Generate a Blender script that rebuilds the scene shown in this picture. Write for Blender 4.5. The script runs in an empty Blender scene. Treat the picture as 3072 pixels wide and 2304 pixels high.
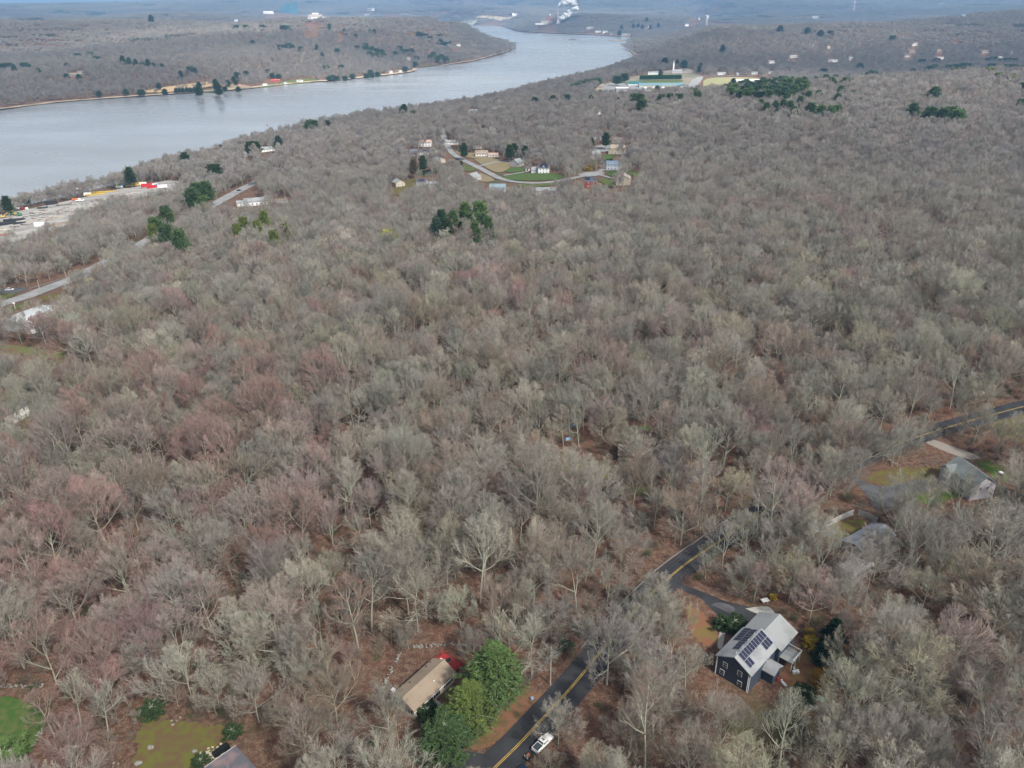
import bpy, bmesh, math, random
import numpy as np
from mathutils import Vector, Matrix
from mathutils.geometry import delaunay_2d_cdt
from mathutils.bvhtree import BVHTree
R = math.radians
scene = bpy.context.scene
col = scene.collection

# ------------------------------------------------------------------ camera
CAM_H = 135.0
FPX = 779.0
PITCH = 26.0
ROLL = -0.45
_p, _r = R(PITCH), R(ROLL)
FW = Vector((0, math.cos(_p), -math.sin(_p)))
_up0 = Vector((0, math.sin(_p), math.cos(_p)))
_rt0 = Vector((1, 0, 0))
RT = math.cos(_r) * _rt0 + math.sin(_r) * _up0
UP = -math.sin(_r) * _rt0 + math.cos(_r) * _up0
cam_d = bpy.data.cameras.new('camera')
cam_d.sensor_width = 36.0
cam_d.lens = FPX / 1024 * 36
cam_d.clip_start = 1.0
cam_d.clip_end = 60000
cam = bpy.data.objects.new('camera', cam_d)
col.objects.link(cam)
M = Matrix((RT, UP, -FW)).transposed().to_4x4()
M.translation = Vector((0, 0, CAM_H))
cam.matrix_world = M
scene.camera = cam

# ------------------------------------------------------------------ world, sun, exposure
SUN_EL, SUN_AZ = 48.0, 140.0          # azimuth clockwise from +Y (the view direction)
world = bpy.data.worlds.new("World")
scene.world = world
world.use_nodes = True
wn = world.node_tree
wn.nodes.clear()
wo = wn.nodes.new('ShaderNodeOutputWorld')
bg = wn.nodes.new('ShaderNodeBackground')
sky = wn.nodes.new('ShaderNodeTexSky')
sky.sky_type = 'NISHITA'
sky.sun_disc = False
sky.sun_elevation = R(SUN_EL)
sky.sun_rotation = R(SUN_AZ)
sky.dust_density = 2.5
sky.air_density = 1.0
hs = wn.nodes.new('ShaderNodeHueSaturation')
hs.inputs['Saturation'].default_value = 0.42     # thin high overcast greys the sky
wn.links.new(sky.outputs[0], hs.inputs['Color'])
wn.links.new(hs.outputs[0], bg.inputs['Color'])
bg.inputs['Strength'].default_value = 0.13
wn.links.new(bg.outputs[0], wo.inputs['Surface'])
sun_d = bpy.data.lights.new('sun', 'SUN')
sun_d.energy = 3.9
sun_d.angle = R(4)
sun_d.color = (1.0, 0.96, 0.90)
sun = bpy.data.objects.new('sun', sun_d)
col.objects.link(sun)
_a, _e = R(SUN_AZ), R(SUN_EL)
sdir = Vector((math.sin(_a) * math.cos(_e), math.cos(_a) * math.cos(_e), math.sin(_e)))
sun.rotation_euler = sdir.to_track_quat('Z', 'Y').to_euler()
sun.location = (0, 0, 300)
scene.view_settings.view_transform = 'Standard'
scene.view_settings.look = 'None'
scene.view_settings.exposure = 1.27
scene.view_settings.gamma = 1.0
scene.render.engine = 'CYCLES'
scene.cycles.max_bounces = 4
scene.cycles.diffuse_bounces = 2
scene.cycles.glossy_bounces = 2
scene.cycles.transmission_bounces = 2
scene.cycles.transparent_max_bounces = 6
scene.cycles.volume_bounces = 0
scene.cycles.use_denoising = True
scene.cycles.sample_clamp_indirect = 4
scene.cycles.use_fast_gi = False

# unseen cloud slab added to dim the light, its gaps shaped to make sunlit patches
def added_cloud_slab(gaps):
    m = bpy.data.materials.new('cloud'); m.use_nodes = True
    nt = m.node_tree; nt.nodes.clear()
    out = nt.nodes.new('ShaderNodeOutputMaterial'); tr = nt.nodes.new('ShaderNodeBsdfTransparent')
    tc = nt.nodes.new('ShaderNodeTexCoord')
    nz = nt.nodes.new('ShaderNodeTexNoise'); nz.inputs['Scale'].default_value = .0011; nz.inputs['Detail'].default_value = 5
    nt.links.new(tc.outputs['Object'], nz.inputs['Vector'])
    mr = nt.nodes.new('ShaderNodeMapRange'); mr.inputs[1].default_value = .35; mr.inputs[2].default_value = .68
    mr.inputs[3].default_value = .64; mr.inputs[4].default_value = .90
    nt.links.new(nz.outputs[0], mr.inputs[0])
    v = mr.outputs[0]
    for (gx, gy, sx, sy, rot) in gaps:
        mp = nt.nodes.new('ShaderNodeMapping'); mp.vector_type = 'TEXTURE'
        mp.inputs['Location'].default_value = (gx, gy, 0); mp.inputs['Rotation'].default_value = (0, 0, rot); mp.inputs['Scale'].default_value = (sx, sy, 1e6)
        nt.links.new(tc.outputs['Object'], mp.inputs[0])
        gr = nt.nodes.new('ShaderNodeTexGradient'); gr.gradient_type = 'SPHERICAL'
        nt.links.new(mp.outputs[0], gr.inputs[0])
        g2 = nt.nodes.new('ShaderNodeMapRange'); g2.inputs[1].default_value = .05; g2.inputs[2].default_value = .75; g2.inputs[4].default_value = .3
        nt.links.new(gr.outputs[0], g2.inputs[0])
        ad = nt.nodes.new('ShaderNodeMath'); ad.operation = 'ADD'; ad.use_clamp = True
        nt.links.new(v, ad.inputs[0]); nt.links.new(g2.outputs[0], ad.inputs[1]); v = ad.outputs[0]
    cc = nt.nodes.new('ShaderNodeCombineColor')
    for k in range(3): nt.links.new(v, cc.inputs[k])
    nt.links.new(cc.outputs[0], tr.inputs[0]); nt.links.new(tr.outputs[0], out.inputs['Surface'])
    bm = bmesh.new(); bmesh.ops.create_cube(bm, size=1)
    for q in bm.verts: q.co = Vector((q.co.x * 60000, q.co.y * 60000, 1500 + q.co.z * 160))
    me = bpy.data.meshes.new('added_clouds'); bm.to_mesh(me); bm.free(); me.materials.append(m)
    o = bpy.data.objects.new('added_clouds', me); col.objects.link(o)
    o['kind'] = 'stuff'; o['label'] = 'unseen cloud slab added over the valley to shape sunlit patches'; o['category'] = 'added_clouds'

# ------------------------------------------------------------------ picture <-> ground (used once, to find where things stand)
def ray(X, Y):
    d = FW * FPX + RT * (X / 3 - 512) + UP * (384 - Y / 3)
    return d.normalized()

def U(X, Y, z):
    d = ray(X, Y)
    t = (z - CAM_H) / d.z
    return (t * d.x, t * d.y)

def proj(x, y, z):
    v = Vector((x, y, z - CAM_H))
    w = v.dot(FW)
    return (3 * (512 + FPX * v.dot(RT) / w), 3 * (384 - FPX * v.dot(UP) / w))

# ------------------------------------------------------------------ terrain
WATER = -45.0
RIVER = [(-500, 790), (-200, 690), (0, 628), (141, 600), (235, 578), (352, 550), (420, 520), (500, 492), (600, 474), (700, 449), (780, 424), (900, 398), (1000, 378),
         (1100, 360), (1250, 342), (1400, 319), (1480, 302), (1600, 268), (1700, 246), (1800, 221), (1870, 196), (1917, 178),
         (1905, 165), (1889, 151), (1883, 140), (1890, 127), (1915, 113), (1900, 110),
         (1862, 111), (1800, 107), (1700, 103), (1570, 98), (1540, 91), (1515, 81), (1480, 77), (1400, 77), (1310, 74),
         (1306, 84), (1325, 95), (1390, 110), (1470, 121), (1530, 136), (1541, 146), (1530, 155), (1505, 165), (1440, 180), (1400, 190),
         (1300, 198), (1262, 203), (1245, 208), (1243, 216), (1200, 223), (1100, 234), (1000, 244), (850, 254), (720, 271),
         (600, 279), (450, 289), (250, 302), (100, 316), (0, 332), (-200, 352), (-500, 390)]
PONDS = [[(1138, 45), (1205, 41), (1213, 52), (1200, 60), (1160, 58)],
         [(2045, 64), (2060, 60), (2095, 55), (2096, 59), (2070, 63)],
         [(2120, 66), (2140, 67), (2205, 74), (2195, 83), (2130, 78)],
         [(1290, 64), (1480, 58), (1560, 60), (1470, 67), (1300, 70)]]
river_w = np.array([U(a, b, WATER) for a, b in RIVER])
ponds_w = [np.array([U(a, b, WATER) for a, b in q]) for q in PONDS]

def inside(poly, x, y):
    r = np.zeros(x.shape, bool)
    n = len(poly)
    for i in range(n):
        x1, y1 = poly[i]; x2, y2 = poly[(i + 1) % n]
        if y1 == y2: continue
        c = ((y1 > y) != (y2 > y)) & (x < (x2 - x1) * (y - y1) / (y2 - y1) + x1)
        r ^= c
    return r

def edge_dist(poly, x, y):
    d = np.full(x.shape, 1e9)
    n = len(poly)
    for i in range(n):
        x1, y1 = poly[i]; x2, y2 = poly[(i + 1) % n]
        dx, dy = x2 - x1, y2 - y1
        L = dx * dx + dy * dy + 1e-9
        t = np.clip(((x - x1) * dx + (y - y1) * dy) / L, 0, 1)
        d = np.minimum(d, np.hypot(x - x1 - t * dx, y - y1 - t * dy))
    return d

def sdist(poly, x, y):
    d = edge_dist(poly, x, y)
    return np.where(inside(poly, x, y), -d, d)

def sstep(a, b, v):
    t = np.clip((v - a) / (b - a), 0, 1)
    return t * t * (3 - 2 * t)

_rg = np.random.RandomState(7)
_waves = []
for lam, amp in ((2600, 11), (1700, 9), (1100, 6), (620, 3.2), (330, 1.6), (170, .8)):
    for k in range(4):
        th = _rg.rand() * 2 * math.pi
        _waves.append((math.cos(th) * 2 * math.pi / lam, math.sin(th) * 2 * math.pi / lam, _rg.rand() * 6.28, amp * .6, lam))

HILLS = []   # (x, y, amp, sx, sy, rot)
def hill(X, dist, amp, sx, sy, rot=0):
    d = ray(X, 100); s = math.hypot(d.x, d.y)
    HILLS.append((d.x / s * dist, d.y / s * dist, amp, sx, sy, R(rot)))
hill(2980, 1500, 52, 560, 300, 12)      # wooded rise on the right
hill(2400, 1150, 8, 260, 200)
hill(2330, 3150, 62, 620, 380, 8)      # hill right of the bay
hill(2900, 3900, 70, 1100, 600, 0)
hill(350, 3700, 80, 1500, 620, 0)      # brown ridge over the far bank
hill(-300, 3500, 70, 900, 500, 0)
hill(1100, 4200, 40, 900, 500, 0)
hill(100, 6400, 75, 1500, 600, 0)

def hgt(x, y):
    x = np.asarray(x, float); y = np.asarray(y, float)
    r = np.hypot(x, y)
    n = np.zeros(x.shape)
    for a, b, ph, amp, lam in _waves:
        n += amp * np.sin(a * x + b * y + ph)
    nearfade = sstep(500, 1800, r)
    base = -26 * sstep(240, 900, r - 0.55 * x) + 14 * sstep(1500, 4200, r)
    base = base + n * (0.10 + 0.75 * nearfade + .75 * sstep(2200, 5000, r))
    for hx, hy, amp, sx, sy, ro in HILLS:
        dx, dy = x - hx, y - hy
        u = dx * math.cos(ro) + dy * math.sin(ro); v = -dx * math.sin(ro) + dy * math.cos(ro)
        base = base + amp * np.exp(-(u / sx) ** 2 - (v / sy) ** 2)
    far = sstep(5200, 13500, r)
    ridge = 34 * np.sin(x / 1900 + 1.0) * np.sin(y / 1500 + x / 5200) + 14 * np.sin(x / 760 + 2) * np.sin(y / 900)
    base = base * (1 - far) + far * (128 + 85 * sstep(-7500, -3500, x) + ridge )
    d = sdist(river_w, x, y)
    for q in ponds_w:
        d = np.minimum(d, sdist(q, x, y))
    left = sstep(200, -250, x + 0.25 * y) * (y < 1150)      # low river flat with the storage yard
    w = 330 - 60 * left
    base = np.maximum(base, WATER + 6)
    land = WATER + .6 + (base - WATER) * sstep(0, 1, np.clip(d, 0, None) / w) + 4.0 * sstep(0, 40, d)
    # the flat storage yard
    return np.where(d > 0, np.where(d < 12, WATER + .6 + (land - WATER - .6) * np.clip(d / 12, 0, 1), land) - .4, WATER - .5 - np.minimum(-d * .12, 5))

def h1(x, y):
    return float(hgt(np.array([x]), np.array([y]))[0])

def G(X, Y, tmax=14000):
    """where the sight line through photo pixel (X, Y) meets the ground"""
    d = ray(X, Y)
    z0, z1 = 60., -46.
    if d.z >= -1e-4: t1 = tmax
    else: t1 = min(tmax, (z1 - CAM_H) / d.z)
    t0 = 40.
    ts = np.geomspace(t0, t1, 400)
    hz = hgt(d.x * ts, d.y * ts)
    k = np.where(CAM_H + d.z * ts <= hz)[0]
    if len(k) == 0: t = t1
    else:
        i = k[0]; a = ts[max(i - 1, 0)]; b = ts[i]
        for _ in range(18):
            m = (a + b) / 2
            if CAM_H + d.z * m <= h1(d.x * m, d.y * m): b = m
            else: a = m
        t = b
    return (d.x * t, d.y * t, CAM_H + d.z * t)

# ------------------------------------------------------------------ materials
def mat(name, base, rough=.8, nodes=None, spec=.3, metal=0.0):
    m = bpy.data.materials.new(name)
    m.use_nodes = True
    nt = m.node_tree
    b = nt.nodes['Principled BSDF']
    b.inputs['Base Color'].default_value = (*base, 1)
    b.inputs['Roughness'].default_value = rough
    b.inputs['Metallic'].default_value = metal
    b.inputs['Specular IOR Level'].default_value = spec
    if nodes: nodes(nt, b)
    return m

def noise_mix(c2, scale=3.0, lo=.4, hi=.6, detail=4, coord='Object', bump=0, bscale=None, stretch=None):
    """second colour mixed in by noise"""
    def f(nt, b):
        tc = nt.nodes.new('ShaderNodeTexCoord')
        mp = nt.nodes.new('ShaderNodeMapping')
        nt.links.new(tc.outputs[coord], mp.inputs[0])
        if stretch: mp.inputs['Scale'].default_value = stretch
        nz = nt.nodes.new('ShaderNodeTexNoise')
        nz.inputs['Scale'].default_value = scale
        nz.inputs['Detail'].default_value = detail
        nt.links.new(mp.outputs[0], nz.inputs['Vector'])
        mr = nt.nodes.new('ShaderNodeMapRange')
        mr.inputs[1].default_value = lo; mr.inputs[2].default_value = hi
        nt.links.new(nz.outputs[0], mr.inputs[0])
        mx = nt.nodes.new('ShaderNodeMix'); mx.data_type = 'RGBA'
        mx.inputs[6].default_value = b.inputs['Base Color'].default_value[:]
        mx.inputs[7].default_value = (*c2, 1)
        nt.links.new(mr.outputs[0], mx.inputs[0])
        nt.links.new(mx.outputs[2], b.inputs['Base Color'])
        if bump:
            bp = nt.nodes.new('ShaderNodeBump')
            bp.inputs['Strength'].default_value = bump
            bp.inputs['Distance'].default_value = .3
            nz2 = nt.nodes.new('ShaderNodeTexNoise'); nz2.inputs['Scale'].default_value = bscale or scale * 4
            nt.links.new(mp.outputs[0], nz2.inputs['Vector'])
            nt.links.new(nz2.outputs[0], bp.inputs['Height'])
            nt.links.new(bp.outputs[0], b.inputs['Normal'])
    return f

def tinted(name, default, var=.12, rough=.85, amt=1.0, grey=0.0):
    """colour taken from each plant's own 'tint', slightly varied by noise"""
    m = bpy.data.materials.new(name); m.use_nodes = True
    nt = m.node_tree; b = nt.nodes['Principled BSDF']
    b.inputs['Roughness'].default_value = rough
    b.inputs['Specular IOR Level'].default_value = .15
    at = nt.nodes.new('ShaderNodeAttribute'); at.attribute_type = 'INSTANCER'; at.attribute_name = 'tint'
    mx = nt.nodes.new('ShaderNodeMix'); mx.data_type = 'RGBA'
    mx.inputs[0].default_value = amt
    mx.inputs[6].default_value = (*default, 1)
    nt.links.new(at.outputs['Color'], mx.inputs[7])
    tc = nt.nodes.new('ShaderNodeTexCoord')
    nz = nt.nodes.new('ShaderNodeTexNoise'); nz.inputs['Scale'].default_value = .9; nz.inputs['Detail'].default_value = 3
    nt.links.new(tc.outputs['Object'], nz.inputs['Vector'])
    mr = nt.nodes.new('ShaderNodeMapRange'); mr.inputs[1].default_value = .3; mr.inputs[2].default_value = .7
    mr.inputs[3].default_value = 1 - var; mr.inputs[4].default_value = 1 + var
    nt.links.new(nz.outputs[0], mr.inputs[0])
    hv = nt.nodes.new('ShaderNodeHueSaturation')
    src = mx.outputs[2]
    if grey:        # plain grey-brown twigs run through every budding crown
        n3 = nt.nodes.new('ShaderNodeTexNoise'); n3.inputs['Scale'].default_value = .28; n3.inputs['Detail'].default_value = 2
        nt.links.new(tc.outputs['Object'], n3.inputs['Vector'])
        m3 = nt.nodes.new('ShaderNodeMapRange'); m3.inputs[1].default_value = .35; m3.inputs[2].default_value = .65; m3.inputs[4].default_value = grey
        nt.links.new(n3.outputs[0], m3.inputs[0])
        x3 = nt.nodes.new('ShaderNodeMix'); x3.data_type = 'RGBA'; x3.inputs[7].default_value = (.25, .225, .195, 1)
        nt.links.new(m3.outputs[0], x3.inputs[0]); nt.links.new(src, x3.inputs[6]); src = x3.outputs[2]
    nt.links.new(src, hv.inputs['Color'])
    nt.links.new(mr.outputs[0], hv.inputs['Value'])
    nt.links.new(hv.outputs[0], b.inputs['Base Color'])
    return m

def mesh_from(name, verts, faces, mats, mi=None, smooth=False):
    """fast mesh from numpy verts (n,3) and an equal-sized face array or list of faces"""
    me = bpy.data.meshes.new(name)
    verts = np.asarray(verts, np.float32).reshape(-1, 3)
    if isinstance(faces, np.ndarray):
        nf, k = faces.shape
        me.vertices.add(len(verts)); me.vertices.foreach_set('co', verts.ravel())
        me.loops.add(nf * k); me.loops.foreach_set('vertex_index', faces.astype(np.int32).ravel())
        me.polygons.add(nf); me.polygons.foreach_set('loop_start', np.arange(0, nf * k, k, dtype=np.int32))
        if mi is not None: me.polygons.foreach_set('material_index', np.asarray(mi, np.int32))
        me.update(calc_edges=True)
    else:
        me.from_pydata([tuple(v) for v in verts], [], faces)
        if mi is not None: me.polygons.foreach_set('material_index', np.asarray(mi, np.int32))
        me.update()
    for m in (mats if isinstance(mats, (list, tuple)) else [mats]):
        me.materials.append(m)
    if smooth:
        me.polygons.foreach_set('use_smooth', np.ones(len(me.polygons), bool))
    return me

def link(name, me, parent=None, loc=(0, 0, 0), rz=0.0, kind=None, label=None, cat=None, group=None):
    o = bpy.data.objects.new(name, me)
    col.objects.link(o)
    if parent is not None: o.parent = parent
    o.location = loc
    o.rotation_euler = (0, 0, rz)
    tag(o, label, cat, group, kind)
    return o

def tag(o, label=None, cat=None, group=None, kind=None):
    if label: o['label'] = label
    if cat: o['category'] = cat
    if group: o['group'] = group
    if kind: o['kind'] = kind
    return o

def thing(name, loc, label, cat, rz=0.0, group=None):
    return link(name, None, None, loc, rz, None, label, cat, group)

# ------------------------------------------------------------------ ground sheet
def polar_grid():
    az = np.radians(np.linspace(-58, 58, 560))
    rr = np.concatenate([[0.5, 8, 16, 24], np.geomspace(30, 17800, 640)])
    A, Rr = np.meshgrid(az, rr)
    x = np.sin(A) * Rr; y = np.cos(A) * Rr
    z = hgt(x, y)
    ni, nj = x.shape
    idx = np.arange(ni * nj).reshape(ni, nj)
    f = np.stack([idx[:-1, :-1].ravel(), idx[:-1, 1:].ravel(), idx[1:, 1:].ravel(), idx[1:, :-1].ravel()], 1)
    return np.stack([x.ravel(), y.ravel(), z.ravel()], 1), f

def m_ground_nodes(nt, b):
    tc = nt.nodes.new('ShaderNodeTexCoord')
    def nz(s, d=5, r=.6):
        n = nt.nodes.new('ShaderNodeTexNoise'); n.inputs['Scale'].default_value = s; n.inputs['Detail'].default_value = d
        n.inputs['Roughness'].default_value = r
        nt.links.new(tc.outputs['Object'], n.inputs['Vector']); return n
    def rng(n, a, c):
        m = nt.nodes.new('ShaderNodeMapRange'); m.inputs[1].default_value = a; m.inputs[2].default_value = c
        nt.links.new(n.outputs[0], m.inputs[0]); return m
    def mix(f, a, c):
        m = nt.nodes.new('ShaderNodeMix'); m.data_type = 'RGBA'
        nt.links.new(f.outputs[0], m.inputs[0])
        if isinstance(a, tuple): m.inputs[6].default_value = (*a, 1)
        else: nt.links.new(a, m.inputs[6])
        if isinstance(c, tuple): m.inputs[7].default_value = (*c, 1)
        else: nt.links.new(c, m.inputs[7])
        return m.outputs[2]
    c = mix(rng(nz(.05), .4, .62), (.095, .052, .038), (.16, .075, .05))
    c = mix(rng(nz(.9, 6, .7), .42, .62), c, (.22, .145, .10))
    c = mix(rng(nz(3.0, 6, .8), .5, .62), c, (.04, .028, .024))
    c = mix(rng(nz(.16, 5, .7), .56, .7), c, (.10, .085, .07))
    c = mix(rng(nz(.028, 3), .58, .68), c, (.075, .075, .035))
    c = mix(rng(nz(.4, 5), .60, .72), c, (.06, .07, .03))
    c = mix(rng(nz(7.0, 3, .6), .62, .70), c, (.30, .24, .17))
    nt.links.new(c, b.inputs['Base Color'])
    bp = nt.nodes.new('ShaderNodeBump'); bp.inputs['Strength'].default_value = .9; bp.inputs['Distance'].default_value = .35
    nt.links.new(nz(2.2, 6, .8).outputs[0], bp.inputs['Height'])
    nt.links.new(bp.outputs[0], b.inputs['Normal'])
M_GROUND = mat('leaf_litter', (.13, .06, .045), .95, m_ground_nodes, spec=.1)
gv, gf = polar_grid()
ground = link('ground', mesh_from('ground', gv, gf, M_GROUND, smooth=True), kind='structure')
bvh = BVHTree.FromPolygons([tuple(v) for v in gv], [tuple(int(i) for i in f) for f in gf])
def gz(x, y):
    hit = bvh.ray_cast(Vector((x, y, 2000)), Vector((0, 0, -1)))
    return hit[0].z if hit[0] else h1(x, y)

# water
def m_water_nodes(nt, b):
    tc = nt.nodes.new('ShaderNodeTexCoord')
    mp = nt.nodes.new('ShaderNodeMapping'); mp.inputs['Scale'].default_value = (.5, .5, .5)
    nt.links.new(tc.outputs['Object'], mp.inputs[0])
    n = nt.nodes.new('ShaderNodeTexNoise'); n.inputs['Scale'].default_value = .9; n.inputs['Detail'].default_value = 4
    nt.links.new(mp.outputs[0], n.inputs['Vector'])
    bp = nt.nodes.new('ShaderNodeBump'); bp.inputs['Strength'].default_value = .04; bp.inputs['Distance'].default_value = .5
    nt.links.new(n.outputs[0], bp.inputs['Height'])
    nt.links.new(bp.outputs[0], b.inputs['Normal'])
    n2 = nt.nodes.new('ShaderNodeTexNoise'); n2.inputs['Scale'].default_value = .004; n2.inputs['Detail'].default_value = 6
    mp2 = nt.nodes.new('ShaderNodeMapping'); mp2.inputs['Scale'].default_value = (1, 2.2, 1); mp2.inputs['Rotation'].default_value = (0, 0, .5)
    nt.links.new(tc.outputs['Object'], mp2.inputs[0]); nt.links.new(mp2.outputs[0], n2.inputs['Vector'])
    mr = nt.nodes.new('ShaderNodeMapRange'); mr.inputs[1].default_value = .35; mr.inputs[2].default_value = .7
    mr.inputs[3].default_value = .16; mr.inputs[4].default_value = .34
    nt.links.new(n2.outputs[0], mr.inputs[0]); nt.links.new(mr.outputs[0], b.inputs['Roughness'])
M_WATER = mat('river_water', (.225, .24, .25), .32, m_water_nodes, spec=.55)
wv = np.array([(-9000, 200, WATER), (9000, 200, WATER), (12000, 15000, WATER), (-12000, 15000, WATER)])
link('river_water', mesh_from('river_water', wv, [(0, 1, 2, 3)], M_WATER), kind='structure')

_G_slow = G
def G(X, Y, tmax=14000):
    d = ray(X, Y)
    hit = bvh.ray_cast(Vector((0, 0, CAM_H)), d, 30000)
    if hit[0] is None: return _G_slow(X, Y)
    if hit[0].z < WATER:
        x, y = U(X, Y, WATER); return (x, y, WATER)
    return tuple(hit[0])

def sun_patch_gap(X, Y, sx, sy, rot=0.0):
    x, y, z = G(X, Y); t = (1500 - z) / sdir.z
    return (x + sdir.x * t, y + sdir.y * t, sx, sy, R(rot))
added_cloud_slab([sun_patch_gap(470, 114, 800, 260, 25), sun_patch_gap(930, 208, 520, 420), sun_patch_gap(2980, 265, 700, 420, 10), sun_patch_gap(2210, 240, 420, 260), sun_patch_gap(2350, 140, 900, 200, 8), sun_patch_gap(950, 56, 900, 700), sun_patch_gap(1660, 40, 1800, 900)])  # each gap placed up the sun direction from a patch to be lit
# ------------------------------------------------------------------ trees
BARK = tinted('pale_bark', (.35, .36, .28), .12, amt=.16)
TWIG = tinted('twigs', (.27, .24, .2), .18, grey=.45)
NEEDLE = tinted('needles', (.05, .10, .035), .3)

CW = {.66: .60, .58: .52, .52: .44, .30: .31, .60: .54, .665: .52, .605: .58, .38: .36}    # crown half width / height by spread
def grow_tree(seed, H, spread, first=.35, limbs=8, kids=(7, 7, 8), lean=0.0, upr=.25, rbase=None, wob=.16, domed=1.0):
    """list of tapered segments (p0, p1, r0, r1, level)"""
    rnd = random.Random(seed)
    segs = []
    rb = rbase or H * .0115
    ratio = [1, spread, .52, .50, .62]
    trop = [.0, upr * .55, upr * .28, upr * .1, .0]
    nsegs = [8, 7, 5, 3, 1]
    def nrm(v):
        l = math.sqrt(v[0] ** 2 + v[1] ** 2 + v[2] ** 2) or 1
        return (v[0] / l, v[1] / l, v[2] / l)
    def branch_dir(d, ang, phi):
        a = (1, 0, 0) if abs(d[0]) < .8 else (0, 1, 0)
        u = nrm((d[1] * a[2] - d[2] * a[1], d[2] * a[0] - d[0] * a[2], d[0] * a[1] - d[1] * a[0]))
        v = (d[1] * u[2] - d[2] * u[1], d[2] * u[0] - d[0] * u[2], d[0] * u[1] - d[1] * u[0])
        c, s = math.cos(ang), math.sin(ang)
        cp, sp = math.cos(phi), math.sin(phi)
        return nrm(tuple(d[i] * c + (u[i] * cp + v[i] * sp) * s for i in range(3)))
    def grow(p, d, L, r, lev):
        n = nsegs[lev]
        pts = [(p, d, r)]
        w = (.05 if lev == 0 else wob)
        for i in range(n):
            d = nrm((d[0] + rnd.uniform(-w, w), d[1] + rnd.uniform(-w, w), d[2] + rnd.uniform(-w, w) + trop[lev] * (.5 + i / n) * (1 / n) * 3))
            q = (p[0] + d[0] * L / n, p[1] + d[1] * L / n, p[2] + d[2] * L / n)
            r2 = r * (1 - (.72 if lev else .6) * (i + 1) / n) if n > 1 else r * .35
            segs.append((p, q, pts[-1][2], r2, lev))
            pts.append((q, d, r2)); p = q
        if lev >= 4: return
        if lev == 0: nk, s = limbs, first
        else: nk, s = kids[lev - 1], .22
        phi = rnd.uniform(0, 6.28)
        for k in range(nk):
            t = s + (1 - s) * (k + rnd.uniform(.1, .9)) / nk
            if lev == 0 and k == nk - 1: t = .98
            i = min(n, max(1, int(round(t * n))))
            q, dd, rr = pts[i]
            phi += 2.4 + rnd.uniform(-.4, .4)
            ang = rnd.uniform(.62, 1.0) if lev == 0 else (rnd.uniform(.32, .68) if lev < 3 else rnd.uniform(.25, .65))
            if lev == 0: ang *= (1.2 - .75 * k / nk)
            LL = (H * ratio[1] * (1.05 - .45 * k / nk) if lev == 0 else L * ratio[min(lev + 1, 4)] * (1.25 - .55 * t)) * rnd.uniform(.8, 1.15)
            grow(q, branch_dir(dd, ang, phi), LL, max(rr * (.62 if lev == 0 else .6), .011), lev + 1)
        q, dd, rr = pts[-1]
        if lev: grow(q, branch_dir(dd, rnd.uniform(.05, .3), phi), L * .45, rr * .9, lev + 1)
    grow((0, 0, 0), nrm((lean, 0, 1)), H * .74, rb, 0)
    top = sorted(q[1][2] for q in segs)[int(len(segs) * .995)]
    wid = sorted(math.hypot(q[1][0], q[1][1]) for q in segs)[int(len(segs) * .97)]
    kz, kx = H / top, (H * CW.get(spread, .4)) / wid
    zc, h0_, w0_ = H * .56, H * .46, H * CW.get(spread, .4)
    p1_, p2_ = rnd.uniform(0, 6.28), rnd.uniform(0, 6.28)
    def dome(p):            # crowns round off into a dome where they meet the light
        x, y, z = p[0] * kx, p[1] * kx, p[2] * kz
        if z < H * .3 or domed <= 0: return (x, y, z)
        a_ = math.atan2(y, x); k_ = 1 + .20 * math.sin(2 * a_ + p1_) + .13 * math.sin(3 * a_ + p2_) + .06 * math.sin(7 * a_)
        ww, hh = w0_ * k_, h0_ * (1 + .10 * math.sin(2 * a_ + p2_))
        e = math.sqrt((x * x + y * y) / ww ** 2 + ((z - zc) / hh) ** 2 if z > zc else (x * x + y * y) / ww ** 2)
        if e < .8: return (x, y, z)
        k = (.8 + (e - .8) * .35) / e; k = 1 + (k - 1) * domed
        return (x * k, y * k, zc + (z - zc) * k) if z > zc else (x * k, y * k, z)
    return [(dome(a), dome(b), r0, r1, l) for a, b, r0, r1, l in segs]

def segs_mesh(name, segs, mat_, rmin, sides=3, pyramid=False, rscale=1.0):
    P0 = np.array([s[0] for s in segs]); P1 = np.array([s[1] for s in segs])
    r0 = np.maximum(np.array([s[2] for s in segs]) * rscale, rmin); r1 = np.maximum(np.array([s[3] for s in segs]) * rscale, rmin * .7)
    D = P1 - P0; D /= np.linalg.norm(D, axis=1, keepdims=True) + 1e-9
    A = np.where(np.abs(D[:, :1]) < .8, np.array([[1., 0, 0]]), np.array([[0, 1., 0]]))
    Uv = np.cross(D, A); Uv /= np.linalg.norm(Uv, axis=1, keepdims=True)
    V = np.cross(D, Uv)
    n = len(segs)
    ph = np.arange(sides) * 2 * math.pi / sides
    ring = Uv[:, None, :] * np.cos(ph)[None, :, None] + V[:, None, :] * np.sin(ph)[None, :, None]
    a = P0[:, None, :] + ring * r0[:, None, None]
    if pyramid:
        verts = np.concatenate([a, P1[:, None, :]], 1)
        k = sides + 1
        base = (np.arange(n) * k)[:, None, None]
        f = np.array([[i, (i + 1) % sides, sides] for i in range(sides)])[None]
        faces = (base + f).reshape(-1, 3)
    else:
        b = P1[:, None, :] + ring * r1[:, None, None]
        verts = np.concatenate([a, b], 1)
        k = 2 * sides
        base = (np.arange(n) * k)[:, None, None]
        f = np.array([[i, (i + 1) % sides, sides + (i + 1) % sides, sides + i] for i in range(sides)])[None]
        faces = (base + f).reshape(-1, 4)
    return mesh_from(name, verts.reshape(-1, 3), faces, mat_)

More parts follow.
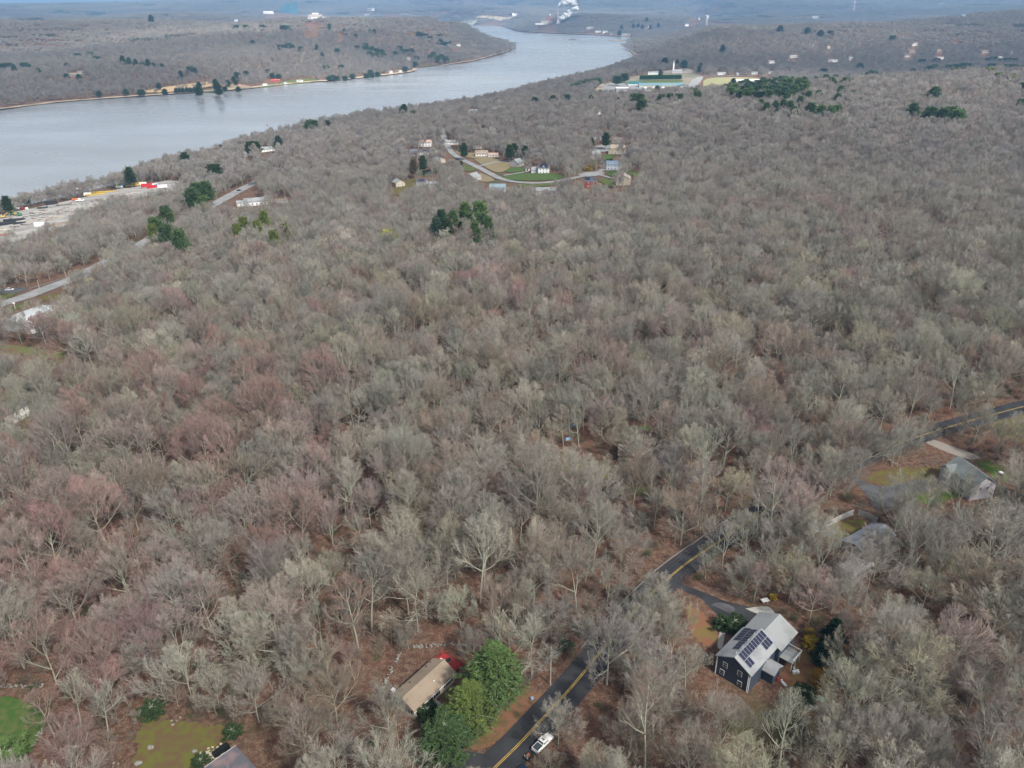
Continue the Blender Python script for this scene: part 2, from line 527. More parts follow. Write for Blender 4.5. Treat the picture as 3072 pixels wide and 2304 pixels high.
def join_meshes(name, m1, m2):
    bm = bmesh.new(); bm.from_mesh(m1)
    n1 = len(bm.faces)
    bm.from_mesh(m2)
    bm.faces.ensure_lookup_table()
    for i in range(n1, len(bm.faces)): bm.faces[i].material_index = 1
    me = bpy.data.meshes.new(name); bm.to_mesh(me); bm.free()
    me.materials.append(m1.materials[0]); me.materials.append(m2.materials[0])
    return me

# near kinds: (form word, generator args)
NEAR = [('broad spreading', dict(H=15.5, spread=.66, first=.30, limbs=9, upr=.22, wob=.10)),
        ('round fan-topped', dict(H=16, spread=.58, first=.36, limbs=10, upr=.40, wob=.07)),
        ('tall vase-shaped', dict(H=18, spread=.52, first=.26, limbs=8, upr=.55, wob=.07)),
        ('slender upright', dict(H=18, spread=.30, first=.40, limbs=9, upr=.50, wob=.09, kids=(6, 6, 6))),
        ('crooked open', dict(H=14, spread=.60, first=.34, limbs=6, upr=.14, wob=.20, kids=(7, 6, 6), domed=.5)),
        ('forked two-stemmed', dict(H=16, spread=.665, first=.14, limbs=6, upr=.42, wob=.09)),
        ('dense rounded', dict(H=12.5, spread=.605, first=.26, limbs=12, upr=.30, wob=.09)),
        ('leaning thin', dict(H=16, spread=.38, first=.45, limbs=7, upr=.30, wob=.14, lean=.22, kids=(6, 6, 6)))]
near_meshes = []
for i, (w, kw) in enumerate(NEAR):
    s = grow_tree(100 + i, **kw)
    trunk = segs_mesh('trunk', [q for q in s if q[4] <= 1], BARK, .03, 5)
    limb = [q for q in s if q[4] == 2]
    tr = segs_mesh('trunk', [q for q in s if q[4] <= 2], BARK, .030, 4)
    cr = segs_mesh('crown', [q for q in s if q[4] >= 3], TWIG, .0138, 3)
    near_meshes.append((tr, cr))
mid_meshes = []
for i, (w, kw) in enumerate(NEAR):
    kw2 = dict(kw); kw2['kids'] = (6, 5, 5)
    s = grow_tree(200 + i, **kw2)
    tr = segs_mesh('t', [q for q in s if q[4] <= 2], BARK, .05, 3)
    cr = segs_mesh('c', [q for q in s if q[4] >= 3], TWIG, .027, 3, pyramid=False)
    mid_meshes.append(join_meshes('bare_tree_mid', tr, cr))
far_meshes = []
for i, (w, kw) in enumerate(NEAR):
    kw2 = dict(kw); kw2['kids'] = (5, 4, 3)
    s = grow_tree(300 + i, **kw2)
    tr = segs_mesh('t', [q for q in s if q[4] <= 1], BARK, .09, 3)
    cr = segs_mesh('c', [q for q in s if q[4] >= 2], TWIG, .07, 3)
    far_meshes.append(join_meshes('bare_tree_far', tr, cr))

def clump_mesh(seed, n=34, rad=34):
    """a patch of far canopy: many small ragged crowns on stems"""
    rnd = np.random.RandomState(seed)
    V = []; F = []; off = 0
    for k in range(n):
        a = rnd.rand() * 6.28; rr = rad * math.sqrt(rnd.rand())
        cx, cy = rr * math.cos(a), rr * math.sin(a)
        hh = rnd.uniform(9, 16); cw = rnd.uniform(3.0, 5.2)
        m = 90
        u = rnd.rand(m) * 6.28; v = np.arccos(1 - rnd.rand(m) * 1.35)
        rs = rnd.uniform(.55, 1.05, m)
        c = np.stack([cx + cw * rs * np.sin(v) * np.cos(u), cy + cw * rs * np.sin(v) * np.sin(u), hh - 3.5 + cw * .95 * rs * np.cos(v)], 1)
        t = rnd.normal(size=(m, 3, 3)) * .62
        V.append((c[:, None, :] + t).reshape(-1, 3))
        F.append(np.arange(m * 3).reshape(-1, 3) + off); off += m * 3
    return mesh_from('canopy_clump', np.concatenate(V), np.concatenate(F), TWIG)
clump_meshes = [clump_mesh(s) for s in range(5)]

def shrub_mesh(seed, H=2.4, n=70):
    rnd = random.Random(seed); s = []
    for k in range(n):
        a = rnd.uniform(0, 6.28); b = rnd.uniform(.1, 1.1)
        d = (math.cos(a) * math.sin(b), math.sin(a) * math.sin(b), math.cos(b))
        L = H * rnd.uniform(.5, 1)
        x, y = rnd.gauss(0, .5), rnd.gauss(0, .5)
        p = (x, y, 0); q = (x + d[0] * L, y + d[1] * L, d[2] * L)
        s.append((p, q, .02, .01, 4))
        for j in range(4):
            t = rnd.uniform(.3, .95); a2 = rnd.uniform(0, 6.28)
            c = (p[0] + (q[0] - p[0]) * t, p[1] + (q[1] - p[1]) * t, q[2] * t)
            l = L * .35
            s.append((c, (c[0] + math.cos(a2) * l * .7, c[1] + math.sin(a2) * l * .7, c[2] + l * .6), .014, .006, 4))
    return segs_mesh('shrub', s, TWIG, .013, 3)
def debris_mesh(seed, logs=2, rocks=0):
    rnd = random.Random(seed); s = []
    for k in range(logs):
        a = rnd.uniform(0, 6.28); L = rnd.uniform(2, 4.5); p = (rnd.uniform(-1, 1), rnd.uniform(-1, 1), .15)
        q = (p[0] + math.cos(a) * L, p[1] + math.sin(a) * L, rnd.uniform(.15, .5)); s.append((p, q, .11, .06, 0))
        for j in range(5):
            t = rnd.uniform(.3, .95); b = a + rnd.choice((-1, 1)) * rnd.uniform(.4, .9); l = rnd.uniform(.6, 1.6)
            c = tuple(p[i] + (q[i] - p[i]) * t for i in range(3)); s.append((c, (c[0] + math.cos(b) * l, c[1] + math.sin(b) * l, c[2] + rnd.uniform(0, .5)), .05, .02, 1))
    for k in range(rocks):
        r = rnd.uniform(.2, .5); p = (rnd.uniform(-1.5, 1.5), rnd.uniform(-1.5, 1.5), 0)
        s.append((p, (p[0] + .1, p[1], r), r, r * .55, 0))
    return segs_mesh('debris', s, TWIG, .013, 6)
shrub_meshes = [shrub_mesh(40), shrub_mesh(41, 3.6, 60), shrub_mesh(42, 1.4, 90), debris_mesh(1), debris_mesh(2, 3), debris_mesh(3, 0, 4)]

# ---- evergreen (white pine): whorled boughs of needle tufts
def pine_meshes(seed, H=18, W=5.0, tufts=1500, ts=.42, first=.28, cone=.75, blades=9):
    rnd = np.random.RandomState(seed)
    segs = [((0, 0, H * i / 8), (0, 0, H * (i + 1) / 8), H * .016 * (1 - i / 8.6), H * .016 * (1 - (i + 1) / 8.6), 0) for i in range(8)]
    C = []; Dn = []
    nw = int(H * 1.5)
    per = max(2, tufts // (nw * 6))
    for i in range(nw):
        t = first + (1 - first) * (i + .5) / nw
        z = H * t
        rad = W * (1 - ((t - first) / (1 - first)) ** 1.4 * cone) * (.55 + .45 * min(1, (t - first) * 6)) * rnd.uniform(.8, 1.1)
        for k in range(6):
            a = k * 1.047 + i * .7 + rnd.uniform(-.3, .3)
            L = rad * rnd.uniform(.55, 1.12)
            d = np.array([math.cos(a), math.sin(a), rnd.uniform(.02, .32)])
            p0 = np.array([0, 0, z]); p1 = p0 + d * L
            segs.append((tuple(p0), tuple(p1), .07, .025, 1))
            for j in range(per + 2):
                u = 1 - rnd.rand() ** 1.6 * .75
                c = p0 + d * L * u + rnd.normal(size=3) * np.array([.42, .42, .2]) * L * .28
                C.append(c); Dn.append(d + np.array([0, 0, .5]))
    C = np.array(C); Dn = np.array(Dn)
    n = len(C)
    # every tuft: a little burst of needle blades
    dirs = rnd.normal(size=(n, blades, 3)) + Dn[:, None, :] * .5
    dirs /= np.linalg.norm(dirs, axis=2, keepdims=True)
    side = rnd.normal(size=(n, blades, 3)); side -= (side * dirs).sum(2, keepdims=True) * dirs
    side /= np.linalg.norm(side, axis=2, keepdims=True)
    L = ts * rnd.uniform(.7, 1.3, (n, blades, 1))
    c = C[:, None, :] + dirs * L * .15
    v = np.stack([c - side * L * .16, c + side * L * .16, c + dirs * L], 2).reshape(-1, 3)
    f = np.arange(len(v)).reshape(-1, 3)
    return segs_mesh('trunk', segs, BARK, .02, 5), mesh_from('crown', v, f, NEEDLE)
PINES = [pine_meshes(1, 19, 5.6, 2600, .5), pine_meshes(2, 17, 4.6, 2200, .48, first=.2), pine_meshes(3, 15, 5.2, 2000, .5, first=.25, cone=.6)]
FAR_PINES = [pine_meshes(11, 17, 5.4, 420, 1.15, blades=7), pine_meshes(12, 15, 6.0, 420, 1.2, cone=.55, blades=7), pine_meshes(13, 18, 4.2, 380, 1.1, blades=7)]
CONIFERS = [pine_meshes(21, 9, 2.0, 700, .55, first=.04, cone=.95, blades=7), pine_meshes(22, 3, 2.2, 500, .35, first=.02, cone=.5, blades=8)]

# ------------------------------------------------------------------ instancer for the uncountable woods
def instancer(name, pts, rot, scl, idx, tint, meshes, label, cat='woodland'):
    pc = bpy.data.collections.new(name + '_kinds')
    for k, me in enumerate(meshes):
        o = bpy.data.objects.new('%s_kind_%02d' % (name, k), me)
        pc.objects.link(o)
    me = bpy.data.meshes.new(name)
    me.vertices.add(len(pts)); me.vertices.foreach_set('co', np.asarray(pts, np.float32).ravel())
    def attr(n, t, data, f='value'):
        a = me.attributes.new(n, t, 'POINT'); a.data.foreach_set(f, data)
    attr('rotz', 'FLOAT', np.asarray(rot, np.float32))
    attr('scl', 'FLOAT', np.asarray(scl, np.float32))
    attr('kindi', 'INT', np.asarray(idx, np.int32))
    attr('tint', 'FLOAT_VECTOR', np.asarray(tint, np.float32).ravel(), 'vector')
    ng = bpy.data.node_groups.new(name, 'GeometryNodeTree')
    ng.interface.new_socket('Geometry', in_out='INPUT', socket_type='NodeSocketGeometry')
    ng.interface.new_socket('Geometry', in_out='OUTPUT', socket_type='NodeSocketGeometry')
    N = ng.nodes; Lk = ng.links
    gi = N.new('NodeGroupInput'); go = N.new('NodeGroupOutput')
    iop = N.new('GeometryNodeInstanceOnPoints')
    ci = N.new('GeometryNodeCollectionInfo'); ci.inputs['Collection'].default_value = pc
    ci.inputs['Separate Children'].default_value = True; ci.inputs['Reset Children'].default_value = True
    def na(n, t):
        a = N.new('GeometryNodeInputNamedAttribute'); a.data_type = t; a.inputs['Name'].default_value = n; return a
    cx = N.new('ShaderNodeCombineXYZ'); Lk.new(na('rotz', 'FLOAT').outputs['Attribute'], cx.inputs['Z'])
    e2r = N.new('FunctionNodeEulerToRotation'); Lk.new(cx.outputs[0], e2r.inputs[0])
    Lk.new(gi.outputs[0], iop.inputs['Points'])
    Lk.new(ci.outputs[0], iop.inputs['Instance'])
    iop.inputs['Pick Instance'].default_value = True
    Lk.new(na('kindi', 'INT').outputs['Attribute'], iop.inputs['Instance Index'])
    Lk.new(e2r.outputs[0], iop.inputs['Rotation'])
    Lk.new(na('scl', 'FLOAT').outputs['Attribute'], iop.inputs['Scale'])
    Lk.new(iop.outputs[0], go.inputs[0])
    o = link(name, me, kind='stuff', label=label, cat=cat)
    md = o.modifiers.new('scatter', 'NODES'); md.node_group = ng
    return o

# ------------------------------------------------------------------ clearings: no trees here (photo outlines dropped on the ground)
def poly_ground(pts):
    return np.array([G(a, b)[:2] for a, b in pts])
# ------------------------------------------------------------------ builders for made things
class MB:
    def __init__(s): s.v = []; s.f = []
    def add(s, v, f):
        o = len(s.v); s.v += [tuple(q) for q in v]; s.f += [tuple(i + o for i in q) for q in f]; return s
    def box(s, cx, cy, cz, sx, sy, sz, rz=0.0, tx=1.0, ty=1.0):
        """box on centre; tx, ty shrink the top face"""
        c, n = math.cos(rz), math.sin(rz); v = []
        for k, (a, b) in ((-1, (1, 1)), (1, (tx, ty))):
            for i, j in ((-1, -1), (1, -1), (1, 1), (-1, 1)):
                x, y = i * sx / 2 * a, j * sy / 2 * b
                v.append((cx + x * c - y * n, cy + x * n + y * c, cz + k * sz / 2))
        return s.add(v, [(3, 2, 1, 0), (4, 5, 6, 7), (0, 1, 5, 4), (1, 2, 6, 5), (2, 3, 7, 6), (3, 0, 4, 7)])
    def prism(s, prof, x0, x1, axis='x'):
        """profile of (y, z) extruded from x0 to x1 (axis 'x') or (x, z) along y"""
        n = len(prof)
        if axis == 'x': v = [(x0, a, b) for a, b in prof] + [(x1, a, b) for a, b in prof]
        else: v = [(a, x0, b) for a, b in prof] + [(a, x1, b) for a, b in prof]
        f = [tuple(range(n))[::-1], tuple(range(n, 2 * n))] + [(i, (i + 1) % n, n + (i + 1) % n, n + i) for i in range(n)]
        return s.add(v, f)
    def tube(s, p, q, r0, r1=None, n=8):
        r1 = r0 if r1 is None else r1
        p, q = Vector(p), Vector(q); d = (q - p).normalized()
        u = d.orthogonal().normalized(); w = d.cross(u)
        v = [p + (u * math.cos(a) + w * math.sin(a)) * r0 for a in [2 * math.pi * i / n for i in range(n)]]
        v += [q + (u * math.cos(a) + w * math.sin(a)) * r1 for a in [2 * math.pi * i / n for i in range(n)]]
        return s.add(v, [tuple(range(n))[::-1], tuple(range(n, 2 * n))] + [(i, (i + 1) % n, n + (i + 1) % n, n + i) for i in range(n)])
    def blob(s, c, r, seed=0, sq=(1, 1, 1), lv=1, rough=.2):
        bm = bmesh.new(); bmesh.ops.create_icosphere(bm, subdivisions=lv, radius=1)
        rd = random.Random(seed)
        v = []
        for q in bm.verts:
            k = r * (1 + rd.uniform(-rough, rough)); v.append((c[0] + q.co.x * k * sq[0], c[1] + q.co.y * k * sq[1], c[2] + q.co.z * k * sq[2]))
        f = [tuple(x.index for x in t.verts) for t in bm.faces]
        bm.free(); return s.add(v, f)
    def slab(s, a, b, c, d, t):
        """thick slab below quad a b c d"""
        v = [Vector(a), Vector(b), Vector(c), Vector(d)]
        n = (v[1] - v[0]).cross(v[3] - v[0]).normalized() * t
        return s.add(v + [q - n for q in v], [(0, 1, 2, 3), (7, 6, 5, 4), (0, 4, 5, 1), (1, 5, 6, 2), (2, 6, 7, 3), (3, 7, 4, 0)])
    def build(s, name, m, parent=None, bevel=0, smooth=False, **kw):
        me = mesh_from(name, s.v, s.f, m)
        if bevel or smooth:
            bm = bmesh.new(); bm.from_mesh(me)
            bmesh.ops.recalc_face_normals(bm, faces=bm.faces)
            if bevel: bmesh.ops.bevel(bm, geom=list(bm.edges), offset=bevel, segments=2, affect='EDGES', clamp_overlap=True)
            for f in bm.faces: f.smooth = smooth
            bm.to_mesh(me); bm.free()
        return link(name, me, parent, **kw)

_mc = {}
def paint(rgb, rough=.7, wear=.12, scale=1.2):
    k = (tuple(rgb), rough, wear)
    if k not in _mc:
        d = tuple(max(0, c * (1 - wear * 2)) for c in rgb)
        _mc[k] = mat('paint_%d' % len(_mc), rgb, rough, noise_mix(d, scale, .45, .75, 5))
    return _mc[k]
def shingle(rgb, dark=.7):
    k = ('sh', tuple(rgb))
    if k not in _mc:
        def f(nt, b):
            tc = nt.nodes.new('ShaderNodeTexCoord')
            def nz(s, sc=None):
                n = nt.nodes.new('ShaderNodeTexNoise'); n.inputs['Scale'].default_value = s; n.inputs['Detail'].default_value = 5
                mp = nt.nodes.new('ShaderNodeMapping'); nt.links.new(tc.outputs['Object'], mp.inputs[0])
                if sc: mp.inputs['Scale'].default_value = sc
                nt.links.new(mp.outputs[0], n.inputs['Vector']); return n
            def mix(a, b_, n, lo, hi):
                mr = nt.nodes.new('ShaderNodeMapRange'); mr.inputs[1].default_value = lo; mr.inputs[2].default_value = hi
                nt.links.new(n.outputs[0], mr.inputs[0])
                mx = nt.nodes.new('ShaderNodeMix'); mx.data_type = 'RGBA'; nt.links.new(mr.outputs[0], mx.inputs[0])
                if isinstance(a, tuple): mx.inputs[6].default_value = (*a, 1)
                else: nt.links.new(a, mx.inputs[6])
                mx.inputs[7].default_value = (*b_, 1); return mx.outputs[2]
            c = mix(tuple(rgb), tuple(q * dark for q in rgb), nz(.22), .42, .68)
            c = mix(c, tuple(q * 1.12 for q in rgb), nz(2.2, (1, 5, 5)), .5, .75)
            c = mix(c, tuple(q * .6 for q in rgb), nz(.9, (.25, 3, 3)), .6, .9)
            nt.links.new(c, b.inputs['Base Color'])
        _mc[k] = mat('shingles_%d' % len(_mc), rgb, .9, f, spec=.15)
    return _mc[k]
WHITE = paint((.78, .78, .76), .5, .05)
GLASS = mat('window_glass', (.035, .045, .055), .12, noise_mix((.07, .085, .10), .8), spec=.6)
DARKM = paint((.03, .03, .032), .5)
CONC = paint((.38, .37, .34), .85)
STONE = mat('field_stone', (.26, .245, .215), .9, noise_mix((.16, .15, .13), 2.5, .4, .6))
WOOD = paint((.24, .21, .17), .85)
METAL = mat('galvanised_steel', (.48, .49, .50), .42, noise_mix((.36, .37, .38), 2.0), metal=.55)
ASPH = mat('asphalt', (.043, .044, .048), .88, noise_mix((.027, .028, .031), .22, .40, .62, 8), spec=.25)
ASPH2 = mat('worn_asphalt', (.10, .10, .105), .9, noise_mix((.06, .06, .065), .3, .4, .62, 5))
ROADG = mat('grey_road', (.27, .27, .265), .9, noise_mix((.21, .21, .205), .12, .4, .6, 5))
GRAV = mat('pale_gravel', (.25, .225, .19), .95, noise_mix((.24, .21, .18), .25, .4, .62, 6))
YARD = mat('yard_gravel', (.36, .34, .31), .95, noise_mix((.22, .21, .19), .045, .42, .6, 7, stretch=(1, 2.6, 1)))
YEL = mat('yellow_line_paint', (.44, .30, .07), .7, noise_mix((.22, .17, .07), 1.2, .45, .7))
LAWN = mat('lawn_green', (.06, .10, .022), .95, noise_mix((.12, .11, .045), .3, .42, .62, 8), spec=.1)
LAWN2 = mat('lawn_yellow_green', (.115, .115, .03), .95, noise_mix((.12, .08, .042), .55, .40, .58, 10), spec=.1)
LAWN3 = mat('lawn_bright', (.05, .10, .025), .95, noise_mix((.095, .115, .04), .5, .42, .62, 10), spec=.1)
DRY = mat('dry_grass', (.22, .175, .105), .95, noise_mix((.19, .16, .08), .06, .42, .66, 6), spec=.1)
NEEDLEF = mat('needle_litter', (.185, .095, .058), .95, noise_mix((.115, .085, .04), .6, .42, .62, 8), spec=.1)
SANDM = mat('shore_sand', (.36, .29, .21), .95, noise_mix((.24, .19, .13), .03, .42, .6, 6), spec=.1)
SOLAR = mat('solar_cells', (.012, .014, .035), .28, noise_mix((.02, .022, .05), .6), spec=.5)

CLEARINGS = []      # (photo outline, how far in front it stays open)
DISCS = []          # (x, y, radius)
ROADLINES = []

def resample(pts, step, closed=False):
    out = []; n = len(pts)
    for i in range(n if closed else n - 1):
        a = Vector(pts[i]); b = Vector(pts[(i + 1) % n]); L = (b - a).length
        m = max(1, int(L / step))
        for k in range(m): out.append(a.lerp(b, k / m))
    if not closed: out.append(Vector(pts[-1]))
    return out

def smooth_line(pts, it=2):
    p = [Vector(q) for q in pts]
    for _ in range(it):
        q = [p[0]]
        for a, b in zip(p[:-1], p[1:]): q += [a.lerp(b, .25), a.lerp(b, .75)]
        q.append(p[-1]); p = q
    return p

def patch(name, px, m, off=.05, clear=None, rag=0.0, world_pts=None, label=None, **kw):
    """a sheet of ground cover draped on the terrain, outline given in the photo"""
    w = world_pts or [G(a, b)[:2] for a, b in px]
    size = max(max(q[0] for q in w) - min(q[0] for q in w), max(q[1] for q in w) - min(q[1] for q in w))
    step = max(size / 26, .8)
    ring = smooth_line([*w, w[0]], 2)[:-1]
    if not rag and name == 'lawn': rag = max(.5, step * .35)
    if rag:
        rd = random.Random(len(px) * 7 + int(px[0][0]) if px else 3)
        ring = resample([tuple(q) for q in ring], step * .6, True)
        ring = [q + Vector((rd.uniform(-rag, rag), rd.uniform(-rag, rag))) for q in ring]
    poly = np.array([tuple(q) for q in ring])
    xs = np.arange(poly[:, 0].min(), poly[:, 0].max(), step); ys = np.arange(poly[:, 1].min(), poly[:, 1].max(), step)
    gx, gy = np.meshgrid(xs, ys); gx = gx.ravel(); gy = gy.ravel()
    k = inside(poly, gx, gy) & (edge_dist(poly, gx, gy) > step * .3)
    pts = [Vector((float(a), float(b))) for a, b in poly] + [Vector((float(a), float(b))) for a, b in zip(gx[k], gy[k])]
    n = len(poly)
    vs, es, fs, _, _, _ = delaunay_2d_cdt(pts, [], [list(range(n))], 1, 1e-4)
    dist = math.hypot(float(poly[:, 0].mean()), float(poly[:, 1].mean()))
    o_ = off + max(0, dist - 200) * .0006
    V = [(v.x, v.y, gz(v.x, v.y) + o_) for v in vs]
    me = mesh_from(name, V, [tuple(f) for f in fs], m)
    if clear is not None and px: CLEARINGS.append((px, clear))
    return link(name, me, kind='structure', **kw)

def ribbon(name, line, width, m, off=.06, kind='structure', world_line=None, step=2.0, clear=True, shift=0.0, **kw):
    w = world_line or [G(a, b)[:2] for a, b in line]
    c = smooth_line([tuple(q) for q in w], 2)
    L = sum((b - a).length for a, b in zip(c[:-1], c[1:]))
    c = resample([tuple(q) for q in c], max(step, L / 400))
    V = []; F = []
    nc = 3
    for i, p in enumerate(c):
        t = (c[min(i + 1, len(c) - 1)] - c[max(i - 1, 0)]).normalized(); nrm = Vector((-t.y, t.x))
        q0 = p + nrm * shift
        zc = gz(q0.x, q0.y)
        dist = math.hypot(q0.x, q0.y)
        for k in range(nc):
            q = q0 + nrm * width * (.5 - k / (nc - 1))
            V.append((q.x, q.y, max(gz(q.x, q.y), zc - .1) + off + max(0, dist - 200) * .0007))
        if i:
            b = (i - 1) * nc
            for k in range(nc - 1): F.append((b + k, b + nc + k, b + nc + k + 1, b + k + 1))
    if clear: ROADLINES.append(([(q.x, q.y) for q in c[::2]] + [(c[-1].x, c[-1].y)], width / 2 + .4))
    return link(name, mesh_from(name, V, F, m), kind=kind, **kw), c

def quad_frame(pts, hz):
    """centre, heading, length, width of a rectangle seen at photo corners (a b c d), ab along the length, hz above the ground"""
    z = hz
    for _ in range(4):
        w = [U(a, b, z) for a, b in pts]
        z = hz + gz(sum(q[0] for q in w) / 4, sum(q[1] for q in w) / 4)
    w = [Vector(U(a, b, z)) for a, b in pts]
    d = ((w[1] - w[0]) + (w[2] - w[3])) / 2; e = ((w[3] - w[0]) + (w[2] - w[1])) / 2
    c = sum(w, Vector((0, 0))) / 4
    return c, math.atan2(d.y, d.x), d.length, e.length

def gable_walls(L, W, h, rise, x0=0, y0=0, z0=0, ax='x', hip=False):
    m = MB()
    if ax == 'x':
        a, b = (x0 - L / 2, x0 + L / 2), y0
        if rise > 0: m.prism([(b - W / 2, z0), (b + W / 2, z0), (b + W / 2, z0 + h), (b, z0 + h + rise), (b - W / 2, z0 + h)], a[0], a[1])
        else: m.box(x0, y0, z0 + h / 2, L, W, h)
    else:
        if rise > 0: m.prism([(x0 - L / 2, z0), (x0 + L / 2, z0), (x0 + L / 2, z0 + h), (x0, z0 + h + rise), (x0 - L / 2, z0 + h)], y0 - W / 2, y0 + W / 2, 'y')
        else: m.box(x0, y0, z0 + h / 2, L, W, h)
    return m

def gable_roof(L, W, h, rise, x0=0, y0=0, z0=0, ax='x', over=.35, t=.22, lift=.03):
    m = MB(); z = z0 + h
    if rise <= 0:
        return m.box(x0, y0, z + t / 2 + lift, L + over, W + over, t)
    if ax == 'y': L, W = W, L
    s = rise / (W / 2); e = over * s; X = L / 2 + over; Y = W / 2 + over
    l = lift + t
    prof = [(-Y, z - e + lift), (-Y, z - e + l), (0, z + rise + l), (Y, z - e + l), (Y, z - e + lift), (0, z + rise + lift)]
    if ax == 'x': m.prism([(y0 + a, b) for a, b in prof], x0 - X, x0 + X)
    else: m.prism([(x0 + a, b) for a, b in prof], y0 - X, y0 + X, 'y')
    return m

def window(parent, side, u, z, w, h, L, W, x0=0, y0=0, frame=None, shutters=None, grid=True, name='window'):
    """a window on a wall: frame, then a pane proud of it; side f(-y) b(+y) l(-x) r(+x)"""
    fr = MB(); pn = MB(); sh = MB()
    def put(m, u_, z_, w_, h_, d0, d1):
        d = (d0 + d1) / 2; th = d1 - d0
        if side == 'f': m.box(x0 + u_, y0 - W / 2 - d, z_, w_, th, h_)
        elif side == 'b': m.box(x0 + u_, y0 + W / 2 + d, z_, w_, th, h_)
        elif side == 'l': m.box(x0 - L / 2 - d, y0 + u_, z_, th, w_, h_)
        else: m.box(x0 + L / 2 + d, y0 + u_, z_, th, w_, h_)
    put(fr, u, z, w, h, -.02, .06)
    o = fr.build(name, frame or WHITE, parent)
    fw = min(.14, w * .16)
    if grid and h > .9:
        put(pn, u, z + h / 4 - fw * .2, w - 2 * fw, h / 2 - fw * 1.2, .065, .085)
        put(pn, u, z - h / 4 + fw * .2, w - 2 * fw, h / 2 - fw * 1.2, .065, .085)
    else: put(pn, u, z, w - 2 * fw, h - 2 * fw, .065, .085)
    pn.build('pane', GLASS, o)
    if shutters:
        for sg in (-1, 1):
            s_ = MB(); put(s_, u + sg * (w / 2 + .22), z, .38, h, .0, .05); s_.build('shutter', shutters, o)
    return o

def house(label, loc, rz, L, W, h, rise, wall, roof, wins=(), name='house', ax='x', wings=(), chimney=None, doors=(), dormers=(), solar=(), cat='house', group=None, over=.35,
          gdoors=(), vents=(), sink=1.2, trim=None, clear=1.0, porch=None):
    t = thing(name, loc, label, cat, rz, group)
    gable_walls(L, W, h + sink, rise, z0=-sink, ax=ax).build('wall', wall, t)
    gable_roof(L, W, h, rise, ax=ax, over=over).build('roof', roof, t)
    for (dx, dy, l, w, hh, ri, a) in wings:
        gable_walls(l, w, hh + sink, ri, dx, dy, -sink, a).build('wall', wall, t)
        gable_roof(l, w, hh, ri, dx, dy, 0, a, over=over * .8).build('roof', roof, t)
    for q in wins:
        window(t, *q[:5], *(q[5:7] if len(q) > 6 else (L, W)), *(q[7:9] if len(q) > 8 else (0, 0)), shutters=trim)
    for (side, u, w, hh, c) in doors:
        m = MB(); d = .05
        if side == 'f': m.box(u, -W / 2 - d / 2, hh / 2, w, d, hh)
        elif side == 'r': m.box(L / 2 + d / 2, u, hh / 2, d, w, hh)
        elif side == 'l': m.box(-L / 2 - d / 2, u, hh / 2, d, w, hh)
        else: m.box(u, W / 2 + d / 2, hh / 2, w, d, hh)
        m.build('door', c, t)
    for (dx, dy, w, d) in (chimney or []):
        MB().box(dx, dy, h + rise * .6 + .6, w, d, rise * .8 + 1.6).build('chimney', paint((.28, .13, .10)), t)
    for (dx, w) in dormers:         # gabled dormers on the front slope
        dd = W * .26; zz = h + .25
        mm = MB(); mm.prism([(dx - w / 2, zz - .4), (dx + w / 2, zz - .4), (dx + w / 2, zz + 1.3), (dx, zz + 1.3 + w * .35), (dx - w / 2, zz + 1.3)], -W * .42, -W * .42 + dd * 1.5, 'y')
        dm = mm.build('dormer', wall, t)
        gable_roof(w, dd * 1.6, 1.3, w * .35, dx, -W * .42 + dd * .75, zz, 'y', over=.15, t=.12).build('roof', roof, dm)
        window(dm, 'f', dx, zz + .75, w * .5, 1.0, 1, W * .84)
    s = rise / ((W if ax == 'x' else L) / 2) if rise else 0
    for (side, u0, u1, v0, v1) in solar:      # photovoltaic array on a slope: along the ridge u0..u1, up the slope v0..v1 (0 eave, 1 ridge)
        m = MB(); hw = W / 2; sg = -1 if side == 'f' else 1
        a = lambda u, v: (u, sg * hw * (1 - v), h + rise * v + .36)
        q = [a(u0, v0), a(u1, v0), a(u1, v1), a(u0, v1)]
        if sg > 0: q = q[::-1]
        m.slab(*q, .06); m.build('solar_panel', SOLAR, t)
    if clear: DISCS.append((loc[0], loc[1], max(L, W) * .62 + 3.5))
    return t

def wins_row(side, n, span, z, w=1.0, h=1.35, off=0.0, L=None, W=None):
    o = []
    for k in range(n):
        q = (side, off + (-span / 2 + span * (k + .5) / n), z, w, h)
        o.append(q + ((L, W) if L else ()))
    return o

# ------------------------------------------------------------------ roads and ground covers (photo outlines dropped on the land)
ROAD = [(1395, 2400), (1483, 2304), (1560, 2231), (1624, 2160), (1715, 2063), (1825, 1926), (1892, 1842), (1990, 1747), (2066, 1684), (2138, 1637), (2224, 1580), (2325, 1513), (2420, 1455), (2525, 1400), (2655, 1343), (2771, 1305), (2887, 1269), (3072, 1219), (3200, 1190)]
_, road_c = ribbon('road', ROAD, 7.5, ASPH, .05, step=1.5)
def dline(sh, nm):
    ribbon(nm, None, .16, YEL, .064, world_line=[tuple(q) for q in road_c], step=1.5, clear=False, shift=sh)
dline(.17, 'yellow_line'); dline(-.17, 'yellow_line')
patch('driveway', [(1375, 2256), (1384, 2250), (1462, 2262), (1500, 2300), (1440, 2420), (1300, 2420), (1330, 2304)], ASPH, .042, 0)
patch('driveway', [(2040, 1752), (2085, 1766), (2130, 1785), (2180, 1806), (2240, 1818), (2285, 1835), (2320, 1848), (2270, 1900), (2205, 1868), (2160, 1850), (2130, 1825), (2105, 1795), (2060, 1778), (2030, 1764)], ASPH, .042, .5)
patch('concrete_apron', [(2236, 1826), (2285, 1818), (2310, 1821), (2325, 1836), (2320, 1850), (2270, 1842)], CONC, .05)
patch('worn_asphalt_patch', [(2135, 1815), (2150, 1806), (2185, 1812), (2210, 1828), (2190, 1842), (2165, 1828)], ASPH2, .05)
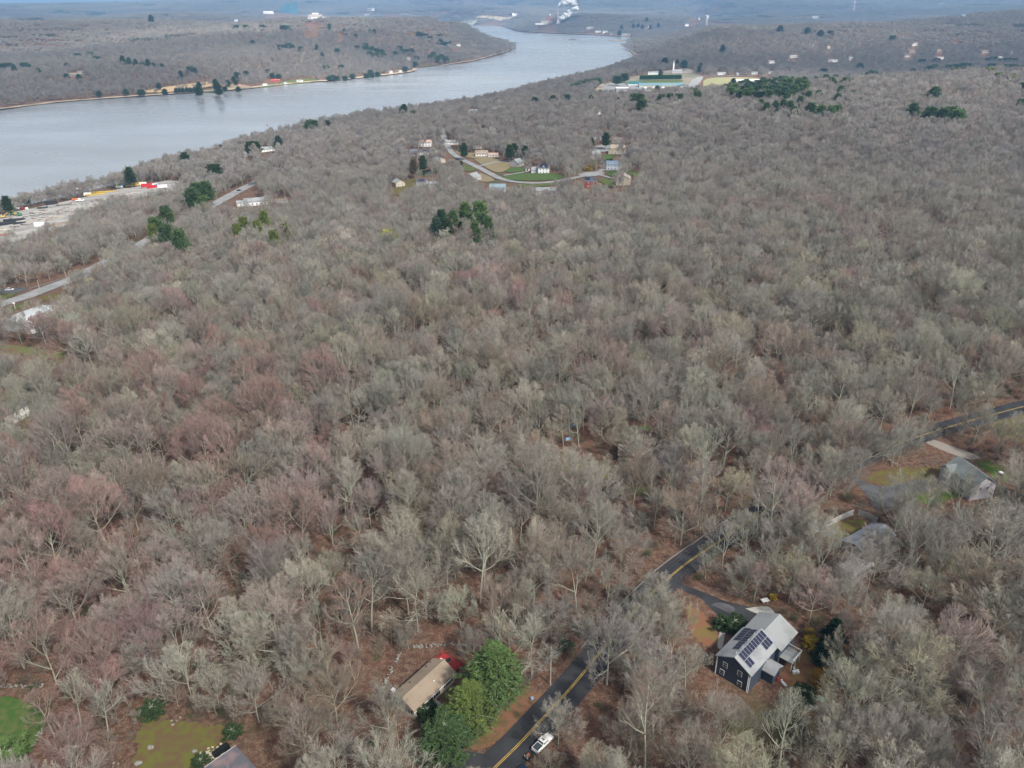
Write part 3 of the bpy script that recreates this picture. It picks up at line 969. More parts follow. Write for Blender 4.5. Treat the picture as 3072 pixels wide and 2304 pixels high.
patch('footpath', [(2160, 1894), (2174, 1890), (2176, 1900), (2169, 1935), (2165, 1948), (2153, 1946), (2152, 1930)], CONC, .05)
# pine-needle strip and lawn between the tan-roofed house and the road
patch('needle_litter_bank', [(1500, 2130), (1560, 2085), (1610, 2075), (1632, 2080), (1600, 2115), (1560, 2158), (1465, 2256), (1385, 2244), (1400, 2215), (1440, 2180)], NEEDLEF, .03, .35, rag=.5)
patch('lawn', [(1335, 2150), (1400, 2120), (1480, 2085), (1550, 2060), (1600, 2078), (1560, 2110), (1500, 2150), (1440, 2200), (1390, 2250), (1340, 2260), (1320, 2200)], mat('brown_green_lawn', (.075, .09, .03), .95, noise_mix((.15, .085, .045), .3, .42, .6, 6)), .022, .2, rag=.6)  # lawn is green mottled with brown
patch('lawn', [(0, 2085), (55, 2095), (110, 2120), (135, 2170), (120, 2215), (80, 2262), (60, 2290), (0, 2310), (-160, 2320), (-160, 2085)], LAWN3, .03, .8)
patch('lawn', [(430, 2150), (520, 2160), (640, 2170), (700, 2180), (690, 2215), (640, 2250), (600, 2310), (560, 2380), (380, 2380), (400, 2300), (410, 2220)], LAWN2, .03, .6, rag=.8)
patch('lawn', [(2060, 1815), (2105, 1830), (2150, 1880), (2160, 1930), (2130, 1945), (2090, 1925), (2060, 1880)], mat('mossy_grass', (.16, .12, .04), .95, noise_mix((.20, .09, .05), .25, .42, .6, 6)), .03, .3, rag=.6)
patch('lawn', [(2380, 1945), (2430, 1950), (2470, 2000), (2480, 2060), (2430, 2100), (2350, 2110), (2330, 2060), (2350, 2000)], mat('orange_grass', (.20, .13, .05), .95, noise_mix((.17, .075, .045), .3, .42, .6, 6)), .03, .5, rag=.6)
patch('driveway', [(2505, 1388), (2530, 1395), (2590, 1445), (2640, 1462), (2700, 1453), (2790, 1436), (2850, 1445), (2850, 1470), (2790, 1474), (2700, 1490), (2680, 1530), (2620, 1528), (2610, 1500), (2560, 1440)], ASPH2, .05, .12)
patch('gravel_drive', [(2770, 1310), (2810, 1322), (2860, 1340), (2930, 1365), (2945, 1378), (2905, 1380), (2870, 1368), (2810, 1345), (2770, 1325)], GRAV, .05, .3)
patch('lawn', [(2600, 1432), (2650, 1408), (2730, 1400), (2820, 1402), (2835, 1425), (2760, 1440), (2690, 1452), (2630, 1462)], LAWN2, .03, .12, rag=1)
patch('lawn', [(2700, 1490), (2780, 1476), (2860, 1470), (2900, 1480), (2860, 1500), (2800, 1515), (2720, 1508)], LAWN, .03, .12, rag=1)
patch('lawn', [(2920, 1382), (2960, 1384), (3020, 1395), (3050, 1430), (3020, 1455), (2985, 1440), (2950, 1410)], LAWN, .03, .2, rag=1)
patch('lawn', [(2990, 1262), (3050, 1245), (3200, 1230), (3200, 1345), (3072, 1330), (3010, 1310), (2980, 1285)], LAWN2, .03, .2, rag=1)
patch('lawn', [(2450, 1590), (2520, 1560), (2580, 1555), (2620, 1575), (2570, 1600), (2540, 1620), (2480, 1625)], LAWN2, .03, .15, rag=.6)
patch('lawn', [(1700, 1370), (1760, 1380), (1840, 1385), (1850, 1420), (1800, 1445), (1740, 1440), (1690, 1410)], LAWN2, .03, .15, rag=1)
patch('lawn', [(1880, 1282), (1920, 1276), (1955, 1278), (1950, 1290), (1900, 1293)], LAWN3, .03, .5)
patch('lawn', [(0, 1030), (110, 1045), (210, 1060), (215, 1100), (120, 1110), (0, 1100)], mat('thin_grass', (.12, .13, .045), .95, noise_mix((.15, .09, .06), .2, .42, .6, 6)), .03, .3, rag=1)
patch('lawn', [(60, 1250), (110, 1245), (125, 1290), (70, 1300)], LAWN2, .03, .4)
# highway on the left and its verges
HWY = [(-300, 1010), (-100, 955), (0, 914), (63, 897), (119, 876), (171, 856), (229, 836), (297, 801), (360, 765), (438, 727), (500, 690), (566, 658), (640, 616), (690, 588), (740, 562), (790, 538), (850, 510), (920, 482)]
_, hwy_c = ribbon('highway', HWY, 11.5, ROADG, .12, step=4)
CLEARINGS.append(([(0, 930), (0, 890), (90, 858), (180, 830), (230, 812), (300, 782), (330, 772), (335, 785), (240, 835), (150, 880), (60, 912)], .62))
CLEARINGS.append(([(400, 742), (440, 715), (470, 710), (478, 722), (440, 740), (410, 750)], .6))
CLEARINGS.append(([(620, 620), (640, 605), (700, 570), (760, 545), (770, 560), (710, 592), (660, 625)], .6))
patch('lawn', [(0, 885), (40, 875), (60, 880), (20, 897), (0, 905)], LAWN, .06, .5)
patch('lawn', [(5, 935), (40, 918), (90, 905), (85, 918), (50, 930), (10, 942)], LAWN, .06, .4)
patch('lawn', [(120, 892), (170, 880), (215, 885), (210, 905), (165, 905), (120, 900)], LAWN2, .06, .4)
patch('parking_strip', [(0, 868), (60, 862), (90, 868), (50, 880), (0, 884)], ASPH2, .06, .4)
# storage yard beside the river
patch('yard_gravel', [(-250, 730), (-250, 690), (0, 646), (141, 618), (240, 596), (350, 570), (420, 556), (470, 548), (520, 540), (555, 552), (520, 575), (440, 590), (300, 615), (215, 650), (212, 675), (150, 695), (60, 725), (0, 735)], YARD, .15, .6)
# neighbourhood street, culs-de-sac and lawns
ribbon('street', [(1325, 385), (1332, 420), (1345, 445), (1360, 465), (1400, 487), (1440, 505), (1475, 525), (1510, 541), (1560, 549), (1620, 551), (1680, 544), (1730, 534), (1780, 522), (1800, 515)], 7.0, ROADG, .15, step=3)
ribbon('street', [(1440, 500), (1470, 490), (1520, 484), (1560, 480)], 5, ROADG, .16, step=3)
patch('cul_de_sac', [(1730, 524), (1760, 517), (1800, 516), (1820, 522), (1790, 530), (1745, 532)], ROADG, .2, .7)
ribbon('side_street', [(1785, 520), (1810, 510), (1822, 503)], 5.5, ROADG, .2, step=2)
ribbon('side_street', [(1800, 526), (1830, 535), (1850, 538)], 3.5, ROADG, .2, step=2)
patch('side_street', [(1785, 440), (1815, 433), (1850, 440), (1830, 455), (1800, 458), (1775, 452)], ROADG, .2, .6)
ribbon('side_street', [(1510, 528), (1560, 520), (1590, 515)], 3.5, ROADG, .3, step=2)
patch('lawn', [(1503, 535), (1530, 520), (1590, 521), (1650, 519), (1690, 527), (1698, 534), (1650, 543), (1560, 543), (1520, 540)], LAWN3, .2, .8)
patch('lawn', [(1515, 516), (1525, 503), (1570, 502), (1590, 510), (1560, 516), (1530, 520)], LAWN3, .2, .8)
patch('lawn', [(1690, 545), (1600, 552), (1540, 552), (1560, 562), (1640, 562)], LAWN, .15, .2)
patch('lawn', [(1385, 495), (1420, 500), (1438, 508), (1420, 515), (1388, 516)], LAWN, .2, .8)
patch('dry_grass', [(1420, 478), (1500, 478), (1540, 490), (1530, 505), (1500, 522), (1470, 512), (1440, 492)], DRY, .2, .8)
patch('dry_grass', [(1440, 520), (1470, 530), (1490, 545), (1440, 548), (1430, 535)], DRY, .2, .7)
patch('dry_grass', [(1365, 455), (1440, 462), (1500, 470), (1500, 478), (1420, 478), (1375, 466)], DRY, .2, .8)
patch('lawn', [(1160, 570), (1200, 560), (1240, 535), (1262, 535), (1240, 560), (1215, 585), (1170, 590)], LAWN2, .2, .7)
patch('lawn', [(1250, 525), (1262, 515), (1310, 512), (1308, 520), (1280, 532)], LAWN, .2, .8)
patch('lawn', [(1225, 565), (1240, 560), (1240, 575), (1225, 590), (1215, 582)], LAWN, .2, .5)
patch('lawn', [(1815, 520), (1830, 512), (1852, 512), (1860, 520), (1850, 530), (1830, 530)], LAWN3, .2, .8)
patch('lawn', [(1795, 542), (1810, 534), (1840, 540), (1848, 550), (1835, 566), (1820, 560)], LAWN, .2, .7)
patch('lawn', [(1803, 470), (1830, 462), (1850, 468), (1840, 478), (1815, 482)], LAWN3, .2, .8)
patch('lawn', [(1870, 505), (1890, 508), (1920, 520), (1925, 530), (1895, 530)], LAWN, .2, .7)
patch('lawn', [(1770, 484), (1800, 486), (1790, 494), (1772, 492)], LAWN, .2, .7)
CLEARINGS.append(([(1318, 385), (1340, 385), (1360, 445), (1440, 496), (1510, 534), (1600, 545), (1700, 537), (1800, 514), (1802, 524), (1700, 548), (1600, 556), (1500, 546), (1430, 509), (1335, 452)], .6))
# school grounds
SCH = [(1770, 286), (1800, 255), (1900, 228), (2060, 216), (2110, 228), (2095, 262), (2060, 288), (1950, 291), (1850, 290)]
CLEARINGS.append(([(2105, 265), (2105, 230), (2200, 226), (2300, 232), (2320, 250), (2230, 262), (2150, 272)], .8))
CLEARINGS.append((SCH, 1.1))
patch('school_grounds', SCH, mat('thin_school_grass', (.20, .17, .125), .95, noise_mix((.13, .13, .08), .02, .4, .6, 6)), .25)
patch('school_parking', [(1800, 262), (1830, 250), (1890, 250), (1960, 270), (1940, 290), (1800, 284)], ROADG, .4)
patch('school_field', [(1870, 250), (1920, 243), (2050, 240), (2050, 250), (1930, 255)], LAWN, .4)
patch('school_field', [(2108, 262), (2110, 236), (2200, 232), (2290, 238), (2290, 252), (2200, 262), (2140, 270)], mat('pale_field', (.20, .22, .09), .95, noise_mix((.26, .22, .12), .02, .4, .6)), .4)
patch('school_parking', [(2062, 262), (2078, 238), (2100, 230), (2112, 232), (2098, 250), (2085, 266)], ROADG, .5)
ribbon('side_street', [(2090, 232), (2150, 230), (2250, 228), (2350, 232)], 7, ROADG, .6, step=6)
patch('church_lot', [(1985, 216), (2050, 206), (2085, 212), (2075, 222), (2000, 224)], GRAV, .5, .7)
patch('dry_grass', [(1785, 270), (1800, 255), (1815, 250), (1800, 275)], SANDM, .4, .5)
# far bank: tan field, lawns, beach, marsh
patch('far_field', [(410, 280), (440, 272), (530, 258), (600, 250), (645, 245), (650, 252), (640, 262), (590, 268), (500, 280)], mat('tan_field', (.42, .29, .16), .95, noise_mix((.33, .24, .14), .01)), .6, .9)
patch('far_field', [(665, 258), (700, 252), (760, 262), (750, 268), (690, 272)], mat('brown_field', (.30, .20, .13), .95, noise_mix((.22, .17, .11), .01)), .6, .9)
patch('far_field', [(770, 262), (830, 250), (900, 238), (960, 238), (950, 246), (880, 255), (790, 266)], LAWN, .6, .9)
patch('far_field', [(600, 276), (618, 272), (670, 268), (665, 275), (620, 279)], LAWN, .6, .9)
patch('far_field', [(1255, 200), (1290, 194), (1330, 192), (1300, 198), (1262, 203)], LAWN2, .6, .5)
patch('far_field', [(905, 66), (960, 53), (1015, 52), (1010, 62), (950, 67)], LAWN2, 2, .9)
patch('far_field', [(1015, 52), (1038, 57), (1030, 66), (1005, 66)], SANDM, 2, .9)
patch('far_field', [(1420, 55), (1500, 50), (1550, 48), (1550, 52), (1480, 58), (1430, 58)], SANDM, 2, .9)
patch('far_field', [(1290, 68), (1340, 66), (1420, 64), (1500, 62), (1500, 64), (1400, 67), (1300, 72)], mat('pale_marsh', (.34, .33, .22), .95, noise_mix((.25, .25, .18), .01)), 2, .9)
patch('far_field', [(2360, 55), (2420, 50), (2500, 48), (2480, 53), (2400, 59)], LAWN2, 2, .8)
shore = RIVER[-14:]
ribbon('beach', [(a, b - 1.5) for a, b in shore], 14, SANDM, .5, step=12)
ribbon('beach', [(1541, 144), (1530, 152), (1505, 162), (1440, 178), (1400, 188), (1330, 196)], 9, SANDM, .5, step=12)
ribbon('beach', [(1917, 177), (1905, 163), (1890, 150)], 12, SANDM, .6, step=12)
ribbon('beach', [(1862, 110), (1800, 105.5), (1700, 101.5), (1570, 96.5), (1540, 90), (1515, 80)], 16, mat('red_shore', (.30, .20, .16), .95, noise_mix((.2, .15, .12), .01)), .6, step=20)
patch('sandbar', [(1822, 121), (1840, 118.5), (1870, 120), (1880, 123), (1850, 124)], SANDM, .1, world_pts=[U(a, b, WATER) for a, b in [(1822, 121), (1840, 118.5), (1870, 120), (1880, 123), (1850, 124)]])
for o in bpy.data.objects:
    if o.name.startswith('sandbar'):
        for v in o.data.vertices: v.co.z = WATER + .6
for q in PONDS: CLEARINGS.append((q, .9))
CREAM = paint((.56, .53, .42), .6, .06)
NAVY = paint((.05, .068, .10), .55, .1)
GREYW = paint((.42, .41, .40), .6, .06)
TANW = paint((.50, .44, .34), .6, .06)
LAVW = paint((.46, .44, .46), .6, .05)
REDW = paint((.30, .045, .035), .7, .1)
BLUEW = paint((.50, .56, .62), .6, .05)
REDD = mat('red_deck_boards', (.36, .035, .035), .6, noise_mix((.25, .03, .03), 1.5, .4, .7, stretch=(1, 8, 1)))
R_TAN = shingle((.29, .23, .17)); R_GREY = shingle((.27, .28, .28)); R_DGREY = shingle((.12, .12, .125)); R_LG = shingle((.29, .30, .305), .6)
R_BROWN = shingle((.21, .165, .13)); R_GREEN = shingle((.17, .19, .185)); R_TEAL = mat('teal_metal_roof', (.02, .12, .115), .45, noise_mix((.03, .15, .15), .1))
R_TEAL2 = mat('pale_teal_roof', (.13, .23, .25), .6, noise_mix((.16, .26, .28), .1)); R_BLUE = shingle((.16, .22, .30)); R_WHITE = mat('white_flat_roof', (.80, .80, .78), .6, noise_mix((.7, .7, .69), .08))
R_PINK = shingle((.42, .30, .25))

# ---- tan-roofed house beside the road
c, rz, L, W = quad_frame([(1173.6, 2084.6), (1302, 1974.4), (1366, 2017.7), (1239.6, 2140.7)], 2.7)
if True:
    L -= .7; W -= .7
    z0 = gz(c.x, c.y)
    # front (-y) faces the road (lower right)
    w = [('f', -L / 2 + 2.2, 1.55, 2.1, 1.35), ('f', L / 2 - 5.6, 1.5, 1.0, 1.3), ('f', L / 2 - 2.0, 1.6, 1.9, 1.3), ('f', .6, 1.5, .95, 1.5),
         ('l', -1.6, 1.6, 1.0, 1.2), ('l', 1.8, 1.6, 1.0, 1.2), ('b', -3.5, 1.6, 1.2, 1.2), ('b', 2.5, 1.6, 1.2, 1.2), ('r', 2.2, 1.6, .9, 1.1)]
    hs = house('cream ranch house with a weathered tan roof and red deck beside the road', (c.x, c.y, z0), rz, L, W, 2.7, 1.5, CREAM, R_TAN, w, name='ranch_house', doors=[('f', -1.1, .95, 2.05, paint((.05, .04, .04)))], trim=paint((.015, .02, .03)), clear=0)
    g = MB(); g.box(0, -W / 2 - .42, 2.42, L + .7, .12, .13); g.build('gutter', WHITE, hs)
    g = MB(); g.box(0, W / 2 + .42, 2.42, L + .7, .12, .13); g.build('gutter', WHITE, hs)
    for (u, v, r, m_) in ((1.2, -.62, .09, WHITE), (-2.0, .7, .06, DARKM), (3.5, .8, .07, DARKM), (5.0, .86, .06, DARKM)):
        MB().tube((u, v * W / 2, 2.7 + 1.5 * (1 - abs(v))), (u, v * W / 2, 2.7 + 1.5 * (1 - abs(v)) + .55), r, n=8).tube((u, v * W / 2, 2.7 + 1.5 * (1 - abs(v)) + .5), (u, v * W / 2, 2.7 + 1.5 * (1 - abs(v)) + .62), r * 1.8, n=8).build('roof_vent', m_, hs)
    MB().box(-L / 2 + .7, W / 2 + .55, 1.6, .5, .5, 3.6).box(-L / 2 + .7, W / 2 + .55, 3.55, .75, .75, .3).build('flue', WHITE, hs)
    MB().box(-1.1, -W / 2 - .9, .22, 2.2, 1.6, .45).box(-1.1, -W / 2 - 1.9, .1, 1.8, .6, .22).build('front_step', CONC, hs)
    # red deck off the right-hand end
    D = MB(); D.box(L / 2 + 2.1, .9, 1.0, 4.0, 5.6, .14)
    dk = D.build('deck', REDD, hs)
    rl = MB()
    x0, x1, y0, y1 = L / 2 + .2, L / 2 + 4.1, -1.85, 3.65
    for (a, b) in (((x0, y1), (x1, y1)), ((x1, y1), (x1, y0)), ((x1, y0), (x0, y0))):
        rl.tube((*a, 2.0), (*b, 2.0), .05, n=4); rl.tube((*a, 1.25), (*b, 1.25), .035, n=4)
        n = int(math.dist(a, b) / .28)
        for k in range(n + 1): rl.tube((a[0] + (b[0] - a[0]) * k / n, a[1] + (b[1] - a[1]) * k / n, -.8 if k % 6 == 0 else 1.05), (a[0] + (b[0] - a[0]) * k / n, a[1] + (b[1] - a[1]) * k / n, 2.0), .05 if k % 6 == 0 else .022, n=4)
    rl.build('railing', REDD, dk)
    CR, SR = math.cos(rz), math.sin(rz)
    def loc_on(u, v, z): return (c.x + u * CR - v * SR, c.y + u * SR + v * CR, z0 + z)
    t = thing('patio_table', loc_on(L / 2 + 1.6, 2.2, 1.08), 'white square patio table on the red deck', 'table', rz)
    MB().box(0, 0, .72, 1.0, 1.0, .06).build('table_top', WHITE, t)
    for sx in (-1, 1):
        for sy in (-1, 1): MB().tube((sx * .42, sy * .42, 0), (sx * .42, sy * .42, .7), .03).build('leg', WHITE, t)
    t = thing('barbecue_grill', loc_on(L / 2 + 2.6, .9, 1.08), 'black lidded grill on the red deck', 'grill', rz)
    MB().box(0, 0, .75, 1.0, .6, .35).build('firebox', DARKM, t)
    MB().prism([(-.3, .92), (.3, .92), (.2, 1.2), (-.2, 1.2)], -.5, .5).build('lid', DARKM, t)
    MB().box(0, 0, .3, .9, .5, .5).build('cart', METAL, t)
    t = thing('garden_chair', loc_on(L / 2 + 2.0, 1.4, 1.08), 'small white round-backed chair on the red deck beside the grill', 'chair', rz)
    MB().box(0, 0, .42, .5, .5, .06).build('seat', WHITE, t); MB().box(0, .24, .7, .5, .06, .5).build('backrest', WHITE, t)
    for sx in (-1, 1):
        for sy in (-1, 1): MB().box(sx * .2, sy * .2, .2, .05, .05, .4).build('leg', WHITE, t)
    DISCS.append((c.x, c.y, 10.5)); DISCS.append((*loc_on(4, 0, 0)[:2], 9)); DISCS.append((*loc_on(-1, 7, 0)[:2], 8)); DISCS.append((*loc_on(6, 5, 0)[:2], 7)); DISCS.append((*loc_on(5, -9, 0)[:2], 8))
    DISCS.append((*loc_on(0, -9, 0)[:2], 7))

# ---- navy two-storey house with solar panels
c, rz, L, W = quad_frame([(2147.8, 1965.8), (2276.6, 1830), (2390, 1893), (2262, 2034)], 5.3)
L -= .6; W -= .6
z0 = gz(c.x, c.y) - .1
t = thing('two_storey_house', (c.x, c.y, z0), 'navy two-storey house with silver-grey roof carrying two solar arrays', 'house', rz)
# local +x runs up the picture; near gable (-x) faces the camera; -y side is the lower-right eave
La, Lb = L * .60, L * .40
xa, xb = -L / 2 + La / 2, L / 2 - Lb / 2
Wa, Wb = W * .92, W * 1.0
gable_walls(La, Wa, 5.3 + 1.2, 2.3, xa, .35, -1.2).build('wall', NAVY, t)
gable_walls(Lb, Wb, 4.9 + 1.2, 2.2, xb, -.2, -1.2).build('wall', NAVY, t)
ra = gable_roof(La, Wa, 5.3, 2.3, xa, .35).build('roof', R_LG, t)
gable_roof(Lb - .3, Wb, 4.9, 2.2, xb + .2, -.2, over=.45).build('roof', R_GREY, t)
for (y_, z_) in ((1.9, 4.0), (-1.6, 4.0), (2.4, 1.6), (-1.9, 1.3)):
    window(t, 'l', y_, z_, 1.15, 1.4, La, Wa, xa, .35)
for (u_, z_) in ((-2.5, 4.0), (1.5, 4.0), (-2.5, 1.5), (1.5, 1.5)):
    window(t, 'b', u_, z_, 1.1, 1.35, La, Wa, xa, .35)
window(t, 'f', 2.2, 4.0, 1.1, 1.2, La, Wa, xa, .35)
window(t, 'r', 1.5, 4.0, 1.2, 1.3, Lb, Wb, xb, -.2); window(t, 'r', -2.0, 1.6, 1.2, 1.3, Lb, Wb, xb, -.2)
MB().box(xa - La / 2 - .04, .35 - Wa / 2 + .08, 2.6, .14, .18, 5.2).build('corner_trim', WHITE, t); MB().box(xa - La / 2 - .04, .35 + Wa / 2 - .08, 2.6, .14, .18, 5.2).build('corner_trim', WHITE, t)
MB().tube((xa - La / 2 - .12, .35 - Wa / 2 + .35, -.5), (xa - La / 2 - .12, .35 - Wa / 2 + .35, 5.2), .07, n=6).build('downspout', WHITE, t)
# solar arrays: rows of framed modules lying on both slopes of the near roof
def array(sg, cells):
    hw = Wa / 2; s_ = 2.3 / hw; n = Vector((0, sg * s_, 1)).normalized()
    for (u, v) in cells:
        m = MB(); fr = MB()
        def P(uu, vv): return Vector((uu, .35 + sg * (hw - vv), 5.3 + s_ * vv)) + n * .34
        for mm, e, lift in ((fr, 0.0, 0), (m, .045, .015)):
            q = [P(u + e, v + e) + n * lift, P(u + .99 - e, v + e) + n * lift, P(u + .99 - e, v + 1.58 - e) + n * lift, P(u + e, v + 1.58 - e) + n * lift]
            if sg > 0: q = q[::-1]
            mm.slab(*[tuple(k) for k in q], .05 if mm is fr else .02)
        f_ = fr.build('solar_panel', METAL, t); m.build('cell_face', SOLAR, f_)
x0 = xa - La / 2
array(1, [(x0 + 1.9 + 1.02 * i, .55) for i in range(4, 9)] + [(x0 + 1.5 + 1.02 * i, 2.15) for i in range(1, 9)] )
array(-1, [(x0 + .9 + 1.02 * i, .85) for i in range(0, 2)] + [(x0 + .9 + 1.02 * i, .85) for i in range(7, 10)] + [(x0 + .9 + 1.02 * i, 2.45) for i in range(0, 10)])
for k in range(4): MB().tube((x0 + 1.2 + 2.6 * k, .75, 7.3), (x0 + 1.2 + 2.6 * k, .75, 7.95), .07, n=8).build('roof_vent', WHITE, t)
# porch, sun room and deck at the lower right
yw = -Wb / 2
MB().box(xa + 1.8, .35 - Wa / 2 - 1.3, 1.4, 3.6, 2.6, 3.4).build('porch_wall', NAVY, t)
gable_roof(3.6, 2.6, 2.9, .9, xa + 1.8, .35 - Wa / 2 - 1.4, 0, 'y', over=.3).build('porch_roof', R_LG, t)
MB().box(xb - 1.0, yw - 1.6, 2.45, 4.2, 3.4, .2).build('deck', R_GREY, t)
for (u_, v_) in ((xb - 3, yw - 3.1), (xb + 1, yw - 3.1), (xb - 1, yw - 3.1)): MB().box(u_, v_, 1.2, .16, .16, 2.6).build('deck_post', WHITE, t)
rl = MB()
for (a, b) in (((xb + 1.1, yw - .1), (xb + 1.1, yw - 3.3)), ((xb + 1.1, yw - 3.3), (xb - 3.1, yw - 3.3))):
    rl.tube((*a, 3.5), (*b, 3.5), .06, n=4)
    for k in range(9): rl.tube((a[0] + (b[0] - a[0]) * k / 8, a[1] + (b[1] - a[1]) * k / 8, 2.5), (a[0] + (b[0] - a[0]) * k / 8, a[1] + (b[1] - a[1]) * k / 8, 3.5), .03, n=4)
rl.build('railing', WHITE, t)
CR, SR = math.cos(rz), math.sin(rz)
def at_navy(u, v, z=0.0): return (c.x + u * CR - v * SR, c.y + u * SR + v * CR, z0 + z)
for (u_, v_, r_) in ((0, 0, 12.5), (xb, yw - 5, 7), (-2, yw - 7, 7), (L / 2, 2, 8), (-L / 2 - 5, 0, 6)): DISCS.append((*at_navy(u_, v_)[:2], r_))
def box_thing(name, label, cat, X, Y, dims, m, rz=0.0, group=None, z=None, bevel=.04):
    x, y, zz = G(X, Y) if z is None else (*U(X, Y, z), z)
    mb = MB()
    for d in dims: mb.box(*d)
    o = mb.build(name, m, None, bevel=bevel, label=label, cat=cat, group=group)
    o.location = (x, y, zz); o.rotation_euler = (0, 0, rz); return o
def table(label, X, Y, s=1.2, m=WHITE, rz=.3, rnd=False):
    x, y, z = G(X, Y)
    t = thing('garden_table', (x, y, z), label, 'table', rz)
    (MB().tube((0, 0, .7), (0, 0, .76), s / 2, n=16) if rnd else MB().box(0, 0, .73, s * 1.5, s, .06)).build('table_top', m, t)
    for sx in (-1, 1):
        for sy in (-1, 1): MB().box(sx * s * .4, sy * s * .35, .35, .08, .08, .7).build('leg', m, t)
    return t
table('white table on the leaf litter above the driveway of the navy house', 2294, 1807, 1.3)
box_thing('garden_furniture', 'white heap of stacked plastic chairs beside the deck of the navy house', 'garden furniture', 2382, 2020, [(0, 0, .35, .8, .6, .7), (.9, .3, .25, .6, .9, .5), (.3, .9, .45, .5, .5, .1), (.3, 1.1, .7, .5, .08, .5)], WHITE)
box_thing('garden_furniture', 'white lounger on the grass below the porch of the navy house', 'garden furniture', 2352, 2054, [(0, 0, .3, .6, 1.5, .1), (0, .9, .5, .6, .1, .5), (.25, 0, .14, .05, 1.2, .28), (-.25, 0, .14, .05, 1.2, .28)], WHITE, .4)
box_thing('kayak', 'upturned red plastic boat beside the porch of the navy house', 'boat', 2332, 2034, [(0, 0, .2, .6, 2.2, .35, 0, .5, .8)], paint((.5, .06, .04)))
t = box_thing('upturned_boat', 'pale green upturned boat under the bushes below the navy house', 'boat', 2447, 2091, [(0, 0, .3, 1.5, 3.8, .5, 0, .4, .75), (0, 0, .58, .1, 3.0, .06)], paint((.42, .55, .46)), 1.0)
for (X, Y, r, sd, lb) in ((2428, 2123, 1.3, 1, 'large grey boulder below the pale green boat'), (1662, 1920, .8, 2, 'grey boulder at the end of the stone wall near the road'), (1690, 1925, .9, 3, 'larger mossy boulder at the end of the stone wall near the road'),
                          (415, 2292, .7, 4, 'pale boulder on the lower edge of the yellow-green lawn'), (452, 2244, .6, 5, 'pale boulder in the middle of the yellow-green lawn'), (584, 2255, .5, 6, 'small pale boulder near the rubble by the black shed')):
    x, y, z = G(X, Y)
    MB().blob((0, 0, r * .3), r, sd, (1.2, .9, .6), 2, .14).build('boulder', STONE, None, label=lb, cat='boulder', group=None).location = (x, y, z)

CLEARINGS += [([(1310, 1985), (1340, 1950), (1385, 1978), (1390, 2012), (1350, 2010)], .95), ([(1165, 2095), (1300, 1965), (1345, 1955), (1385, 1990), (1390, 2030), (1330, 2110), (1250, 2165)], .75), ([(2140, 1965), (2275, 1822), (2345, 1838), (2410, 1900), (2420, 2000), (2340, 2060), (2240, 2090), (2160, 2060)], .8),
              ([(1560, 2304), (1590, 2260), (1650, 2195), (1675, 2215), (1640, 2275), (1600, 2330)], .9), ([(1480, 2304), (1560, 2140), (1640, 2050), (1720, 1985), (1740, 2005), (1650, 2100), (1600, 2170), (1520, 2304)], .55),
              ([(2835, 1400), (2880, 1370), (2995, 1440), (3000, 1480), (2940, 1500), (2840, 1440)], .6), ([(2410, 1590), (2570, 1530), (2640, 1570), (2680, 1640), (2620, 1720), (2500, 1700), (2460, 1640)], .1),
              ([(0, 1190), (30, 1190), (40, 1230), (0, 1250)], .0), ([(600, 2304), (660, 2235), (700, 2225), (715, 2260), (690, 2304)], .55), ([(1640, 2060), (1640, 1950), (1665, 1945), (1665, 2060)], .5)]
# ---- stone walls
def stone_wall(label, px, hgt_=.8, gap=0.0, seed=1):
    rd = random.Random(seed); w = [Vector(G(a, b)[:2]) for a, b in px]
    pts = resample([tuple(q) for q in w], .55)
    m = MB(); o = pts[0]; oz = gz(o.x, o.y)
    for p in pts:
        if rd.random() < gap: continue
        for k in range(3):
            r = rd.uniform(.15, .32)
            q = p + Vector((rd.gauss(0, .22), rd.gauss(0, .22)))
            m.blob((q.x - o.x, q.y - o.y, gz(q.x, q.y) - oz + k * hgt_ * .3 + .1), r, rd.randint(0, 9999), (1.2, 1, .75), 1, .2)
    me = m.build('stone_wall', STONE, None, label=label, cat='stone wall'); me.location = (o.x, o.y, oz); return me
stone_wall('low dry stone wall running through the leaves above the tan-roofed house', [(1244, 1942), (1300, 1939), (1345, 1936), (1400, 1938), (1428, 1946)], .7, .12, 1)
stone_wall('broken stone wall beside the utility pole and the road', [(1565, 2054), (1600, 2020), (1640, 1988), (1690, 1950)], .8, .1, 2)
stone_wall('stone wall along the upper edge of the bright green lawn', [(-60, 2058), (0, 2062), (60, 2062), (125, 2060)], .8, .05, 3)
stone_wall('short tumbled stone wall at the right side of the bright green lawn', [(130, 2190), (100, 2240), (78, 2275)], .7, .2, 4)
stone_wall('curving line of field stones above the driveway of the navy house', [(2262, 1750), (2295, 1756), (2318, 1772), (2325, 1790)], .5, .25, 5)
stone_wall('scattered stone wall in the trees left of the tan-roofed house', [(1200, 1965), (1180, 2000), (1160, 2040), (1145, 2075)], .6, .35, 6)
x, y, z = G(645, 2262)
m = MB(); rd = random.Random(9)
for k in range(110): m.blob((rd.gauss(0, 1.2), rd.gauss(0, .9), .1), rd.uniform(.15, .36), k, (1.2, 1, .7), 1)
m.build('rubble_heap', paint((.42, .38, .28)), None, label='spread of pale rubble beside the black shed', cat='rubble', kind='stuff').location = (x, y, z)

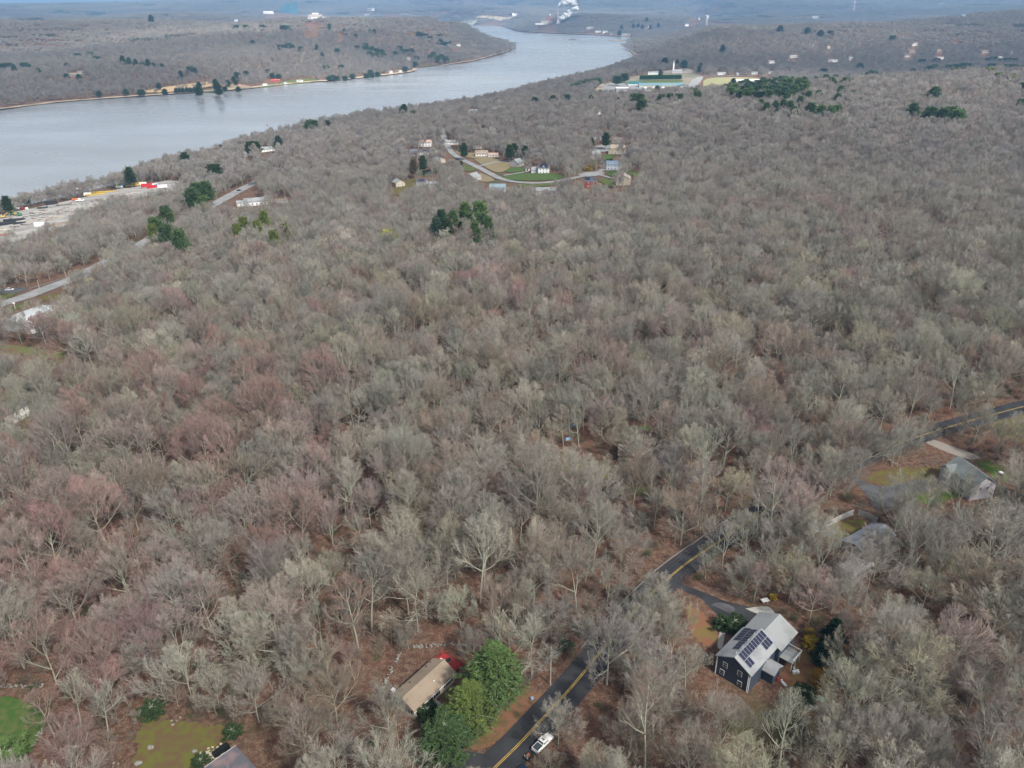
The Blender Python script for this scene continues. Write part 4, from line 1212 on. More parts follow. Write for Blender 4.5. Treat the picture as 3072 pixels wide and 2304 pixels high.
# ---- vehicles
TYRE = paint((.02, .02, .02), .8)
def wheel(t, x, y, r=.38, w=.26):
    o = MB().tube((x, y - w / 2, r), (x, y + w / 2, r), r, n=16).build('wheel', TYRE, t)
    MB().tube((x, y - w / 2 - .01, r), (x, y + w / 2 + .01, r), r * .55, n=12).build('rim', METAL, o)
def pickup(label, x, y, z, rz, m, group=None):
    t = thing('pickup_truck', (x, y, z), label, 'pickup truck', rz, group)
    b = MB()      # length along x, nose +x
    b.prism([(-2.85, .5), (2.75, .5), (2.86, .85), (2.72, 1.08), (1.45, 1.2), (1.0, 1.22), (-2.85, 1.22)], -.95, .95, 'y')
    b.build('body', m, t, bevel=.06)
    cb = MB(); cb.prism([(-.75, 1.2), (1.2, 1.2), (.62, 1.86), (-.55, 1.88)], -.86, .86, 'y'); cb.build('cab', m, t, bevel=.08)
    g = MB()
    g.add([(1.19, -.72, 1.26), (1.19, .72, 1.26), (.70, .64, 1.80), (.70, -.64, 1.80)], [(0, 1, 2, 3)])
    g.build('windscreen', GLASS, t)
    MB().add([(-.757, -.7, 1.28), (-.757, .7, 1.28), (-.60, .66, 1.78), (-.60, -.66, 1.78)], [(3, 2, 1, 0)]).build('rear_window', GLASS, t)
    for s_ in (-1, 1):
        for (a0, a1, b0, b1) in ((.18, 1.02, .18, .60), (-.66, .08, -.52, .08)):
            MB().add([(a0, s_ * .872, 1.26), (a1, s_ * .872, 1.26), (b1, s_ * .862, 1.76), (b0, s_ * .862, 1.76)], [(0, 1, 2, 3)]).build('side_window', GLASS, t)
        MB().box(.95, s_ * 1.1, 1.28, .16, .26, .2).build('wing_mirror', m, t)
        MB().box(2.78, s_ * .72, .92, .1, .34, .2).build('headlight', METAL, t)
        MB().box(-2.87, s_ * .84, .98, .06, .14, .34).build('tail_light', paint((.4, .02, .02)), t)
        for x_ in (1.75, -1.75): wheel(t, x_, s_ * .84)
    MB().box(.12, 0, 1.885, .5, .8, .02).build('sunroof', GLASS, t)
    bd = MB(); bd.box(-1.82, 0, 1.235, 1.88, 1.56, .03); bd.build('bed_cover', paint((.045, .06, .065), .5), t)
    MB().box(-2.95, 0, .6, .16, 1.8, .2).build('rear_bumper', METAL, t)
    MB().box(2.86, 0, .62, .14, 1.8, .24).build('front_bumper', METAL, t)
    MB().box(-2.862, 0, .8, .03, .4, .14).build('number_plate', WHITE, t)
    t.scale = (.88, .88, .88)
    return t
def car(label, x, y, z, rz, m, group=None, van=False):
    t = thing('parked_car', (x, y, z), label, 'car', rz, group)
    b = MB(); b.prism([(-2.2, .35), (2.2, .35), (2.25, .7), (1.3, .92), (-2.1, .98), (-2.25, .7)], -.88, .88, 'y'); b.build('body', m, t, bevel=.05)
    c_ = MB()
    c_.prism([(-1.9, .95), (1.15, .92), (.4, 1.45), (-1.3, 1.47)] if not van else [(-2.1, .95), (1.5, .92), (.9, 1.75), (-2.0, 1.8)], -.74, .74, 'y'); c_.build('windows', GLASS, t, bevel=.05)
    MB().box(-.45 if not van else -.55, 0, 1.48 if not van else 1.8, 1.6 if not van else 2.6, 1.3, .05).build('roof', m, t, bevel=.02)
    for s_ in (-1, 1):
        for x_ in (1.35, -1.35): wheel(t, x_, s_ * .78, .33, .22)
    return t
a = Vector(U(1651, 2216, 1.0)); b = Vector(U(1597, 2269, 1.0)); m_ = (a + b) / 2 + Vector((.25, -.1)); d = a - b
TRZ = math.atan2(d.y, d.x)
pickup('white crew-cab pickup with dark bed cover parked on the road edge', m_.x, m_.y, gz(m_.x, m_.y) + .06, TRZ, paint((.82, .82, .80), .35, .02))
x, y, z = G(1556, 2330)
car('dark blue car cut off by the bottom edge behind the white pickup', x, y, z + .06, TRZ, paint((.012, .025, .06), .3))
x, y, z = G(1585, 2276)
t = thing('utility_trailer', (x, y, z + .05), 'small dark trailer with orange load between the white pickup and blue car', 'trailer', TRZ)
MB().box(0, 0, .5, 1.5, 1.0, .3).box(1.1, 0, .42, .9, .08, .08).build('body', DARKM, t)
MB().box(.1, .1, .78, .8, .6, .25).build('load', paint((.26, .11, .06)), t)
for s_ in (-1, 1):
    wheel(t, 0, s_ * .6, .28, .16); MB().tube((-.6, s_ * .3, .6), (-.75, s_ * .3, 1.5), .04).build('post', WHITE, t)
x, y, z = G(30, 872); car('silver car parked beside the highway at the left edge', x, y, z + .2, .2, paint((.62, .63, .66), .35))
x, y, z = G(718, 574); car('dark car driving along the highway between bare trees', x, y, z + .35, .75, paint((.03, .04, .06), .35))
x, y, z = G(1596, 2096)
box_thing('blue_bin', 'small blue and white bin lying on the lawn edge by the road', 'bin', 1596, 2098, [(0, 0, .3, .8, .5, .5, .3, .8, .8), (0, 0, .6, .7, .45, .06)], paint((.25, .33, .5)), .4)

# ---- guard rails
def guard_rail(label, line, side=0.0, world=None, post=3.8, m=METAL):
    w = world or [Vector(G(a, b)[:2]) for a, b in line]
    p = resample([tuple(q) for q in smooth_line([tuple(q) for q in w], 1)], post)
    t = thing('guard_rail', (p[0].x, p[0].y, gz(p[0].x, p[0].y)), label, 'guard rail')
    o = t.location; r = MB()
    for a, b in zip(p[:-1], p[1:]):
        A = Vector((a.x, a.y, gz(a.x, a.y) + .62)) - o; B = Vector((b.x, b.y, gz(b.x, b.y) + .62)) - o
        dd = (B - A).normalized(); n = Vector((-dd.y, dd.x, 0)) * .06
        u = Vector((0, 0, .16))
        r.add([A - u - n, B - u - n, B + u - n, A + u - n, A - u + n, B - u + n, B + u + n, A + u + n], [(0, 1, 2, 3), (7, 6, 5, 4), (3, 2, 6, 7), (0, 4, 5, 1)])
    r.build('rail', m, t)
    for a in p[:90]: MB().box(a.x - o.x, a.y - o.y, gz(a.x, a.y) - o.z + .35, .18, .18, .9).build('post', WOOD, t)
    return t
guard_rail('long galvanised guard rail following the left edge of the road', [(1742, 1950), (1800, 1885), (1832, 1849), (1900, 1778), (1960, 1720), (2022, 1672), (2100, 1620), (2150, 1584), (2200, 1551)])
guard_rail('guard rail along the river side of the grey highway', [(90, 868), (150, 851), (200, 834), (250, 812), (300, 787), (340, 765)], m=paint((.2, .2, .2)))

# ---- utility poles and wires
def pole(label, X, Y, h=11.0, rz=0.0, trans=False, arm=True, lamp=False, group=None, xy=None):
    x, y, z = G(X, Y) if xy is None else (*xy, gz(*xy))
    t = thing('utility_pole', (x, y, z), label, 'utility pole', rz, group)
    MB().tube((0, 0, -.3), (0, 0, h), .17, .12, n=10).build('shaft', paint((.40, .37, .32)), t)
    if arm:
        ar = MB().box(0, 0, h - .7, 2.3, .12, .14).build('crossarm', WOOD, t)
        for k in (-1.05, -.45, .45, 1.05): MB().tube((k, 0, h - .62), (k, 0, h - .4), .05, n=6).build('insulator', paint((.5, .5, .48)), ar)
    if trans: MB().tube((.1, .35, h - 2.6), (.1, .35, h - 1.6), .26, n=12).build('transformer', METAL, t)
    if lamp:
        l = MB().tube((0, 0, h - 1.2), (1.6, 0, h - .7), .05, n=6).build('lamp_arm', METAL, t)
        MB().box(1.8, 0, h - .72, .45, .2, .12).build('lamp_head', WHITE, l)
    return Vector((x, y, z)), rz, h
ra_ = TRZ - math.pi / 2
P1 = pole('pale utility pole with transformer standing left of the road near the pickup', 1651, 2055, 11, ra_, trans=True)
P2 = pole('utility pole with a white street lamp right of the guard-railed road', 2154, 1641, 10.5, ra_ - .25, lamp=True)
q = Vector(U(1180, 2560, 0)); P0 = pole('utility pole below the frame', 0, 0, 11, ra_, xy=(q.x, q.y)) if False else (Vector((q.x, q.y, gz(q.x, q.y))), ra_, 11)
P3 = pole('utility pole behind bare trees at the far bend of the road', 2760, 1322, 10.5, ra_ - .6)
POLES = [P0, P1, P2, P3]
def wire(label, a, b, sag, r=.036, n=14):
    m = MB(); prev = None
    for k in range(n + 1):
        t_ = k / n; p = a.lerp(b, t_) - Vector((0, 0, 4 * sag * t_ * (1 - t_))) - a
        if prev is not None: m.tube(prev, p, r, n=4)
        prev = p
    o = m.build('overhead_wire', paint((.05, .05, .05)), None, label=label, cat='wire', group='overhead wires'); o.location = a; return o
seg = ['over the needle-strewn bank', 'beside the guard rail', 'over the wood near the road bend']
for i in range(3):
    (pa, rza, ha), (pb, rzb, hb) = POLES[i], POLES[i + 1]
    for k, nm in ((-1.05, 'left outer'), (1.05, 'right outer')):
        A = pa + Vector((math.cos(rza) * k, math.sin(rza) * k, ha - .4)); B = pb + Vector((math.cos(rzb) * k, math.sin(rzb) * k, hb - .4))
        wire('%s thin black wire strung %s' % (nm, seg[i]), A, B, 1.0)
    wire('thicker lower cable strung %s' % seg[i], pa + Vector((0, 0, ha - 3.0)), pb + Vector((0, 0, hb - 3.0)), 1.3, .05)
hwp = [pole('dark pole beside the highway nearest the left edge', 8, 924, 9, .9, arm=False), pole('second dark pole from the left edge beside the highway', 124, 884, 9, .9, arm=False),
       pole('third dark pole from the left edge beside the highway', 205, 855, 9, .9, arm=False)]

# ---- shed roof and black container at the lower left
x, y, z = G(648, 2300)
c, rz, L, W = quad_frame([(615, 2304), (706, 2242), (790, 2330), (700, 2400)], 2.6)
t = house('dark flat-roofed shed cut off by the bottom edge', (c.x, c.y, gz(c.x, c.y)), rz, L, W, 2.5, 0, paint((.35, .33, .28)), mat('dark_roofing', (.10, .10, .115), .7, noise_mix((.20, .15, .15), .4, .45, .65, 6)), [('f', 0, 1.4, 1, 1)], name='shed', over=.3)
MB().box(-L * .1, 0, 2.85, .6, 1.2, .15).build('skylight', WHITE, t)
MB().box(0, W / 2 + .17, 2.7, L + .3, .06, .16).build('gutter', WHITE, t)
box_thing('black_tank', 'black ribbed storage box on the grass above the dark shed', 'storage box', 664, 2256, [(0, 0, .55, 3.4, 1.3, 1.1, 0, .95, .8), (0, 0, 1.15, 3.0, .1, .1), (0, .4, 1.1, 3.0, .08, .08)], paint((.012, .014, .014), .4), rz)

# ---- grey house at the right with hipped greenish roof
c, rz, L, W = quad_frame([(2850, 1400), (2936, 1470), (2975, 1436), (2892, 1382)], 5.2)
rz += 0
z0 = gz(c.x, c.y) - .2
w = wins_row('f', 4, L * .85, 4.0, 1.0, 1.3) + wins_row('f', 3, L * .7, 1.4, 1.2, 1.3) + wins_row('l', 2, W * .6, 4.0, 1.0, 1.3) + wins_row('r', 2, W * .6, 4.0, 1, 1.3) + wins_row('b', 3, L * .8, 4.0, 1, 1.3)
HG = house('grey two-storey house with grey-green roof at the end of the right-hand driveway', (c.x, c.y, z0), rz, L, W, 5.2, 2.6, LAVW, R_GREEN, w, name='two_storey_house',
           wings=[(-L * .33, -W * .5, L * .3, 3.2, 5.2, 1.5, 'y')], doors=[('f', 2, 1, 2.1, DARKM)])
MB().box(L / 2 - .2, W / 2 + .5, 4.3, .9, .8, 8.6).build('chimney', paint((.16, .10, .08)), HG)
MB().box(L / 2 - .2, W / 2 + .5, 8.75, 1.05, .95, .3).build('chimney_cap', WHITE, HG)
# ---- fenced garden, deck and hidden house
def fence(label, px, h=1.9, m=GREYW):
    w = [Vector(G(a, b)[:2]) for a, b in px]
    p = resample([tuple(q) for q in w], 2.4); o = Vector((p[0].x, p[0].y, gz(p[0].x, p[0].y)))
    t = thing('board_fence', o, label, 'fence'); r = MB()
    for a, b in zip(p[:-1], p[1:]):
        d_ = (b - a); n = Vector((-d_.y, d_.x)).normalized() * .04
        za, zb = gz(a.x, a.y) - o.z, gz(b.x, b.y) - o.z
        q = lambda v, s_, z_: (v.x + n.x * s_ - o.x, v.y + n.y * s_ - o.y, z_)
        r.add([q(a, -1, za - .2), q(b, -1, zb - .2), q(b, -1, zb + h), q(a, -1, za + h), q(a, 1, za - .2), q(b, 1, zb - .2), q(b, 1, zb + h), q(a, 1, za + h)], [(0, 1, 2, 3), (7, 6, 5, 4), (3, 2, 6, 7)])
    r.build('boards', m, t)
    for a in p: MB().box(a.x - o.x, a.y - o.y, gz(a.x, a.y) - o.z + h / 2, .16, .16, h + .25).build('post', m, t)
    return t
fence('long weathered grey board fence at the back of the fenced garden', [(2422, 1608), (2470, 1586), (2520, 1561), (2558, 1545)])
fence('grey board fence on the right side of the fenced garden', [(2575, 1545), (2600, 1555), (2628, 1570)])
c = Vector(G(2600, 1640)[:2]); z0 = gz(c.x, c.y)
w = wins_row('f', 3, 8, 1.5, 1.1, 1.2) + wins_row('b', 3, 8, 1.5, 1.1, 1.2) + [('l', 0, 1.5, 1, 1.2), ('r', 0, 1.5, 1, 1.2)]
HH = house('grey-roofed house half hidden by bare trees beside the fenced garden', (c.x, c.y, z0), .60, 14, 6.5, 2.8, 1.4, paint((.22, .13, .11)), shingle((.22, .235, .26)), w, name='single_storey_house', clear=0)
DISCS.append((c.x, c.y, 6.5))
x, y, z = G(2565, 1705)
t = thing('raised_deck', (x, y, z), 'grey raised deck with white rails below the house with the fenced garden', 'deck', .55)
MB().box(0, 0, .9, 7.5, 5, .16).build('floor_boards', GREYW, t)
rl = MB()
for (a, b) in (((-3.7, -2.4), (3.7, -2.4)), ((3.7, -2.4), (3.7, 2.4)), ((-3.7, 2.4), (-3.7, -2.4)), ((-.5, 2.4), (3.7, 2.4))):
    rl.tube((*a, 1.95), (*b, 1.95), .07, n=4); n = 10
    for k in range(n + 1): rl.tube((a[0] + (b[0] - a[0]) * k / n, a[1] + (b[1] - a[1]) * k / n, .9), (a[0] + (b[0] - a[0]) * k / n, a[1] + (b[1] - a[1]) * k / n, 1.95), .035, n=4)
rl.build('railing', WHITE, t)
for sx in (-1, 1):
    for sy in (-1, 1): MB().box(sx * 3.5, sy * 2.2, .4, .18, .18, 1.1).build('leg', WOOD, t)
DISCS.append((x, y, 4))
x, y, z = G(2612, 1700)
t = thing('garden_table', (x, y, z), 'round white table on the ground beside the raised deck', 'table')
MB().tube((0, 0, .7), (0, 0, .78), .9, n=18).build('table_top', WHITE, t); MB().tube((0, 0, 0), (0, 0, .7), .09).build('leg', WHITE, t)
for (X, Y, s_, lb) in ((1715, 1278, .6, 'blue tarp-covered heap in the wood above the yellow-green yard'), (1705, 1318, .6, 'long pale blue tarp-covered boat in the wood above the yellow-green yard')):
    box_thing('tarp_cover', lb, 'tarp', X, Y, [(0, 0, .6 * s_, 4.5 * s_, 2 * s_, 1.2 * s_, .2, .7, .5)], paint((.22, .33, .50)), .2)
x, y, z = G(1925, 1372)
house('brown-roofed house almost hidden by bare trees behind the yellow-green yard', (x, y, z - .2), -.15, 15, 8, 2.8, 1.6, paint((.28, .22, .18)), shingle((.14, .11, .09)), wins_row('f', 4, 12, 1.5, 1.1, 1.2), name='single_storey_house', clear=0, chimney=[(2, 0, .9, .9)])
DISCS.append((x, y, 4.5))
# ---- house and barn at the left edge
c = Vector(G(22, 1265)[:2]); z0 = gz(c.x, c.y) - .2
house('white house with a dark mossy roof at the left edge', (c.x, c.y, z0), 1.25, 13, 8.5, 5.0, 2.4, WHITE, R_DGREY, wins_row('f', 4, 12, 3.8, 1, 1.3) + wins_row('f', 4, 12, 1.2, 1, 1.3) + wins_row('l', 2, 5, 3.8, 1, 1.3), name='two_storey_house', clear=0)
DISCS.append((c.x, c.y, 7.5))
c = Vector(G(5, 1315)[:2]); z0 = gz(c.x, c.y)
house('low white garage below the dark mossy-roofed house at the left edge', (c.x, c.y, z0), .1, 9, 6, 2.6, 1.2, WHITE, R_LG, [('f', -2, 1.3, 1, 1), ('r', 0, 1.3, 1, 1)], name='garage', doors=[('f', 2, 2.4, 2.1, GREYW)])
# ---- pale metal commercial building by the highway
c, rz, L, W = quad_frame([(22, 948), (142, 908), (200, 938), (60, 990)], 5.0)
t = house('large white metal building with a pale roof beside the highway', (c.x, c.y, gz(c.x, c.y) - .3), rz, L, W, 4.6, 1.6, WHITE, mat('pale_metal_roof', (.52, .55, .55), .5, noise_mix((.44, .46, .46), .15, stretch=(1, 6, 1))), wins_row('r', 4, W * .8, 2.2, 1.6, 1.8) + wins_row('f', 5, L * .8, 2.2, 1.8, 1.4), name='commercial_building', clear=0)
DISCS.append((c.x, c.y, 11))
x, y, z = G(46, 926)
t = thing('road_sign', (x, y, z), 'white sign post on the grass island beside the highway', 'sign')
MB().tube((0, 0, 0), (0, 0, 3.8), .12, n=8).build('post', WHITE, t); MB().box(0, 0, 3.3, 1.3, .1, .9).build('sign_board', WHITE, t)
# ---- house beyond the highway (red and grey)
x, y, z = G(770, 612)
house('grey-roofed house with a red end wall beside the highway', (x, y, z - .3), .35, 20, 12, 3.6, 2.2, WHITE, R_LG, wins_row('f', 5, 17, 1.7, 1.3, 1.6), name='house', wings=[(-13, 0, 7, 9, 3, 1.4, 'x')], clear=1)
CLEARINGS.append(([(690, 600), (740, 580), (800, 595), (800, 620), (750, 632), (690, 628)], .5))
x, y, z = G(845, 608)
t = house('small white pavilion with a red door in the bare trees beyond the highway', (x, y, z - .3), .1, 10, 4, 2.6, .9, WHITE, R_BROWN, wins_row('f', 4, 8, 1.4, .8, 1.2), name='pavilion', doors=[('f', -4.4, 1, 2, REDW)])
CLEARINGS.append(([(815, 600), (880, 592), (885, 612), (820, 616)], .4))

# ---- neighbourhood houses: (label, X, Y of base, width in the photo, rz, kind, wall, roof, extras)
def hood(label, X, Y, wpx, rz, depth, h, rise, wall, roof, ax='x', **kw):
    x, y, z = G(X, Y)
    D = math.sqrt(x * x + y * y + (z - CAM_H) ** 2)
    L = wpx * D / (FPX * 3)
    vis = kw.pop('vis', .3 if D > 1900 else .4 if 'veiled' in label or 'hidden' in label or 'glimpsed' in label else 1.05)
    CLEARINGS.append(([(X - wpx * .62, Y - 7), (X + wpx * .62, Y - 7), (X + wpx * .6, Y + 4), (X - wpx * .6, Y + 4)], vis))
    y += depth * .5
    nw = max(2, int(L / 3.2))
    w = kw.pop('wins', None)
    if w is None:
        w = wins_row('f', nw, L * .9, h - 1.3, 1.1, 1.35) + (wins_row('f', nw, L * .9, 1.4, 1.2, 1.35) if h > 4 else []) + wins_row('r', 2, depth * .7, h - 1.3, 1.1, 1.3) + wins_row('l', 2, depth * .7, h - 1.3, 1.1, 1.3)
    return house(label, (x, y, gz(x, y) - .2), R(rz), L, depth, h, rise, wall, roof, w, ax=ax, **kw)
Lw = lambda X, Y, w_: w_ * math.sqrt(sum(k * k for k in (G(X, Y)[0], G(X, Y)[1], G(X, Y)[2] - CAM_H))) / (FPX * 3)
hood('white two-storey house with a pale tan roof at the back left of the hamlet', 1275, 440, 36, -3, 8, 5, 2.2, WHITE, R_PINK)
hood('long low ranch house with a pale grey roof at the back of the hamlet', 1348, 434, 52, -3, 8, 2.8, 1.8, WHITE, R_LG)
hood('long white house with a blue solar roof at the left of the hamlet', 1270, 466, 72, -2, 9, 3, 2.6, WHITE, R_BLUE, solar=[('f', -7, 7, .1, .9)])
hood('beige gabled house with a grey roof below the blue solar roof', 1316, 490, 24, 35, 12, 3.4, 2.6, TANW, R_GREY, ax='y')
hood('white cape house with three dormers near the street bend', 1445, 470, 35, -2, 8, 3.2, 3.0, WHITE, R_TAN, dormers=[(-4, 2), (0, 2), (4, 2)])
hood('white garage with a pinkish roof right of the three-dormer house', 1480, 472, 28, -3, 6.5, 2.7, 1.6, WHITE, R_PINK, name='garage', doors=[('f', 0, 2.6, 2.2, GREYW)])
hood('grey gabled house with its peaked end facing right of the dry field', 1551, 500, 30, -35, 11, 4, 3.2, GREYW, R_GREY, ax='y')
hood('tiny white shed with a dark doorway between two hamlet houses', 1583, 512, 11, -8, 3, 2.4, 1.1, WHITE, R_DGREY, name='shed', wins=[], doors=[('f', 0, 1.3, 1.9, DARKM)])
t = hood('white colonial house with black solar panels above the bright green lawn', 1632, 521, 31, -7, 8.5, 5.6, 2.8, WHITE, R_DGREY, solar=[('f', -4.2, 4.2, .1, .95)], dormers=[(0, 1.8)], doors=[('f', 0, 1.1, 2.2, paint((.1, .16, .25)))])
hood('low grey-roofed garage wing left of the white colonial', 1606, 519, 20, -7, 8, 2.8, 2.6, WHITE, R_GREY, name='garage', doors=[('f', 2, 2.4, 2.1, GREYW)])
hood('grey cape house with a shed roof porch below the dry grass', 1418, 545, 36, -38, 11, 4.2, 3.2, GREYW, R_GREY, ax='y')
hood('grey house with a solar-panelled roof half hidden in trees', 1265, 562, 28, -4, 10, 5.2, 1.6, GREYW, R_DGREY, solar=[('f', -3, 3, .2, .9)])
hood('plain grey house wing right of the half hidden solar roof', 1298, 565, 30, -4, 9, 4.2, 1.6, GREYW, R_GREY)
hood('beige house with a white deck fence at the left end of the hamlet', 1194, 562, 28, 30, 10, 4.2, 2.6, TANW, R_GREY, ax='y', solar=[])
hood('blue-grey house veiled by bare trees below the street', 1493, 580, 46, -3, 10, 5.4, 2.2, BLUEW, shingle((.20, .27, .30)))
hood('lavender-grey house veiled by bare trees right of the street dip', 1640, 590, 60, -4, 9, 5.0, 2.2, LAVW, R_GREY)
hood('pale house behind the three-dormer house', 1432, 446, 24, 0, 8, 4.6, 2, WHITE, R_LG)
hood('teal-roofed white house among dark conifers at the back of the hamlet', 1560, 444, 36, -3, 8, 4.2, 2, WHITE, shingle((.30, .38, .38)))
hood('grey low house in the trees above the white colonial', 1610, 462, 36, -8, 9, 3, 2, GREYW, R_GREY)
hood('tan gabled house with solar panels at the top right of the hamlet', 1855, 462, 40, -20, 9, 6, 3, TANW, shingle((.36, .30, .23)), wings=[(-6, -3, 6, 8, 4, 2, 'y')], solar=[('f', 1, 6, .2, .9)])
hood('low brown-roofed house behind the tan gabled house', 1862, 428, 46, -4, 9, 3, 2, TANW, R_BROWN)
hood('small white house between conifers at the top of the right hamlet', 1780, 418, 18, 0, 7, 3.2, 1.5, WHITE, R_DGREY)
hood('white low house right of the dark conifer at the top of the hamlet', 1812, 422, 22, 0, 7, 3, 1.5, WHITE, R_LG)
hood('grey house with cream timber front left of the small green lawn', 1782, 478, 34, 12, 10, 5, 3, GREYW, R_GREY, wings=[(-4, -4, 5, 5, 3, 2, 'y')])
hood('white house with a slate-blue roof and two dormers beside the lawn', 1843, 510, 42, -12, 9, 5.4, 2.8, BLUEW, R_BLUE, dormers=[(-5, 2.4), (1, 2.4)])
hood('tall tan house with a plain gable above the wood at the right', 1872, 556, 38, -14, 10, 6.4, 3, TANW, shingle((.44, .40, .32)), ax='y')
hood('red house under a blue solar roof beside a yellow bush', 1773, 562, 31, -3, 9, 5.8, 2.6, REDW, R_BLUE, solar=[('f', -5.2, -.15, .05, .95), ('f', .15, 5.2, .05, .95)], porch=None)
# houses in the woods beyond the hamlet
hood('white house under riverside trees left of the tall dark spruce', 800, 455, 40, 15, 9, 3.5, 2.4, WHITE, R_GREY)
hood('grey-roofed cottage at the wood edge by the river', 742, 468, 24, 20, 8, 3, 2.2, GREYW, R_GREY)
hood('dark-roofed white house on the river edge in the bend', 1486, 331, 22, 8, 9, 5, 2.6, WHITE, R_DGREY)
hood('white long boathouse among conifers on the river edge', 1420, 338, 36, 4, 8, 3.5, 2, WHITE, R_LG)
hood('white house front glimpsed in the wood below the school', 1799, 345, 12, 0, 8, 5, 2, WHITE, R_LG)
hood('pale tan house in the wood below the school', 1748, 356, 20, -10, 9, 4, 2.4, TANW, shingle((.36, .30, .26)))
hood('grey house with small white windows in the wood by the river road', 1690, 305, 22, 6, 8, 4, 2, GREYW, R_GREY)
hood('white gabled cottage alone in the wood above the hamlet', 1914, 394, 8, 0, 6, 4, 2.4, WHITE, R_LG)

# ---- school buildings
hood('long low white flat-roofed school building', 1905, 282, 96, -1, 22, 4.5, 0, paint((.6, .6, .58)), R_WHITE, name='school_building', wins=wins_row('f', 16, 78, 2.4, 3, 1.8), cat='school')
hood('raised square white block of the flat-roofed school', 1868, 276, 36, -1, 20, 8, 0, paint((.35, .36, .36)), R_WHITE, name='school_building', wins=wins_row('f', 6, 24, 6, 3, 1.6), cat='school')
hood('school hall with a bright teal hipped roof', 1905, 258, 36, -2, 22, 4.5, 4.5, WHITE, R_TEAL, name='school_building', wins=wins_row('f', 5, 22, 2.4, 2, 1.8), cat='school')
hood('long school wing with a pale teal roof', 1985, 262, 124, -1, 24, 4.5, 4, paint((.55, .50, .44)), R_TEAL2, name='school_building', wins=wins_row('f', 14, 85, 2.2, 3, 1.6), cat='school')
hood('gabled school end block with dark teal roof beside the car park', 2052, 270, 38, -6, 22, 5, 5, WHITE, R_TEAL, ax='y', name='school_building', wins=[], cat='school')
for k, (X, lb) in enumerate(((1936, 'left'), (1962, 'middle'), (1990, 'right'))):
    hood('small white gabled porch on the pale teal school wing, %s of three' % lb, X, 266, 10, 0, 6, 3.6, 2.4, WHITE, R_LG, ax='y', name='school_porch', wins=[], cat='porch', clear=0, group='porches of the teal-roofed school wing')
hood('very long white warehouse behind the dark pine stand', 2258, 250, 92, -2, 24, 7, 0, WHITE, R_WHITE, name='warehouse', wins=wins_row('f', 10, 58, 3, 3, 2), cat='warehouse')
t = hood('church with a grey roof beneath a white steeple', 2032, 222, 26, -5, 16, 6, 5, paint((.5, .48, .42)), R_LG, name='church', wins=wins_row('f', 5, 16, 3, 1.5, 2.6), cat='church')
MB().box(-9.5, 0, 11, 3.4, 3.4, 22).build('tower', WHITE, t)
MB().add([(-11.2, -1.7, 22), (-7.8, -1.7, 22), (-7.8, 1.7, 22), (-11.2, 1.7, 22), (-9.5, 0, 34)], [(0, 1, 4), (1, 2, 4), (2, 3, 4), (3, 0, 4)]).build('spire', WHITE, t)
hood('white house left of the church among bare trees', 1960, 225, 30, 4, 12, 5, 3, WHITE, R_LG)
rd = random.Random(5)
for k in range(7):
    X, Y = 2076 + rd.uniform(-6, 20), 238 + k * 3.2
    x, y, z = G(X, Y)
    car('%s in the school car park, row %d from the back' % (('white van', 'dark car', 'silver car', 'red car', 'blue car', 'grey van', 'black car')[k], k + 1) , x, y, z + .6, rd.uniform(.8, 1.1), paint(((.8, .8, .8), (.05, .05, .06), (.55, .56, .58), (.4, .05, .04), (.08, .14, .3), (.35, .36, .37), (.02, .02, .02))[k], .4), group='vehicles in the school car park', van=k in (0, 5))
